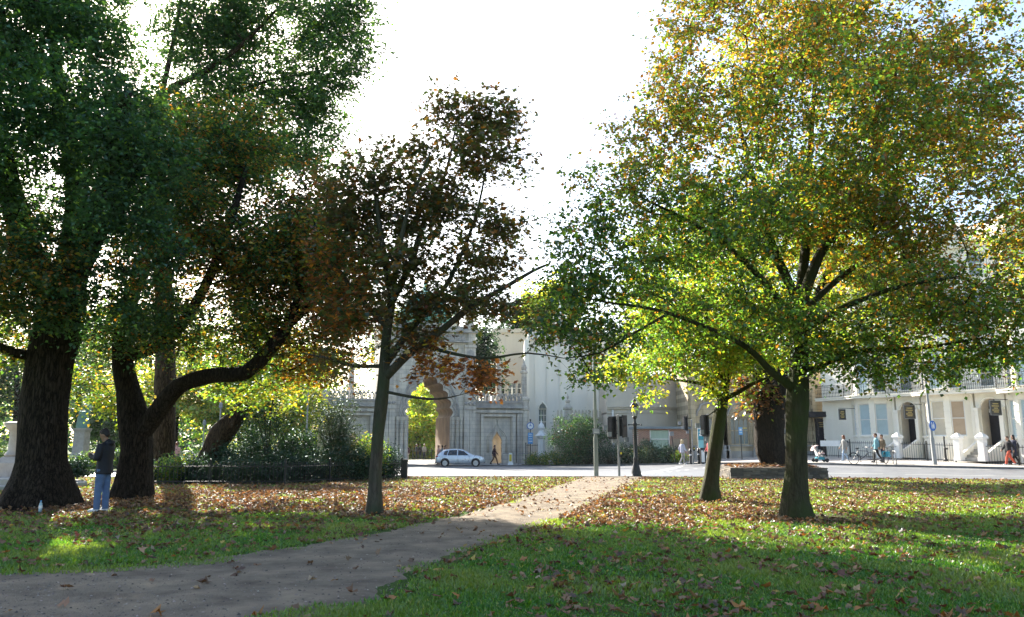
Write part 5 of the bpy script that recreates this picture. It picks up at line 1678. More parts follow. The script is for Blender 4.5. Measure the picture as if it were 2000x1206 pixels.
# silver hatchback, front to the right
def car(u, Y):
    SILV = M('silver_paint', (0.62, 0.66, 0.70), (0.58, 0.62, 0.66), rough=0.28, scale=2, bump=0, metal=0.35, spec=0.6)
    TYRE = M('tyre', (0.02, 0.02, 0.02), (0.014, 0.014, 0.014), rough=0.85, scale=8, bump=0.1)
    RIM = M('alloy', (0.55, 0.56, 0.58), (0.42, 0.43, 0.45), rough=0.35, scale=4, bump=0, metal=0.7)
    RED = glass_mat('tail_lens', (.30, .01, .012), .12)
    t = thing('silver_hatchback', 'silver five-door hatchback passing the gate arch', 'car', upos(u, Y, .02), R(3))
    st = [(-2.08, .50, .72, .72), (-2.03, .42, .80, .90), (-1.90, .36, .84, 1.02), (-1.70, .30, .87, 1.20), (-1.45, .27, .885, 1.375), (-1.1, .25, .89, 1.445), (-.6, .25, .895, 1.48), (-.1, .25, .895, 1.465),
          (.25, .25, .89, 1.40), (.55, .25, .89, 1.27), (.85, .25, .885, 1.10), (1.05, .25, .88, .985), (1.4, .27, .87, .93), (1.7, .30, .84, .86), (1.92, .34, .78, .76), (2.05, .40, .68, .62), (2.10, .46, .58, .54)]
    V, F = [], []
    for x, zb, w, top in st:
        belt = min(.94 if x < .9 else .9, top - .015)
        tum = .0 if top < 1.0 else min(1, (top - .95) / .5)
        roofw = w * (.90 - .19 * tum)
        sec = [(w * .86, zb), (w * .97, zb + .10), (w, .55 if top > .6 else (zb + top) / 2), (w * .975, belt - .03), (w * .955, belt), (roofw, max(top - .05, belt + .005)), (roofw * .86, top - .01), (roofw * .5, top + .012), (0, top + .018)]
        pts = [(x, y, z) for y, z in sec] + [(x, -y, z) for y, z in reversed(sec[:-1])]
        V.append(pts)
    n = len(V[0])
    vv = [p for s_ in V for p in s_]
    for i in range(len(V) - 1):
        for k in range(n - 1):
            F.append((i * n + k, i * n + k + 1, (i + 1) * n + k + 1, (i + 1) * n + k))
        F.append((i * n + n - 1, i * n, (i + 1) * n, (i + 1) * n + n - 1))
    F.append(tuple(range(n))); F.append(tuple(reversed(range((len(V) - 1) * n, len(V) * n))))
    b_ = MB().add(vv, F)
    body = b_.build('body', SILV, t, smooth=True, auto=50)
    def side_y(x, z):
        xs_ = [s_[0] for s_ in st]
        i = max(0, min(len(st) - 2, int(np.searchsorted(xs_, x)) - 1))
        f_ = (x - xs_[i]) / (xs_[i + 1] - xs_[i])
        def yy(s_):
            zs_ = [p[2] for p in s_[:7]]; ys_ = [p[1] for p in s_[:7]]
            return np.interp(z, zs_, ys_)
        return yy(V[i]) * (1 - f_) + yy(V[i + 1]) * f_
    def pane(name, quad, s):
        P = []
        m_ = 6
        (xa, za), (xb, zb), (xc, zc), (xd, zd) = quad
        for i in range(m_ + 1):
            for j in range(3):
                f_, g_ = i / m_, j / 2
                x = (xa * (1 - f_) + xb * f_) * (1 - g_) + (xd * (1 - f_) + xc * f_) * g_
                z = (za * (1 - f_) + zb * f_) * (1 - g_) + (zd * (1 - f_) + zc * f_) * g_
                P.append((x, s * (side_y(x, z) + .010), z))
        Fq = [((i * 3 + j), (i + 1) * 3 + j, (i + 1) * 3 + j + 1, i * 3 + j + 1) for i in range(m_) for j in range(2)]
        if s > 0:
            Fq = [tuple(reversed(f)) for f in Fq]
        MB().add(P, Fq).build(name, GLASS_D, t, smooth=True)
    for s in (-1, 1):
        pane('side_window', [(-1.08, .955), (-.28, .955), (-.26, 1.40), (-.92, 1.38)], s)
        pane('side_window', [(-.20, .955), (.72, .955), (.30, 1.31), (-.18, 1.39)], s)
        pane('quarter_window', [(-1.42, 1.02), (-1.14, .96), (-1.0, 1.36), (-1.32, 1.28)], s)
        for x in (-.24, .78):
            MB().tube([(x, s * (side_y(x, z) + .002), z) for z in (.32, .6, .9)], .006, 4).build('door_seam', BLACKP, t)
        for x in (-.45, .5):
            MB().box((x - .2, s * (side_y(x, .82) + .012), .82), (.17, .03, .035)).build('door_handle', SILV, t)
        MB().box((.80, s * 1.0, .98), (.12, .18, .12), taper=.8).build('mirror', SILV, t)
        MB().ball((-1.93, s * .70, .86), (.14, .16, .10), 10, 8).build('tail_light', RED, t, smooth=True)
        MB().ball((1.85, s * .60, .70), (.20, .17, .09), 10, 8).build('headlight', LENS, t, smooth=True)
        for x in (-1.28, 1.30):
            MB().lathe([(.375, 0), (.375, .03), (.30, .031)], 28).build('wheel_arch', BLACKP, t)
            t.children[-1].rotation_euler = (R(90), 0, 0); t.children[-1].location = (x, s * .885 if s < 0 else .905, .36) if False else (x, s * .885 + (.03 if s > 0 else 0), .36)
            wr = bpy.data.objects.new('wheel', None)
            w_ = MB().lathe([(.20, -.10), (.29, -.11), (.315, -.08), (.315, .08), (.29, .11), (.20, .10)], 28).build('wheel', TYRE, t, smooth=True, auto=40)
            bpy.data.objects.remove(wr)
            w_.rotation_euler = (R(90), 0, 0); w_.location = (x, s * .83, .315)
            rim = MB().lathe([(.21, -.085), (.21, .085)], 24)
            rim.build('hub', BLACKP, w_)
            sp = MB()
            for z_ in (-.112, .112):
                sp.lathe([(.215, z_ - .004), (.215, z_ + .004), (.19, z_ + .005), (.19, z_ - .005)], 24)
                for k in range(7):
                    a = 2 * math.pi * k / 7
                    sp.box((.10 * math.cos(a), .10 * math.sin(a), z_), (.20, .065, .012), a)
            sp.build('rim', RIM, w_)
    # windscreen, rear window
    MB().add([(.93, -.66, 1.065), (.93, .66, 1.065), (.33, .58, 1.405), (.33, -.58, 1.405)], [(0, 1, 2, 3)]).build('windscreen', GLASS_D, t)
    MB().add([(-1.99, -.60, 1.0), (-1.58, -.56, 1.34), (-1.58, .56, 1.34), (-1.99, .60, 1.0)], [(0, 1, 2, 3)]).build('rear_window', GLASS_D, t)
    MB().box((-2.07, 0, .60), (.03, .52, .11)).build('number_plate', YELP, t)
    MB().bb(-2.12, -1.98, -.78, .78, .30, .46).build('rear_bumper', GREYP, t)
    MB().bb(1.96, 2.10, -.62, .62, .28, .42).build('front_bumper', GREYP, t)
    return t
car(899.5, 66.6)

# bicycles
def bicycle(u, Y, rz, label, frame_c):
    FR = M('frame_paint', frame_c, tuple(c * .8 for c in frame_c), rough=.35, scale=3, bump=0)
    RUB = M('rubber', (.02, .02, .02), (.015, .015, .015), rough=.8, scale=6, bump=.05)
    t = thing('bicycle', label, 'bicycle', upos(u, Y, .125), rz, 'bicycles parked before the terrace')
    for x in (-.52, .52):
        w = MB().tube([(x + .325 * math.cos(a), 0, .34 + .325 * math.sin(a)) for a in np.linspace(0, 2 * math.pi, 25)], .019, 6).build('wheel', RUB, t, smooth=True)
        sp = MB()
        for k in range(12):
            a = 2 * math.pi * k / 12
            sp.tube([(x, 0, .34), (x + .31 * math.cos(a), 0, .34 + .31 * math.sin(a))], .003, 3)
        sp.tube([(x, -.05, .34), (x, .05, .34)], .02, 6)
        sp.build('spokes', GALV, w)
        MB().tube([(x + .355 * math.cos(a), 0, .34 + .355 * math.sin(a)) for a in np.linspace(.5, 2.6, 10)], .012, 5).build('mudguard', RUB, t)
    f = MB()
    bb_, st_, hd = (-.08, 0, .30), (-.22, 0, .80), (.36, 0, .78)
    hb = (.40, 0, .62)
    for a, b_, r in ((bb_, st_, .018), (bb_, hb, .02), (st_, hd, .018), (hd, hb, .02), (bb_, (-.52, 0, .34), .011), (st_, (-.52, 0, .34), .010), (hb, (.52, 0, .34), .013), (st_, (-.25, 0, .92), .014), (hd, (.34, 0, .98), .014)):
        f.tube([a, b_], r, 6)
    f.build('frame', FR, t)
    MB().tube([(.34, 0, .98), (.40, 0, 1.0), (.38, .26, 1.02), (.24, .30, 1.0)], .014, 6).tube([(.40, 0, 1.0), (.38, -.26, 1.02), (.24, -.30, 1.0)], .014, 6).build('handlebar', BLACKP, t)
    MB().ball((-.25, 0, .95), (.14, .08, .035), 10, 6).build('saddle', RUB, t, smooth=True)
    MB().lathe([(.09, -.006), (.09, .006)], 16).build('chainring', GALV, t)
    t.children[-1].rotation_euler = (R(90), 0, 0); t.children[-1].location = (-.08, -.05, .30)
    for s in (-1, 1):
        MB().tube([(-.08, s * .04, .30), (-.08 + s * .06, s * .09, .30 - s * .15)], .012, 5).box((-.08 + s * .06, s * .14, .30 - s * .15), (.08, .09, .025)).build('crank', BLACKP, t)
    return t
bicycle(1681, 46.7, R(4), 'black bicycle with a step-through gap, parked left before the terrace', (.03, .03, .035))
t2 = bicycle(1735, 47.4, R(38), 'dark blue bicycle with a teal pannier, parked beside the walking couple', (.05, .09, .16))
MB().box((-.42, .12, .58), (.34, .12, .32)).box((-.42, -.12, .58), (.34, .12, .32)).build('pannier', TURQ, t2)
for u, Y, lab in ((1706, 47.2, 'steel cycle stand between the two bicycles'), (1744, 47.0, 'steel cycle stand right of the blue bicycle')):
    t = thing('cycle_stand', lab, 'cycle stand', upos(u, Y, .12), R(78), 'steel cycle stands')
    MB().tube([(-.35, 0, 0), (-.35, 0, .68), (-.28, 0, .78), (.28, 0, .78), (.35, 0, .68), (.35, 0, 0)], .025, 8).build('hoop', GALV, t, smooth=True)
    MB().lathe([(.06, 0), (.06, .01)], 10, (-.35, 0, 0)).lathe([(.06, 0), (.06, .01)], 10, (.35, 0, 0)).build('foot_plate', GALV, t)
# pushchair
t = thing('pushchair', 'pale pushchair with teal basket just right of the broad lime trunk', 'pushchair', upos(1599, 49.8, .125), R(0))
PINKF = M('pink_fabric', (.55, .40, .38), (.42, .28, .28), rough=.9, scale=9, bump=.1)
PALEF = M('pale_fabric', (.70, .70, .70), (.55, .56, .58), rough=.9, scale=7, bump=.1)
for y in (-.22, .22):
    MB().tube([(-.42, y, 1.02), (-.30, y, .95), (.05, y, .5), (.36, y, .10)], .014, 6).tube([(-.30, y, .12), (.0, y, .55), (.12, y, .72)], .013, 6).build('frame_tube', GALV, t)
MB().tube([(-.42, -.22, 1.02), (-.42, .22, 1.02)], .02, 6).build('handle', BLACKP, t)
for x in (-.32, .36):
    for y in (-.25, .25):
        MB().lathe([(.05, -.025), (.11, -.028), (.125, 0), (.11, .028), (.05, .025)], 16).build('wheel', BLACKP, t)
        t.children[-1].rotation_euler = (R(90), 0, 0); t.children[-1].location = (x, y, .125)
MB().add([(-.28, -.2, .95), (-.28, .2, .95), (-.12, .2, .48), (-.12, -.2, .48), (.18, .2, .42), (.18, -.2, .42), (.25, .2, .25), (.25, -.2, .25), (-.32, -.2, .92), (-.32, .2, .92), (-.17, .2, .40), (-.17, -.2, .40), (.20, .2, .36), (.20, -.2, .36)],
         [(0, 1, 2, 3), (3, 2, 4, 5), (5, 4, 6, 7), (9, 8, 11, 10), (10, 11, 13, 12)]).build('seat', PALEF, t)
cnp = MB()
for k in range(8):
    a0, a1 = R(95 - k * 12), R(95 - (k + 1) * 12)
    for q in range(2):
        pass
    cnp.add([(-.2 + .38 * math.cos(a0) * -1 + .1, -.23, .72 + .34 * math.sin(a0)), (-.2 + .38 * math.cos(a0) * -1 + .1, .23, .72 + .34 * math.sin(a0)), (-.1 - .38 * math.cos(a1), .23, .72 + .34 * math.sin(a1)), (-.1 - .38 * math.cos(a1), -.23, .72 + .34 * math.sin(a1))], [(0, 1, 2, 3)])
o = cnp.build('canopy', PINKF, t); sm = o.modifiers.new('thick', 'SOLIDIFY'); sm.thickness = .012
MB().box((.0, 0, .24), (.45, .36, .16), taper=1.1).build('basket', TURQ, t)
MB().box((.12, 0, .55), (.30, .34, .10)).build('blanket', PINKF, t)

# raised stone bed
bed_y = 34.6
bx0_, bx1_ = ux(1413, bed_y), ux(1588, bed_y)
bed = thing('raised_bed', 'low dry-stone raised bed around the huge tree trunk', 'raised bed', gp((bx0_ + bx1_) / 2, bed_y), R(-6))
SLATE = [M('slate_%d' % k, c, tuple(q * .6 for q in c), rough=.85, scale=5, bump=.35) for k, c in enumerate([(.16, .135, .105), (.115, .095, .075), (.20, .17, .14), (.10, .09, .08)])]
Wb, Db, Hb = bx1_ - bx0_, 3.4, .50
r5 = random.Random(3)
for side in range(4):
    Ls = Wb if side % 2 == 0 else Db
    z, row = 0.0, 0
    while z < Hb - .01:
        hh = min(r5.uniform(.055, .095), Hb - z)
        x = -Ls / 2
        while x < Ls / 2 - .02:
            w = min(r5.uniform(.22, .55), Ls / 2 - x)
            p = r5.uniform(-.02, .03)
            m_ = MB().box((0, 0, hh / 2), (w - .012, .26 + p, hh - .012)).mesh('stone', SLATE[r5.randrange(4)])
            c = {0: (x + w / 2, -Db / 2 + .13), 1: (Wb / 2 - .13, x + w / 2), 2: (x + w / 2, Db / 2 - .13), 3: (-Wb / 2 + .13, x + w / 2)}[side]
            if side == 0 or (side in (1, 3)):
                if not (side in (1, 3) and abs(x + w / 2) > Db / 2 - .2):
                    inst('stone', m_, bed, (c[0], c[1], z), (r5.uniform(-.02, .02), r5.uniform(-.015, .015), R(90) * (side % 2) + r5.uniform(-.02, .02)))
            x += w
        z += hh
SOILM = M('bed_soil', (.10, .07, .045), (.05, .035, .024), rough=.95, scale=7, bump=.6)
so = MB()
nn = 14
for i in range(nn + 1):
    for j in range(nn + 1):
        x, y = -Wb / 2 + .2 + (Wb - .4) * i / nn, -Db / 2 + .2 + (Db - .35) * j / nn
        so.v.append((x, y, Hb - .04 + .16 * (1 - (2 * i / nn - 1) ** 2) * (1 - (2 * j / nn - 1) ** 2) + r5.uniform(-.015, .015)))
so.f = [(i * (nn + 1) + j, (i + 1) * (nn + 1) + j, (i + 1) * (nn + 1) + j + 1, i * (nn + 1) + j + 1) for i in range(nn) for j in range(nn)]
so.build('soil', SOILM, bed, smooth=True)
MB().bb(-Wb / 2 + .22, Wb / 2 - .22, -Db / 2 + .22, Db / 2 - .02, 0.02, Hb - .12).build('infill', SOILM, bed)

# ---------------- left side: railing, end post, board, statue, memorial, bottle
fa, fb = G(262, 948), upos(786, 34.2)
fm_ = upos(560, 27.6)
railing('garden_railing', 'low black garden railing in front of the dark shrubs, left stretch', fa, fm_, .74, .135, 2.2, bar=.012, group='low garden railings')
railing('garden_railing', 'low black garden railing ending at the dark post, behind the copper maple', fm_, fb, .74, .135, 2.2, bar=.012, group='low garden railings')
t = thing('dark_post', 'broad dark post ending the garden railing by the road', 'post', upos(791, 34.3))
MB().box((0, 0, .38), (.27, .27, .76)).build('shaft', IRON, t); MB().box((0, 0, .79), (.31, .31, .05)).build('cap', IRON, t)
t = thing('notice_board', 'dark arch-topped notice board beyond the garden railing', 'notice board', upos(367, 37))
ac = [(-.38, .15), (-.38, .85)] + [(.38 * -math.cos(a), .85 + .30 * math.sin(a)) for a in np.linspace(0.05, math.pi - .05, 12)] + [(.38, .85), (.38, .15)]
MB().prism([(-.36, .15), (.36, .15), (.36, .82), (-.36, .82)], -.03, .03).build('board', SIGNBACK, t)
MB().tube([(x, 0, z) for x, z in ac], .025, 6).build('frame', GALV, t)
for s in (-1, 1):
    MB().tube([(s * .36, 0, 0), (s * .36, 0, .3)], .03, 6).build('leg', GALV, t)
VERD = M('bronze_green', (.20, .36, .34), (.12, .24, .24), rough=.7, scale=3, bump=.2)
PINKST = M('pink_granite', (.48, .42, .39), (.36, .31, .29), rough=.7, scale=4, bump=.1)
sy = 62
t = thing('statue', 'green bronze robed statue on a tall pale pedestal behind the standing man', 'statue', upos(159, sy))
MB().bb(-.95, .95, -.95, .95, 0, .35).bb(-.78, .78, -.78, .78, .35, .75).build('plinth', STONE_P, t)
MB().lathe([(.86, .75), (.70, 1.05), (.62, 1.15), (.60, 2.75), (.66, 2.85), (.72, 2.95), (.72, 3.08)], 4).build('pedestal', PINKST, t)
st = MB()
ringp = [(.46, .36, 0), (.50, .40, .15), (.46, .36, .5), (.40, .32, 1.0), (.36, .28, 1.3), (.40, .27, 1.65), (.42, .25, 1.9), (.30, .2, 2.02), (.1, .1, 2.08)]
nst = 20
for i, (rx_, ry_, z) in enumerate(ringp):
    for k in range(nst):
        a = 2 * math.pi * k / nst
        fo = 1 + .06 * math.sin(a * 7 + z) * (z < 1.4)
        st.v.append((rx_ * fo * math.cos(a), ry_ * fo * math.sin(a), z + 3.08))
for i in range(len(ringp) - 1):
    for k in range(nst):
        k2 = (k + 1) % nst
        st.f.append((i * nst + k, i * nst + k2, (i + 1) * nst + k2, (i + 1) * nst + k))
st.tube([(-.36, 0, 4.9), (-.52, -.1, 4.55), (-.42, -.32, 4.35)], [.12, .10, .07], 8)
st.tube([(.36, 0, 4.9), (.5, -.05, 4.5), (.46, -.2, 4.1)], [.12, .10, .07], 8)
st.tube([(0, 0, 5.05), (0, 0, 5.3)], [.1, .09], 8); st.ball((0, -.03, 5.42), (.14, .17, .2), 12, 10)
st.build('figure', VERD, t, smooth=True)
my = 26.0
t = thing('memorial_column', 'pale stone column on round steps behind the massive elm trunk', 'memorial', upos(28, my))
MB().lathe([(2.25, 0), (2.25, .13), (2.2, .16)], 48).build('lower_step', STONE_P, t)
MB().lathe([(1.75, .16), (1.75, .32), (1.7, .35)], 48).build('upper_step', STONE_P, t)
MB().bb(-.42, .42, -.42, .42, .35, .80).lathe([(.52, .80), (.36, .95), (.30, 1.0)], 4).build('base', PINKST, t)
MB().lathe([(.20, 1.0), (.25, 1.06), (.19, 1.14), (.16, 1.2), (.15, 1.78), (.19, 1.84), (.26, 1.95), (.34, 2.05), (.34, 2.12), (.15, 2.15)], 16).build('shaft', PINKST, t, smooth=True, auto=35)
t = thing('water_bottle', 'small clear plastic bottle standing at the foot of the massive elm', 'bottle', G(78, 1002) + Vector((0, 0, .008)))
BOT = glass_mat('bottle_plastic', (.30, .42, .46), .1, .6)
MB().lathe([(.030, 0), (.034, .01), (.034, .06), (.031, .075), (.034, .09), (.034, .15), (.026, .185), (.013, .205), (.013, .22)], 16).build('body', BOT, t, smooth=True)
MB().lathe([(.036, .08), (.036, .14)], 16).build('label_band', WHITEP, t)
MB().lathe([(.016, .22), (.016, .24), (.014, .242)], 12).build('cap', SIGNLB, t)
for u, Y, h, lab in ((598, 40, 5.2, 'thin pale pole rising behind the garden shrubs'), (427, 48, 3.8, 'thin pale pole behind the leaning bare trunk'), (397, 52, 2.9, 'slim grey lamp standard left of the leaning bare trunk')):
    t = thing('thin_pole', lab, 'pole', upos(u, Y), group='thin poles beyond the garden')
    MB().lathe([(.07, 0), (.07, 1.0), (.045, 1.1), (.04, h)], 8).build('shaft', GALV, t, smooth=True, auto=40)
    MB().lathe([(.05, h), (.12, h + .05), (.10, h + .3), (.02, h + .4)], 8).build('head', GREYP, t)
# ------------------------------------------------------------------ other vegetation
def shrub(name, label, u, vb, Y, wpx, hpx, dep, n, size, pal, seed, mat=None, group=None, stems=7, shape='ball', spread=1.0, kind='plain', up=.4, droop=.2, dz=0.0):
    r = np.random.default_rng(seed)
    k = Y / 1522.0
    w, h = wpx * k / 2, hpx * k
    base = gp(ux(u, Y), Y, dz)
    t = thing(name, label, 'shrub' if 'tree' not in name else 'tree', base, 0, group)
    nt_ = max(20, n // 60)
    d = r.normal(size=(nt_, 3)); d /= np.linalg.norm(d, axis=1)[:, None]
    rr = r.random(nt_) ** (1 / 2.6)
    tips = d * rr[:, None] * np.array([w, dep, h * .55]) + np.array([0, 0, h * .52])
    if shape == 'up':
        tips[:, :2] *= (0.35 + .75 * np.clip(tips[:, 2:] / h, 0, 1))
    tips[:, 2] = np.clip(tips[:, 2], .06, None)
    tips += r.normal(size=tips.shape) * .06
    st = MB()
    for i in range(min(nt_, stems * 6)):
        p = tips[r.integers(nt_)]
        m_ = np.array([p[0] * .4, p[1] * .4, p[2] * .55])
        b0 = np.array([r.normal() * .08, r.normal() * .08, -.03])
        st.tube([b0, m_, p], [.02 + .008 * h, .014 + .003 * h, .004], 5, cap=False)
    st.build('stems', BARK_GREY, t, smooth=True)
    c = tips[r.integers(nt_, size=n)] + r.normal(size=(n, 3)) * (.10 + .075 * max(w, .4)) * spread
    c[:, 2] = np.abs(c[:, 2]) + .01
    me = leaves_mesh('foliage', c, size, palette(pal, n, r, .3), mat or (LEAF_EVER if pal in (P_DARK, P_MEAD, P_OLIVE) else LEAF_DARK), up, droop, kind, r)
    obj('foliage', me, t)
    return t
P_DARK = [(4, (.016, .040, .018)), (3, (.022, .055, .024)), (1.2, (.04, .085, .028))]
P_OLIVE = [(3, (.04, .065, .035)), (2, (.055, .085, .05)), (1, (.09, .11, .07))]
P_LIGHT = [(3, GREEN_M), (3, GREEN_Y), (1.2, YELLOW), (1, GREEN_D)]
P_YEL = [(3, GREEN_Y), (3, (.24, .28, .04)), (1.6, YELLOW), (1, GREEN_M)]
P_MEAD = [(2, (.022, .055, .024)), (2, (.035, .075, .035)), (1, (.075, .09, .04)), (.4, (.15, .13, .055))]

# garden behind the railing
for i, (u, Y, w, h, lab, pal, sz) in enumerate([
        (450, 30.5, 90, 62, 'dark bushy shrub left of centre behind the garden railing', P_DARK, .085),
        (525, 30.8, 110, 150, 'tallest dark shrub behind the garden railing', P_DARK, .085),
        (585, 31.5, 80, 90, 'mid green shrub left of the olive tree', P_DARK, .09),
        (372, 29.6, 60, 40, 'low dark shrub in front of the leaning bare trunk', P_DARK, .08),
        (670, 31.6, 90, 70, 'mid green shrub under the olive tree', P_MEAD, .09),
        (345, 29.2, 60, 40, 'low leafy clump at the left end of the garden railing', P_LIGHT, .08),
        (725, 33.0, 60, 75, 'mid green shrub behind the copper maple trunk', P_LIGHT, .09),
        (760, 34.6, 50, 50, 'small dark shrub at the right end of the garden railing', P_DARK, .08)]):
    shrub('garden_shrub', lab, u, 0, Y, w, h, 1.0, 5200, sz, pal, 300 + i, group='shrubs behind the garden railing')
shrub('olive_tree', 'small grey-green olive tree in the garden left of the copper maple', 655, 0, 32.4, 100, 158, 1.0, 7000, .085, P_OLIVE, 320, shape='up', stems=9)
for i, (u, Y, w, h) in enumerate([(300, 29.0, 70, 32), (352, 30.5, 90, 42), (415, 29.4, 90, 34), (480, 29.2, 100, 44), (548, 29.3, 100, 50), (600, 30.2, 80, 48), (650, 31.0, 80, 46), (700, 32.0, 80, 46), (745, 33.6, 60, 40), (505, 32.5, 120, 95), (440, 33.5, 120, 50), (580, 33.8, 110, 80), (640, 35.0, 120, 60), (720, 36.0, 100, 50)]):
    shrub('ground_cover_shrub', ['low dark ground cover before the railing end behind the forked chestnut', 'low ground cover behind the first railing post', 'dense low cover below the leaning bare trunk', 'dense low cover below the dark shrubs', 'dense low cover left of the palm clump', 'low cover around the palm clump', 'low cover under the olive tree', 'low cover right of the olive tree', 'low cover behind the dark end post', 'tall dark shrub in the middle of the garden', 'broad dark shrub right of the notice board', 'broad dark shrub behind the palm clump', 'broad low shrub behind the olive tree', 'broad low shrub behind the copper maple trunk'][i], u, 0, Y, w, h, .9, 3600, .085, P_DARK if i % 3 else P_MEAD, 360 + i, group='low cover in the railed garden')
# spiky cordylines / palms
def spiky(u, Y, n, ln, label, seed, col, hgt=.2):
    r = np.random.default_rng(seed)
    t = thing('spiky_plant', label, 'plant', upos(u, Y), 0, 'spiky plants in the garden')
    SPK = bpy.data.materials.get('spiky_leaf') or leaf_mat('spiky_leaf', .25, .08)
    for k in range(n):
        a, e = r.uniform(0, 2 * math.pi), r.uniform(.25, 1.4)
        L_ = ln * r.uniform(.7, 1.1)
        dr = np.array([math.cos(a) * math.cos(e), math.sin(a) * math.cos(e), math.sin(e)])
        sd_ = np.array([-math.sin(a), math.cos(a), 0]) * .025
        pts = []
        for q in range(5):
            f_ = q / 4
            c = np.array([0, 0, hgt]) + dr * L_ * f_ - np.array([0, 0, .35 * L_ * f_ ** 2.2 * math.cos(e)])
            wv = (1 - f_) ** .7 + .06
            pts += [c - sd_ * wv, c + sd_ * wv]
        me = np_mesh('leaf_blade', np.array(pts), np.array([[2 * q, 2 * q + 2, 2 * q + 3, 2 * q + 1] for q in range(4)]), SPK, False, np.tile(np.array(col) * r.uniform(.7, 1.3), (10, 1)))
        obj('leaf_blade', me, t)
    MB().lathe([(.09, 0), (.07, hgt), (.05, hgt + .05)], 8).build('stem', BARK_BROWN, t, smooth=True)
spiky(618, 30.6, 34, .95, 'fan-leaved green palm clump left of the olive tree', 41, (.05, .12, .03))
spiky(697, 33.2, 30, .85, 'dark spiky cordyline right of the olive tree', 42, (.05, .055, .05), .5)
spiky(648, 30.2, 26, .6, 'small bright spiky clump close to the railing', 43, (.14, .18, .06))

# planting bed across the road
r9 = np.random.default_rng(90)
xs = np.arange(ux(1020, 66), ux(1335, 58), .5)
BEDM = M('bed_ground', (.07, .10, .03), (.05, .04, .025), rough=.95, scale=4, bump=.5)
strip('planting_bed', xs, lambda x: yf(x) + .35, lambda x: yf(x) + 3.2, 8, .15, BEDM, 'planted verge beyond the far kerb', 'verge')
shrub('round_bush', 'large round dark green bush on the verge right of the gate', 1128, 0, 66.5, 122, 92, 2.2, 13000, .13, [(3, GREEN_D), (3, (.045, .10, .035)), (1, GREEN_M), (.25, RUST)], 330, stems=8, dz=.12)
for i, (u, w, h, pal) in enumerate([(1050, 50, 16, P_LIGHT), (1090, 60, 22, P_LIGHT), (1150, 60, 26, P_MEAD), (1190, 60, 30, P_DARK), (1222, 50, 34, P_MEAD), (1250, 46, 30, P_MEAD), (1280, 50, 27, P_MEAD), (1306, 46, 36, P_DARK), (1266, 40, 38, P_MEAD), (1325, 28, 18, P_LIGHT)]):
    Y = float(np.interp(ux(u, 62), *zip(*FAR))) + 1.6
    for _ in range(3):
        Y = float(yf(ux(u, Y))) + 1.5
    shrub('verge_plant', ['low light green ground plants at the left end of the verge', 'low light green plants in front of the round bush', 'meadow plants right under the round bush', 'dark bushy plants right of the round bush', 'tall mixed meadow plants behind the street lamp foot',
                          'meadow plants right of the street lamp', 'mixed meadow plants below the green doors', 'dark rounded shrub before the right brick panel', 'tallest grassy plant before the green doors', 'small light green clump at the right end of the verge'][i],
          u, 0, Y, w, h, .8, 2600, .10, pal, 340 + i, group='plants on the far verge', stems=6, up=.1, droop=-.4, dz=.12)

# huge tree on the raised bed
b = bed.location + Vector((0.35, 0.1, .5)); D = b.y
T = Tree('raised_bed_tree', 'huge burred old tree growing from the raised stone bed', b, 27, BARK_DARK)
T.limb([b - Vector((0, 0, .2)), b + Vector((0, 0, .3))] + L((1504, 880, D), (1503, 840, D), (1504, 800, D), (1506, 760, D), (1500, 700, D), (1490, 600, D)), [0.82, 0.72, 0.64, 0.62, 0.68, 0.66, 0.45, 0.32])
T.limb(L((1505, 770, D), (1540, 700, D), (1590, 600, D), (1640, 480, D)), [.4, .34, .26, .15])
T.limb(L((1500, 760, D), (1450, 680, D), (1400, 580, D), (1340, 480, D)), [.36, .3, .22, .12])
T.grow([B(1340, 560, D, 130, 110, 4), B(1500, 500, D, 170, 130, 5), B(1650, 560, D, 140, 120, 4), B(1440, 640, D, 130, 70, 3.5), B(1620, 680, D + 1, 90, 50, 2.5, .6), B(1480, 770, D, 45, 35, 1.0, 3.0), B(1260, 620, D, 80, 60, 2.5), B(1510, 800, D - .2, 30, 28, .75, 2.2)], 950, gap=0.15, step=.5)
T.finish(26000, 0.19, [(3, GREEN_Y), (3, (.22, .25, .035)), (1.5, YELLOW), (1.5, GREEN_M)], spread=.42, trunk_sides=28, flare=.8, rough=.10, tip_r=.011, blobpal={5: [(2, BROWN), (1, GREEN_Y), (1, RUST)], 7: [(2, BROWN), (1, GREEN_Y), (1.5, RUST)]})

# leaning bare trunk
b = upos(402, 31.0); D = 31.0
T = Tree('leaning_bare_trunk', 'thick leaning bare trunk sawn off short, behind the garden railing', b, 28, BARK_BROWN)
T.limb([b - Vector((0, 0, .2)), b + Vector((.05, 0, .4))] + L((415, 880, D), (435, 845, D), (458, 818, D), (475, 795, D), (490, 784, D)), [.52, .44, .40, .46, .36, .30, .26])
T.limb(L((470, 800, D), (480, 770, D + .2), (500, 740, D + .4), (540, 700, D + .8)), [.12, .08, .06, .03])
T.grow([B(540, 720, D + .8, 110, 50, 2), B(470, 740, D + .5, 90, 35, 1.6)], 160)
T.finish(9000, .16, P_LIGHT, spread=.35, trunk_sides=22, flare=.5, rough=.12)

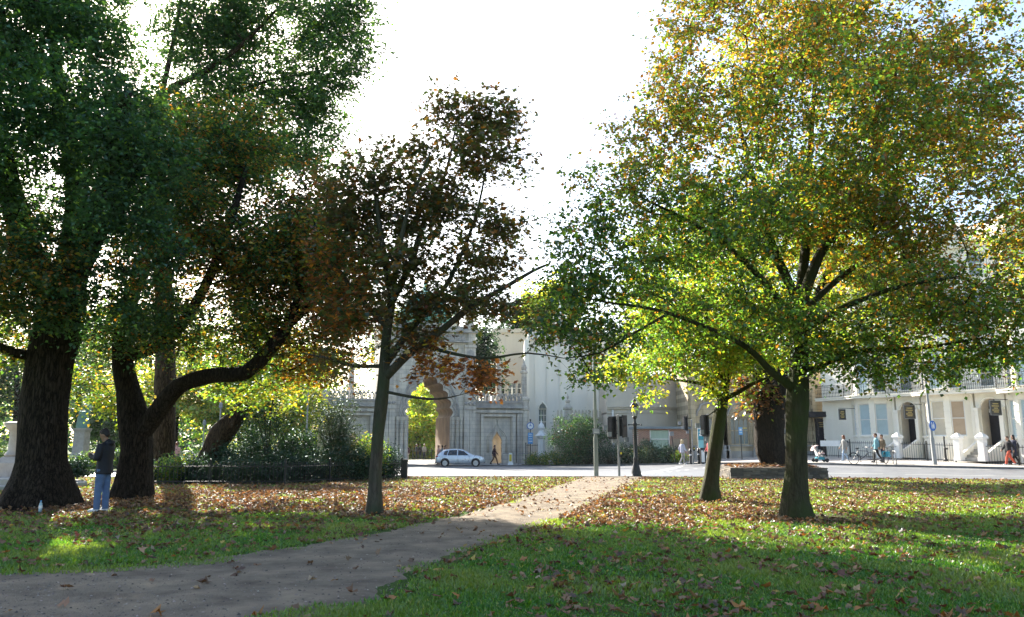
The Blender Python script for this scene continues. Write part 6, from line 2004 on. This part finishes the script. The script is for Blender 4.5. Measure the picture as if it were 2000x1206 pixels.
# background trees
BG = [  # u, Y, crown centre v, ru, rv, pal, n, label
    (30, 58, 720, 130, 120, P_DARK, 9000, 'hazy dark tree at the far left edge behind the massive elm'),
    (215, 70, 800, 75, 85, [(3, GREEN_M), (2, (.06, .11, .06)), (1, GREEN_D)], 9000, 'rounded hazy green tree behind the standing man'),
    (150, 76, 700, 120, 90, P_LIGHT, 9000, 'pale green tree behind the robed statue'),
    (340, 62, 740, 120, 100, P_YEL, 12000, 'sunlit yellow-green tree between the two elms and the statue garden'),
    (470, 66, 770, 100, 90, P_LIGHT, 11000, 'light green tree behind the leaning bare trunk'),
    (560, 60, 790, 85, 100, P_YEL, 11000, 'sunlit yellow-green tree left of the gate wing'),
    (290, 90, 660, 200, 120, P_LIGHT, 9000, 'tall pale tree far behind the forked chestnut'),
    (500, 92, 690, 180, 110, P_YEL, 9000, 'tall yellow-green tree far behind the garden'),
    (815, 104, 825, 75, 90, P_YEL, 12000, 'bright yellow-green tree framed by the gate arch'),
    (946, 84, 690, 26, 90, P_DARK, 6000, 'narrow dark evergreen between gate and cream range'),
    (1075, 92, 590, 75, 55, P_YEL, 8000, 'golden tree top above the pale hall'),
    (1010, 100, 640, 60, 60, P_DARK, 5000, 'dark tree top behind the cream range'),
    (772, 86, 670, 46, 75, P_LIGHT, 9000, 'leafy tree added behind the left wing of the gate for shade'),  # added to throw shade on the arch reveal
    (-60, 85, 690, 150, 130, P_LIGHT, 6000, 'pale tree at the left edge beyond the road'),
    (650, 112, 800, 110, 60, P_DARK, 6000, 'dark distant trees left of the gate turret'),
]
for i, (u, Y, v, ru, rv, pal, n, lab) in enumerate(BG):
    b = gp(ux(u, Y), Y)
    T = Tree('background_tree', lab, b, 400 + i, BARK_DARK, 'trees beyond the road')
    T.limb([b - Vector((0, 0, .3)), at(u, 850, Y), at(u + 4, v + rv * .5, Y), at(u, v - rv * .3, Y)], [.38, .30, .22, .1], fine=.8)
    bl_ = [B(u + ru * dx, v + rv * dz_, Y + rnd.uniform(-1.5, 1.5), ru * sx, rv * sz, ru * .55 * Y / 1522) for dx, dz_, sx, sz in ((0, 0, .75, .75), (-.45, .2, .5, .5), (.45, .15, .5, .5), (.1, -.5, .5, .4), (-.2, .5, .5, .4), (.4, .55, .4, .3))]
    T.grow(bl_, 260, gap=.12, gscale=.3, step=.9)
    T.finish(n, .0042 * Y, pal, spread=.0095 * Y, mat=LEAF if 'arch' in lab or 'golden' in lab else LEAF_MID, trunk_sides=10, flare=.3, tip_r=.012, twig_min=.02)
# low hedges and beds at left distance
for i, (u, Y, w, h, pal, lab) in enumerate([(185, 56, 70, 26, P_LIGHT, 'pale bedding shrub before the statue pedestal'), (235, 58, 50, 34, [(2, (.10, .14, .08)), (2, GREEN_M)], 'silvery shrub right of the standing man'), (110, 54, 90, 30, P_LIGHT, 'flower bed shrub left of the statue pedestal'),
                                            (10, 50, 80, 40, P_LIGHT, 'leafy shrub at the left edge beyond the memorial'), (150, 27.2, 34, 22, P_DARK, 'small dark plant on the memorial steps'), (300, 52, 80, 40, P_LIGHT, 'shrub behind the tall elm trunk'), (430, 50, 110, 50, P_LIGHT, 'broad light shrub behind the garden'), (570, 52, 120, 55, P_LIGHT, 'broad green shrub behind the thin pole')]):
    shrub('distant_shrub', lab, u, 0, Y, w, h, 1.0, 2400, .0022 * Y + .04, pal, 500 + i, group='shrubs beyond the garden', dz=(.32 if Y < 30 else 0))
# distant wood closing the view
r8 = np.random.default_rng(8)
n = 26000
u_ = r8.uniform(-900, 1100, n); Y_ = r8.uniform(118, 150, n)
hh = (9 + 3.5 * np.sin(u_ * .017) + 2.5 * np.sin(u_ * .043 + 1)) * np.where((u_ > 560) & (u_ < 800), .45, 1.0)
C = np.stack([ux(u_, Y_), Y_, gz(ux(u_, Y_), Y_) + hh * r8.random(n) ** .7], 1)
tag(obj('distant_wood', leaves_mesh('distant_wood', C, 1.05, palette(P_LIGHT + P_DARK, n, r8, .3), LEAF, .3, .1, 'plain', r8)), 'hazy distant belt of trees closing the view', 'trees', kind='stuff')

# ------------------------------------------------------------------ grass and fallen leaves
def screen_like(n, r, vmin, vmax):
    """ground points whose density falls off with distance squared"""
    v = r.uniform(vmin, vmax, n)
    y = CAMZ * 1522 / (v - 861)
    x = r.uniform(-.86, .86, n) * y
    return x, y
rg = np.random.default_rng(77)
xg, yg = screen_like(620000, rg, 926, 1290)
keep = (yg < yn(xg) - .3)
pm = path_mask(xg, yg)
nz_ = np.array([mnoise.noise(Vector((a * .9, b_ * .9, 0))) for a, b_ in zip(xg, yg)])
keep &= (pm + nz_ * .22 > 1.0) | ((pm > .70) & (nz_ > .05) & (rg.random(len(xg)) < .35)) | ((pm > .80) & (rg.random(len(xg)) < .12))
keep &= rg.random(len(xg)) > soilness(xg, yg) * 1.0
nl_ = np.array([mnoise.noise(Vector((a * .42, b_ * .42, 5.0))) for a, b_ in zip(xg, yg)])
keep &= rg.random(len(xg)) > np.clip((nl_ - .08) * 2.2, 0, .75)
# garden bed behind the railing stays bare
fx, fy = np.array([fa.x, fm_.x, fb.x]), np.array([fa.y, fm_.y, fb.y])
keep &= ~((xg > fa.x) & (xg < fb.x) & (yg > np.interp(xg, fx, fy)))
xg, yg, nzk = xg[keep], yg[keep], nz_[keep]
n = len(xg)
hg = rg.uniform(.018, .052, n) * (1 + .5 * nzk)
wg = .0016 * np.sqrt(yg * 8) * rg.uniform(.7, 1.4, n)
ang = rg.uniform(0, math.pi, n)
base = np.stack([xg, yg, gz(xg, yg)], 1)
dx = np.stack([np.cos(ang) * wg, np.sin(ang) * wg, np.zeros(n)], 1)
lean = rg.normal(size=(n, 2)) * .45
tip = base + np.stack([lean[:, 0] * hg, lean[:, 1] * hg, hg], 1)
V = np.stack([base - dx, base + dx, tip], 1).reshape(-1, 3)
gc = palette([(3, (.034, .112, .008)), (3, (.054, .150, .010)), (1.8, (.10, .19, .016)), (.4, (.22, .21, .06))], n, rg, .3)
dry_lit = np.clip(.4 + nzk * .9 + (yg - 12) * .05, 0, 1.1)[:, None]  # dry grass, plus the sunlit look of the far lawn put into colour
gc = gc * (1 - dry_lit * .6) + dry_lit * .6 * np.array([.23, .23, .06])
gm = np_mesh('grass', V, np.arange(3 * n).reshape(-1, 3), GRASSM, False, np.repeat(gc, 3, 0))
tag(obj('grass', gm), 'short green grass of the park lawn', 'grass', kind='stuff')

def leaf_density(x, y):
    d = 5.0 + 6 * sst(10, 18, y)
    d += 75 * np.exp(-(((x + 5.5) / 5.5) ** 2 + ((y - 21) / 5.0) ** 2))
    d += 70 * np.exp(-(((x - 2.8) / 2.8) ** 2 + ((y - 17.5) / 3.5) ** 2))
    d += 9 * np.exp(-(((x - 7) / 6) ** 2 + ((y - 20) / 7) ** 2))
    d += 10 * sst(-1.0, 2.0, x) * sst(13, 8, y)
    d += 26 * np.exp(-(((x + 9) / 3) ** 2 + ((y - 18) / 3) ** 2))
    return d
rl = np.random.default_rng(99)
NL = 46000
xs_, ys_ = [], []
while sum(map(len, xs_)) < NL:
    x = rl.uniform(-20, 20, 60000); y = 5.2 + 30 * rl.random(60000)
    ok_ = (np.abs(x) < .80 * y + .5) & (y < yn(x) - .1)
    den = leaf_density(x, y) / 150
    pmk = path_mask(x, y)
    den = np.where(pmk < .92, den * .06 + .006, np.where(pmk < 1.12, den * 1.6, den))
    cl = np.array([mnoise.noise(Vector((a * .9, b_ * .9, 3.0))) + .6 * mnoise.noise(Vector((a * 2.6, b_ * 2.6, 8.0))) for a, b_ in zip(x, y)])
    den = den * np.clip(1.0 + 1.9 * cl, .12, 3.0)
    ok_ &= rl.random(60000) < den
    ok_ &= ~((x > fa.x) & (x < fb.x) & (y > np.interp(x, fx, fy) + .4))
    xs_.append(x[ok_]); ys_.append(y[ok_])
x = np.concatenate(xs_)[:NL]; y = np.concatenate(ys_)[:NL]
order = np.argsort(np.hypot(x, y))
x, y = x[order], y[order]
PAL_F = [(3, (.165, .092, .044)), (3, (.215, .128, .064)), (2.4, (.10, .056, .030)), (1.4, (.30, .19, .095)), (.9, (.28, .125, .03)), (.5, (.34, .24, .05)), (.3, (.26, .20, .13)), (.8, (.12, .04, .02))]
vis = (np.abs(x) < .685 * y) & (y > 6.2)
near = np.nonzero(vis)[0][:300]
rest = np.ones(len(x), bool); rest[near] = False
xr, yr = x[rest], y[rest]
Cf = np.stack([xr, yr, gz(xr, yr) + rl.uniform(.02, .055, len(xr))], 1)
fl = leaves_mesh('fallen_leaves', Cf, 0.082, palette(PAL_F, len(xr), rl, .3), LEAF_DRY, .9, 0.0, 'crumpled', rl)
tag(obj('fallen_leaves', fl, ground), kind='stuff')
var = []
for k in range(24):
    rk = np.random.default_rng(700 + k)
    var.append(leaves_mesh('fallen_leaf', np.array([[-.06, 0, 0.0]]), rk.uniform(.07, .115), palette([p for p in PAL_F if p[1][1] < .2], 1, rk, .25), LEAF_DRY, 2.0, 0.0, 'crumpled', rk))
for i in near:
    o = inst('fallen_leaf', var[rnd.randrange(24)], ground, (x[i], y[i], float(gz(x[i], y[i])) + rnd.uniform(.02, .05)), (rnd.uniform(-.3, .3), rnd.uniform(-.3, .3), rnd.uniform(0, 6.28)))
# grit, small stones and twig bits on the path
ng = 5000
xa_, ya_ = screen_like(ng * 3, rl, 935, 1250)
pk = path_mask(xa_, ya_) < 1.02
xa_, ya_ = xa_[pk][:ng], ya_[pk][:ng]
ng = len(xa_)
oc = np.array([[1, 0, 0], [0, 1, 0], [-1, 0, 0], [0, -1, 0], [0, 0, .7]])
sz_ = rl.uniform(.004, .016, ng)[:, None, None] * rl.uniform(.6, 1.4, (ng, 5, 3))
Vp = np.stack([xa_, ya_, gz(xa_, ya_) + .017], 1)[:, None] + oc[None] * sz_
Fp = (np.array([[0, 1, 4], [1, 2, 4], [2, 3, 4], [3, 0, 4]])[None] + (np.arange(ng) * 5)[:, None, None]).reshape(-1, 3)
tag(obj('grit', np_mesh('grit', Vp.reshape(-1, 3), Fp, LEAF_DRY, False, np.repeat(palette([(2, (.20, .17, .14)), (2, (.11, .09, .075)), (.25, (.30, .27, .23)), (1, (.05, .04, .03))], ng, rl), 5, 0))), 'loose grit and crumbs on the earth path', 'grit', kind='stuff')
# leaf litter on the raised bed
rb = np.random.default_rng(5)
nb = 900
cb = np.stack([rb.uniform(-Wb / 2 + .2, Wb / 2 - .2, nb), rb.uniform(-Db / 2 + .2, Db / 2 - .3, nb), np.zeros(nb)], 1)
cb[:, 2] = Hb + .0 + .14 * (1 - (2 * cb[:, 0] / Wb) ** 2) * (1 - (2 * cb[:, 1] / Db) ** 2) + .01
tag(obj('leaf_litter', leaves_mesh('leaf_litter', cb, .12, palette(PAL_F, nb, rb), LEAF_DRY, 1.1, 0, 'lobed', rb), bed), kind='stuff')
# ------------------------------------------------------------------ people
def cloth(name, c, rough=.85):
    return bpy.data.materials.get('cloth_' + name) or M('cloth_' + name, c, tuple(q * .72 for q in c), rough=rough, scale=9, bump=.12, bscale=40)
SKIN = M('skin', (.42, .25, .17), (.37, .21, .14), rough=.55, scale=12, bump=.03)
SKIN_D = M('skin_tan', (.26, .145, .09), (.22, .12, .075), rough=.55, scale=12, bump=.03)

def loft(mb, rings, n=16):
    """rings: (cx, cy, cz, rx, ry) ellipses stacked upward"""
    b0 = len(mb.v)
    for cx, cy_, cz, rx_, ry_ in rings:
        for k in range(n):
            a = 2 * math.pi * k / n
            mb.v.append((cx + rx_ * math.cos(a), cy_ + ry_ * math.sin(a), cz))
    for i in range(len(rings) - 1):
        for k in range(n):
            k2 = (k + 1) % n
            mb.f.append((b0 + i * n + k, b0 + i * n + k2, b0 + (i + 1) * n + k2, b0 + (i + 1) * n + k))
    mb.f.append(tuple(b0 + k for k in reversed(range(n))))
    mb.f.append(tuple(b0 + (len(rings) - 1) * n + k for k in range(n)))
    return mb

def dense(pts, rs, step=.05):
    P, Q = [], []
    for i in range(len(pts) - 1):
        a, b_ = Vector(pts[i]), Vector(pts[i + 1])
        n = max(1, int((b_ - a).length / step))
        for k in range(n):
            P.append(a.lerp(b_, k / n)); Q.append(rs[i] + (rs[i + 1] - rs[i]) * k / n)
    P.append(Vector(pts[-1])); Q.append(rs[-1])
    return P, Q

def skin_build(mb, name, mat, parent, vox):
    o = mb.build(name, mat, parent, smooth=True)
    m_ = o.modifiers.new('fuse', 'REMESH')
    m_.mode, m_.voxel_size, m_.use_smooth_shade = 'VOXEL', vox, True
    s_ = o.modifiers.new('relax', 'SMOOTH')
    s_.factor, s_.iterations = .5, 3
    return o

def hand(mb, wrist, d, palm_n, curl=.5):
    """palm plus five bent fingers; d = pointing direction, palm_n = direction the palm faces"""
    w = Vector(wrist); d = Vector(d).normalized(); n = Vector(palm_n)
    n = (n - d * n.dot(d)).normalized(); s = d.cross(n)
    mb.tube([w, w + d * .04, w + d * .085], [.026, .036, .036], 10)
    for k, (o_, ln) in enumerate(((-.03, .062), (-.01, .075), (.01, .070), (.028, .055))):
        p = w + d * .085 + s * o_
        pts, dd = [p - d * .02], d.copy()
        for q in range(3):
            dd = (dd + n * curl * .75).normalized()
            pts.append(pts[-1] + dd * ln * (.48, .32, .26)[q] + (d * .02 if q == 0 else Vector()))
        mb.tube(pts, [.0095, .0095, .0088, .0075], 7)
    p = w + d * .03 - s * .028
    mb.tube([p, p + (d * .6 - s * .8 + n * .3).normalized() * .04, p + (d * .9 - s * .5 + n * .6).normalized() * .075], [.012, .011, .009], 7)

def person(label, loc, heading, H, cols, pose='stand', hair='short', top='jacket', legs='trousers', top_len=.86, vox=.016, bag=None, skin=SKIN, group=None, fine=False, head_tilt=0.0, props=None):
    """built facing +x, left is +y"""
    t = thing('person', label, 'person', loc, heading, group)
    k = H / 1.75
    def S(p): return tuple(Vector(p) * k)
    sw = {'stand': 0.0, 'walk': .26, 'stroll': .17, 'hands': 0.0}[pose]
    hip, kn, an = .91, .49, .085
    LEG = {}
    for s in (-1, 1):
        f = sw * s
        if sw:
            LEG[s] = [(0, s * .085, hip), (f * .62 + .04, s * .085, kn + .01), (f * 1.15 - (.10 if f < 0 else .0), s * .085, an + (.05 if f < 0 else 0))]
        else:
            off = .035 * s
            LEG[s] = [(0, s * .085, hip), (off * .8 + .01, s * .09, kn), (off, s * .095, an)]
    ARM = {}
    for s in (-1, 1):
        if pose == 'hands':
            ARM[s] = [(0, s * .185, 1.425), (.03, s * .24, 1.14), (.27, s * .12, 1.20)]
        elif sw:
            ARM[s] = [(0, s * .18, 1.42), (-sw * s * .5 - .03, s * .23, 1.14), (-sw * s * .9 + .06, s * .22, .92)]
        else:
            ARM[s] = [(0, s * .18, 1.42), (-.03, s * .23, 1.13), (.05, s * .23, .90)]
    # ---- body
    b_ = MB()
    hc = Vector((.02 + .09 * math.sin(head_tilt), 0, 1.635 - .02 * math.sin(head_tilt)))
    loft(b_, [(0, 0, .86, .085, .14), (0, 0, .95, .095, .155), (0, 0, 1.08, .085, .13), (.005, 0, 1.22, .10, .15), (.005, 0, 1.36, .10, .17), (0, 0, 1.44, .07, .15), (0, 0, 1.48, .05, .07)])
    b_.tube([(0, 0, 1.44), tuple(hc - Vector((.025, 0, .08)))], [.056, .052], 12)
    ti = head_tilt
    def HD(x, y, z):
        return (hc.x + x * math.cos(ti) + z * math.sin(ti), y, hc.z - x * math.sin(ti) + z * math.cos(ti))
    hb = MB().ball((0, 0, .02), (.098, .076, .105), 16, 12).ball((.022, 0, -.055), (.068, .056, .062), 14, 10)
    hb.tube([(.085, 0, .02), (.112, 0, -.022), (.098, 0, -.034)], [.010, .015, .010], 8)
    hb.ball((.084, 0, -.068), (.014, .026, .010), 8, 6); hb.ball((.078, 0, -.10), (.02, .024, .016), 8, 6)
    for s in (-1, 1):
        hb.ball((-.004, s * .078, -.005), (.02, .011, .030), 8, 6); hb.ball((.078, s * .032, .028), (.018, .022, .010), 8, 6)
    b_.add([HD(*p) for p in hb.v], hb.f)
    for s in (-1, 1):
        h_, kk, a_ = LEG[s]
        b_.tube(*dense([h_, kk, a_], [.075, .05, .036]), 10)
        b_.tube([a_, (a_[0] + .02, a_[1], a_[2] - .05), (a_[0] + .15, a_[1], a_[2] - .06)], [.036, .036, .028], 8)
        sh, el, wr = ARM[s]
        b_.tube(*dense([sh, el, wr], [.046, .038, .026]), 10)
        d = Vector(wr) - Vector(el)
        if pose == 'hands':
            hand(b_, wr, (d.normalized() + Vector((.1, -s * .25, .1))), (0, -s, .3), .55)
        else:
            hand(b_, wr, d.normalized() + Vector((.08, 0, 0)), (0, -s, 0), .4)
    b_.v = [tuple(Vector(p) * k) for p in b_.v]
    body = skin_build(b_, 'body', skin, t, (.0075 if fine else vox) * 1.0)
    # eyes and brows
    eb = MB()
    for s in (-1, 1):
        eb.ball(HD(.089, s * .032, .018), (.008, .012, .006), 8, 6)
        eb.tube([HD(.096, s * .016, .040), HD(.092, s * .046, .040)], .005, 5)
    eb.v = [tuple(Vector(p) * k) for p in eb.v]
    eb.build('eyes', cols['hair'], body)
    # ---- top
    if top:
        c = MB()
        q = .028 if top == 'puffer' else .018
        lo = top_len
        zs = np.linspace(lo, 1.475, 26)
        rings = []
        for z in zs:
            rx_ = np.interp(z, [.4, .86, 1.0, 1.15, 1.33, 1.43, 1.475], [.18, .150, .130, .124, .128, .105, .062]) + q * .5
            ry_ = np.interp(z, [.4, .86, 1.0, 1.15, 1.33, 1.43, 1.475], [.22, .172, .165, .168, .192, .175, .075]) + q * .5
            if top == 'puffer':
                e_ = .007 * abs(math.sin((z - lo) * math.pi / .065))
                rx_ += e_; ry_ += e_
            rings.append((-.004, 0, z, rx_, ry_))
        loft(c, rings, 20)
        for s in (-1, 1):
            sh, el, wr = ARM[s]
            P, Q = dense([Vector(sh) - Vector((0, s * .03, .0)), el, Vector(el).lerp(Vector(wr), .93)], [.075 + q * .4, .058 + q * .4, .043 + q * .3], .02)
            if top == 'puffer':
                Q = [w + .006 * abs(math.sin(i * math.pi / 3)) for i, w in enumerate(Q)]
            c.tube(P, Q, 12)
        if top in ('puffer', 'jacket', 'coat'):
            c.tube([(-.05, 0, 1.46), (-.01, 0, 1.51)], [.075, .07], 14)
        if top == 'puffer':
            c.ball((-.10, 0, 1.46), (.07, .115, .07), 12, 8)      # hood lying on the back
        c.v = [tuple(Vector(p) * k) for p in c.v]
        skin_build(c, {'puffer': 'jacket'}.get(top, top), cols['top'], t, .010 if fine else vox)
    # ---- legs
    c = MB()
    if legs == 'skirt':
        loft(c, [(0, 0, .42, .20, .22), (0, 0, .6, .17, .20), (0, 0, .86, .13, .175), (0, 0, 1.02, .11, .15)])
    else:
        loft(c, [(0, 0, .80, .11, .165), (0, 0, .90, .122, .172), (0, 0, 1.02, .115, .160)])
        wd = 1.12 if legs == 'trousers' else .95
        for s in (-1, 1):
            h_, kk, a_ = LEG[s]
            c.tube(*dense([h_, kk, (a_[0], a_[1], a_[2] - .02)], [.098 * wd, .070 * wd, .058 * wd], .03), 12)
    c.v = [tuple(Vector(p) * k) for p in c.v]
    skin_build(c, 'skirt' if legs == 'skirt' else 'trousers', cols['legs'], t, .010 if fine else vox)
    # ---- shoes
    for s in (-1, 1):
        a_ = LEG[s][2]
        c = MB()
        z0 = a_[2] - .085
        c.tube([(a_[0] - .045, a_[1], z0 + .04), (a_[0] + .02, a_[1], z0 + .045), (a_[0] + .11, a_[1], z0 + .036), (a_[0] + .185, a_[1], z0 + .03)], [.042, .046, .042, .026], 10)
        c.v = [(p[0], p[1], max(p[2], z0 + .004)) for p in c.v]
        c.v = [tuple(Vector(p) * k) for p in c.v]
        c.build('shoe', cols['shoes'], t, smooth=True)
    # ---- hair
    c = MB()
    if hair == 'short':
        hb = MB().ball((-.018, 0, .045), (.098, .085, .092), 16, 10).ball((.045, 0, .095), (.055, .06, .035), 12, 8).ball((-.06, 0, -.01), (.05, .072, .06), 12, 8)
    elif hair == 'long':
        hb = MB().ball((-.018, 0, .04), (.103, .09, .098), 16, 10).ball((-.07, 0, -.10), (.055, .085, .15), 14, 10).ball((-.02, .07, -.06), (.05, .028, .11), 10, 8).ball((-.02, -.07, -.06), (.05, .028, .11), 10, 8)
    else:
        hb = MB().ball((-.015, 0, .045), (.10, .086, .09), 16, 10).ball((-.10, 0, .08), (.05, .05, .05), 12, 8)
    rr = random.Random(int(H * 1000))
    for q in range(26 if fine else 8):
        a, e = rr.uniform(0, 6.28), rr.uniform(.3, 1.4)
        hb.ball((-.018 + .095 * math.cos(a) * math.cos(e) * .95, .082 * math.sin(a) * math.cos(e), .05 + .09 * math.sin(e)), (.022, .02, .014), 7, 5)
    c.add([HD(*p) for p in hb.v], hb.f)
    c.v = [tuple(Vector(p) * k) for p in c.v]
    skin_build(c, 'hair', cols['hair'], t, .009 if fine else .014)
    if bag:
        if bag == 'backpack':
            c = MB(); loft(c, [(-.20, 0, 1.02, .06, .12), (-.215, 0, 1.08, .085, .14), (-.21, 0, 1.3, .08, .135), (-.19, 0, 1.40, .05, .09)], 14)
        else:
            c = MB(); loft(c, [(.02, -.27, .55, .15, .05), (.02, -.27, .6, .17, .07), (.02, -.27, .86, .15, .06), (.02, -.27, .9, .13, .02)], 14); c.tube([(-.08, -.27, .88), (.02, -.25, 1.0), (.12, -.27, .88)], .01, 6)
        c.v = [tuple(Vector(p) * k) for p in c.v]
        c.build('bag', cols['bag'], t, smooth=True)
    if props:
        props(t, ARM, k)
    return t

HBLK = M('hair_black', (.018, .014, .012), (.010, .008, .007), rough=.5, scale=20, bump=.3)
HBRN = M('hair_brown', (.09, .045, .022), (.05, .026, .014), rough=.5, scale=20, bump=.3)
HBLD = M('hair_blonde', (.55, .42, .24), (.40, .29, .15), rough=.5, scale=20, bump=.3)
HRED = M('hair_auburn', (.16, .055, .022), (.10, .035, .015), rough=.5, scale=20, bump=.3)
C = dict(navy=cloth('navy_nylon', (.009, .010, .015), .6), jean=cloth('denim', (.095, .15, .27)), white=cloth('white_leather', (.72, .72, .72), .5), black=cloth('black', (.018, .018, .02)), plum=cloth('plum', (.045, .022, .030)),
         brown=cloth('brown', (.10, .055, .035)), pink=cloth('pink', (.50, .28, .24)), grey=cloth('grey_wool', (.26, .26, .25)), ljean=cloth('light_denim', (.26, .36, .50)), teal=cloth('teal', (.16, .33, .38)),
         olive=cloth('olive', (.16, .12, .075)), djean=cloth('dark_denim', (.03, .035, .06)), red=cloth('coral_red', (.52, .10, .055)), lilac=cloth('lilac', (.45, .46, .56)), crimson=cloth('crimson', (.50, .06, .07)), rainbow=None)
def gs(u, v):
    return G(u, v)
# the standing man
mp = G(196, 1003)
Hm = at(196, 842, mp.y).z - mp.z + .01
def tobacco(t, ARM, k):
    w = (Vector(ARM[1][2]) + Vector(ARM[-1][2])) / 2 + Vector((.085, 0, .03))
    MB().box(tuple(w * k), (.03, .07, .012)).build('small_packet', C['white'], t)
man = person('man in black puffer jacket and blue jeans looking at his hands', mp + Vector((0, 0, .02)), math.pi - .12, Hm,
             dict(hair=HBLK, top=C['navy'], legs=C['jean'], shoes=C['white']), pose='hands', top='puffer', top_len=.80, fine=True, vox=.012, skin=SKIN_D, head_tilt=.38)
P_ = dict(dz=.13)
def pp(u, Y, dz=.13):
    return upos(u, Y, dz)
person('person in dark plum coat walking past the small gate doorway', pp(966, 70.2), 0.1, 1.72, dict(hair=HBLK, top=C['plum'], legs=C['brown'], shoes=C['black'], bag=C['plum']), pose='walk', top='coat', top_len=.78, legs='slim')
person('person in dark coat standing at the left side of the gate arch', pp(796, 80), 1.2, 1.74, dict(hair=HBLK, top=C['plum'], legs=C['grey'], shoes=C['black']), top='coat', top_len=.8, skin=SKIN_D)
for u, Y, a, tp, lg, lab in ((814, 90.5, .5, 'djean', 'black', 'person in dark blue standing leftmost behind the arch railing'), (821, 91.5, 2.0, 'black', 'djean', 'person in black standing second behind the arch railing'), (829, 90, -1.0, 'grey', 'djean', 'person in grey standing rightmost behind the arch railing')):
    person(lab, pp(u, Y), a, 1.72, dict(hair=HBRN, top=C[tp], legs=C[lg], shoes=C['black']), top='jacket', group='people seen through the gate arch')
for u, Y, a, tp, hr, lab in ((857, 69.3, 2.8, 'pink', HRED, 'auburn-haired person in pink behind the rear of the silver car'), (864, 70.2, 2.6, 'grey', HBLK, 'dark-haired person behind the roof of the silver car'), (869.5, 69.8, .3, 'brown', HBRN, 'brown-haired person behind the middle of the silver car')):
    person(lab, pp(u, Y), a, 1.68, dict(hair=hr, top=C[tp], legs=C['djean'], shoes=C['black']), top='jacket', group='people behind the silver car')
person('blonde woman in pale lilac top on the far pavement by the barrier', pp(1332, 53), .3, 1.66, dict(hair=HBLD, top=C['lilac'], legs=C['grey'], shoes=C['white']), pose='stroll', top='top', hair='long', legs='slim')
# crimson top with a rainbow-coloured bag, partly behind the leaning lime
RB = bpy.data.materials.new('rainbow_cloth'); RB.use_nodes = True
nt = RB.node_tree; tc = nt.nodes.new('ShaderNodeTexCoord'); sx_ = nt.nodes.new('ShaderNodeSeparateXYZ'); cr = nt.nodes.new('ShaderNodeValToRGB')
nt.links.new(tc.outputs['Generated'], sx_.inputs[0]); nt.links.new(sx_.outputs['Z'], cr.inputs[0]); nt.links.new(cr.outputs[0], nt.nodes['Principled BSDF'].inputs['Base Color'])
cr.color_ramp.interpolation = 'CONSTANT'
cols_ = [(0, (.03, .05, .35)), (.2, (.04, .12, .5)), (.4, (.03, .3, .08)), (.55, (.7, .5, .03)), (.72, (.65, .18, .02)), (.86, (.5, .03, .03))]
cr.color_ramp.elements[0].color = (*cols_[0][1], 1)
cr.color_ramp.elements[1].position = .2; cr.color_ramp.elements[1].color = (*cols_[1][1], 1)
for p_, c_ in cols_[2:]:
    e = cr.color_ramp.elements.new(p_); e.color = (*c_, 1)
person('person in crimson top carrying a rainbow bag beside the leaning lime', pp(1384, 51.2), math.pi, 1.68, dict(hair=HRED, top=C['crimson'], legs=C['ljean'], shoes=C['white'], bag=RB), pose='stroll', top='top', bag='tote')
bpy.data.objects[[o.name for o in bpy.data.objects if o.name.startswith('bag')][-1]].location = (0, .54, .12)
person('woman in long grey coat and light jeans walking left with a black backpack', pp(1648, 50.6), math.pi, 1.66, dict(hair=HRED, top=C['grey'], legs=C['ljean'], shoes=C['white'], bag=C['black']), pose='stroll', top='coat', top_len=.55, hair='long', legs='slim', bag='backpack')
person('man in teal shirt and dark trousers behind the bicycles, left of a pair', pp(1711, 49.2), math.pi * .9, 1.78, dict(hair=HBRN, top=C['teal'], legs=C['black'], shoes=C['black']), pose='stroll', top='jacket', top_len=.78, legs='slim')
person('man in olive jacket behind the bicycles, right of a pair', pp(1722.5, 48.8), math.pi * 1.05, 1.70, dict(hair=HBRN, top=C['olive'], legs=C['djean'], shoes=C['black']), pose='stand', top='jacket', legs='slim')
person('person in black jacket and coral red trousers walking at the right edge', pp(1968, 45.6), math.pi, 1.64, dict(hair=HBRN, top=C['black'], legs=C['red'], shoes=C['white']), pose='walk', top='puffer', top_len=.76)
person('person in long dark coat walking behind the coral red trousers', pp(1979, 46.4), math.pi, 1.72, dict(hair=HBLK, top=C['djean'], legs=C['black'], shoes=C['black']), pose='stroll', top='coat', top_len=.5, hair='long', legs='slim')
person('person in pink standing beyond the garden left of the notice board', upos(346, 44), 2.2, 1.66, dict(hair=HRED, top=C['pink'], legs=C['grey'], shoes=C['white']), top='jacket')

# ------------------------------------------------------------------ haze
hz = MB().bb(-2700, 2700, -450, 3300, -3.0, 32.0)
hm_ = bpy.data.materials.new('haze')
hm_.use_nodes = True
nt = hm_.node_tree
nt.nodes.remove(nt.nodes['Principled BSDF'])
pv_ = nt.nodes.new('ShaderNodeVolumePrincipled')
pv_.inputs['Color'].default_value = (0.92, 0.95, 1.0, 1)
pv_.inputs['Density'].default_value = 0.0001
pv_.inputs['Anisotropy'].default_value = 0.3
nt.links.new(pv_.outputs[0], nt.nodes['Material Output'].inputs['Volume'])
tag(hz.build('haze', hm_), 'thin sunlit haze in the air', 'haze', kind='stuff')
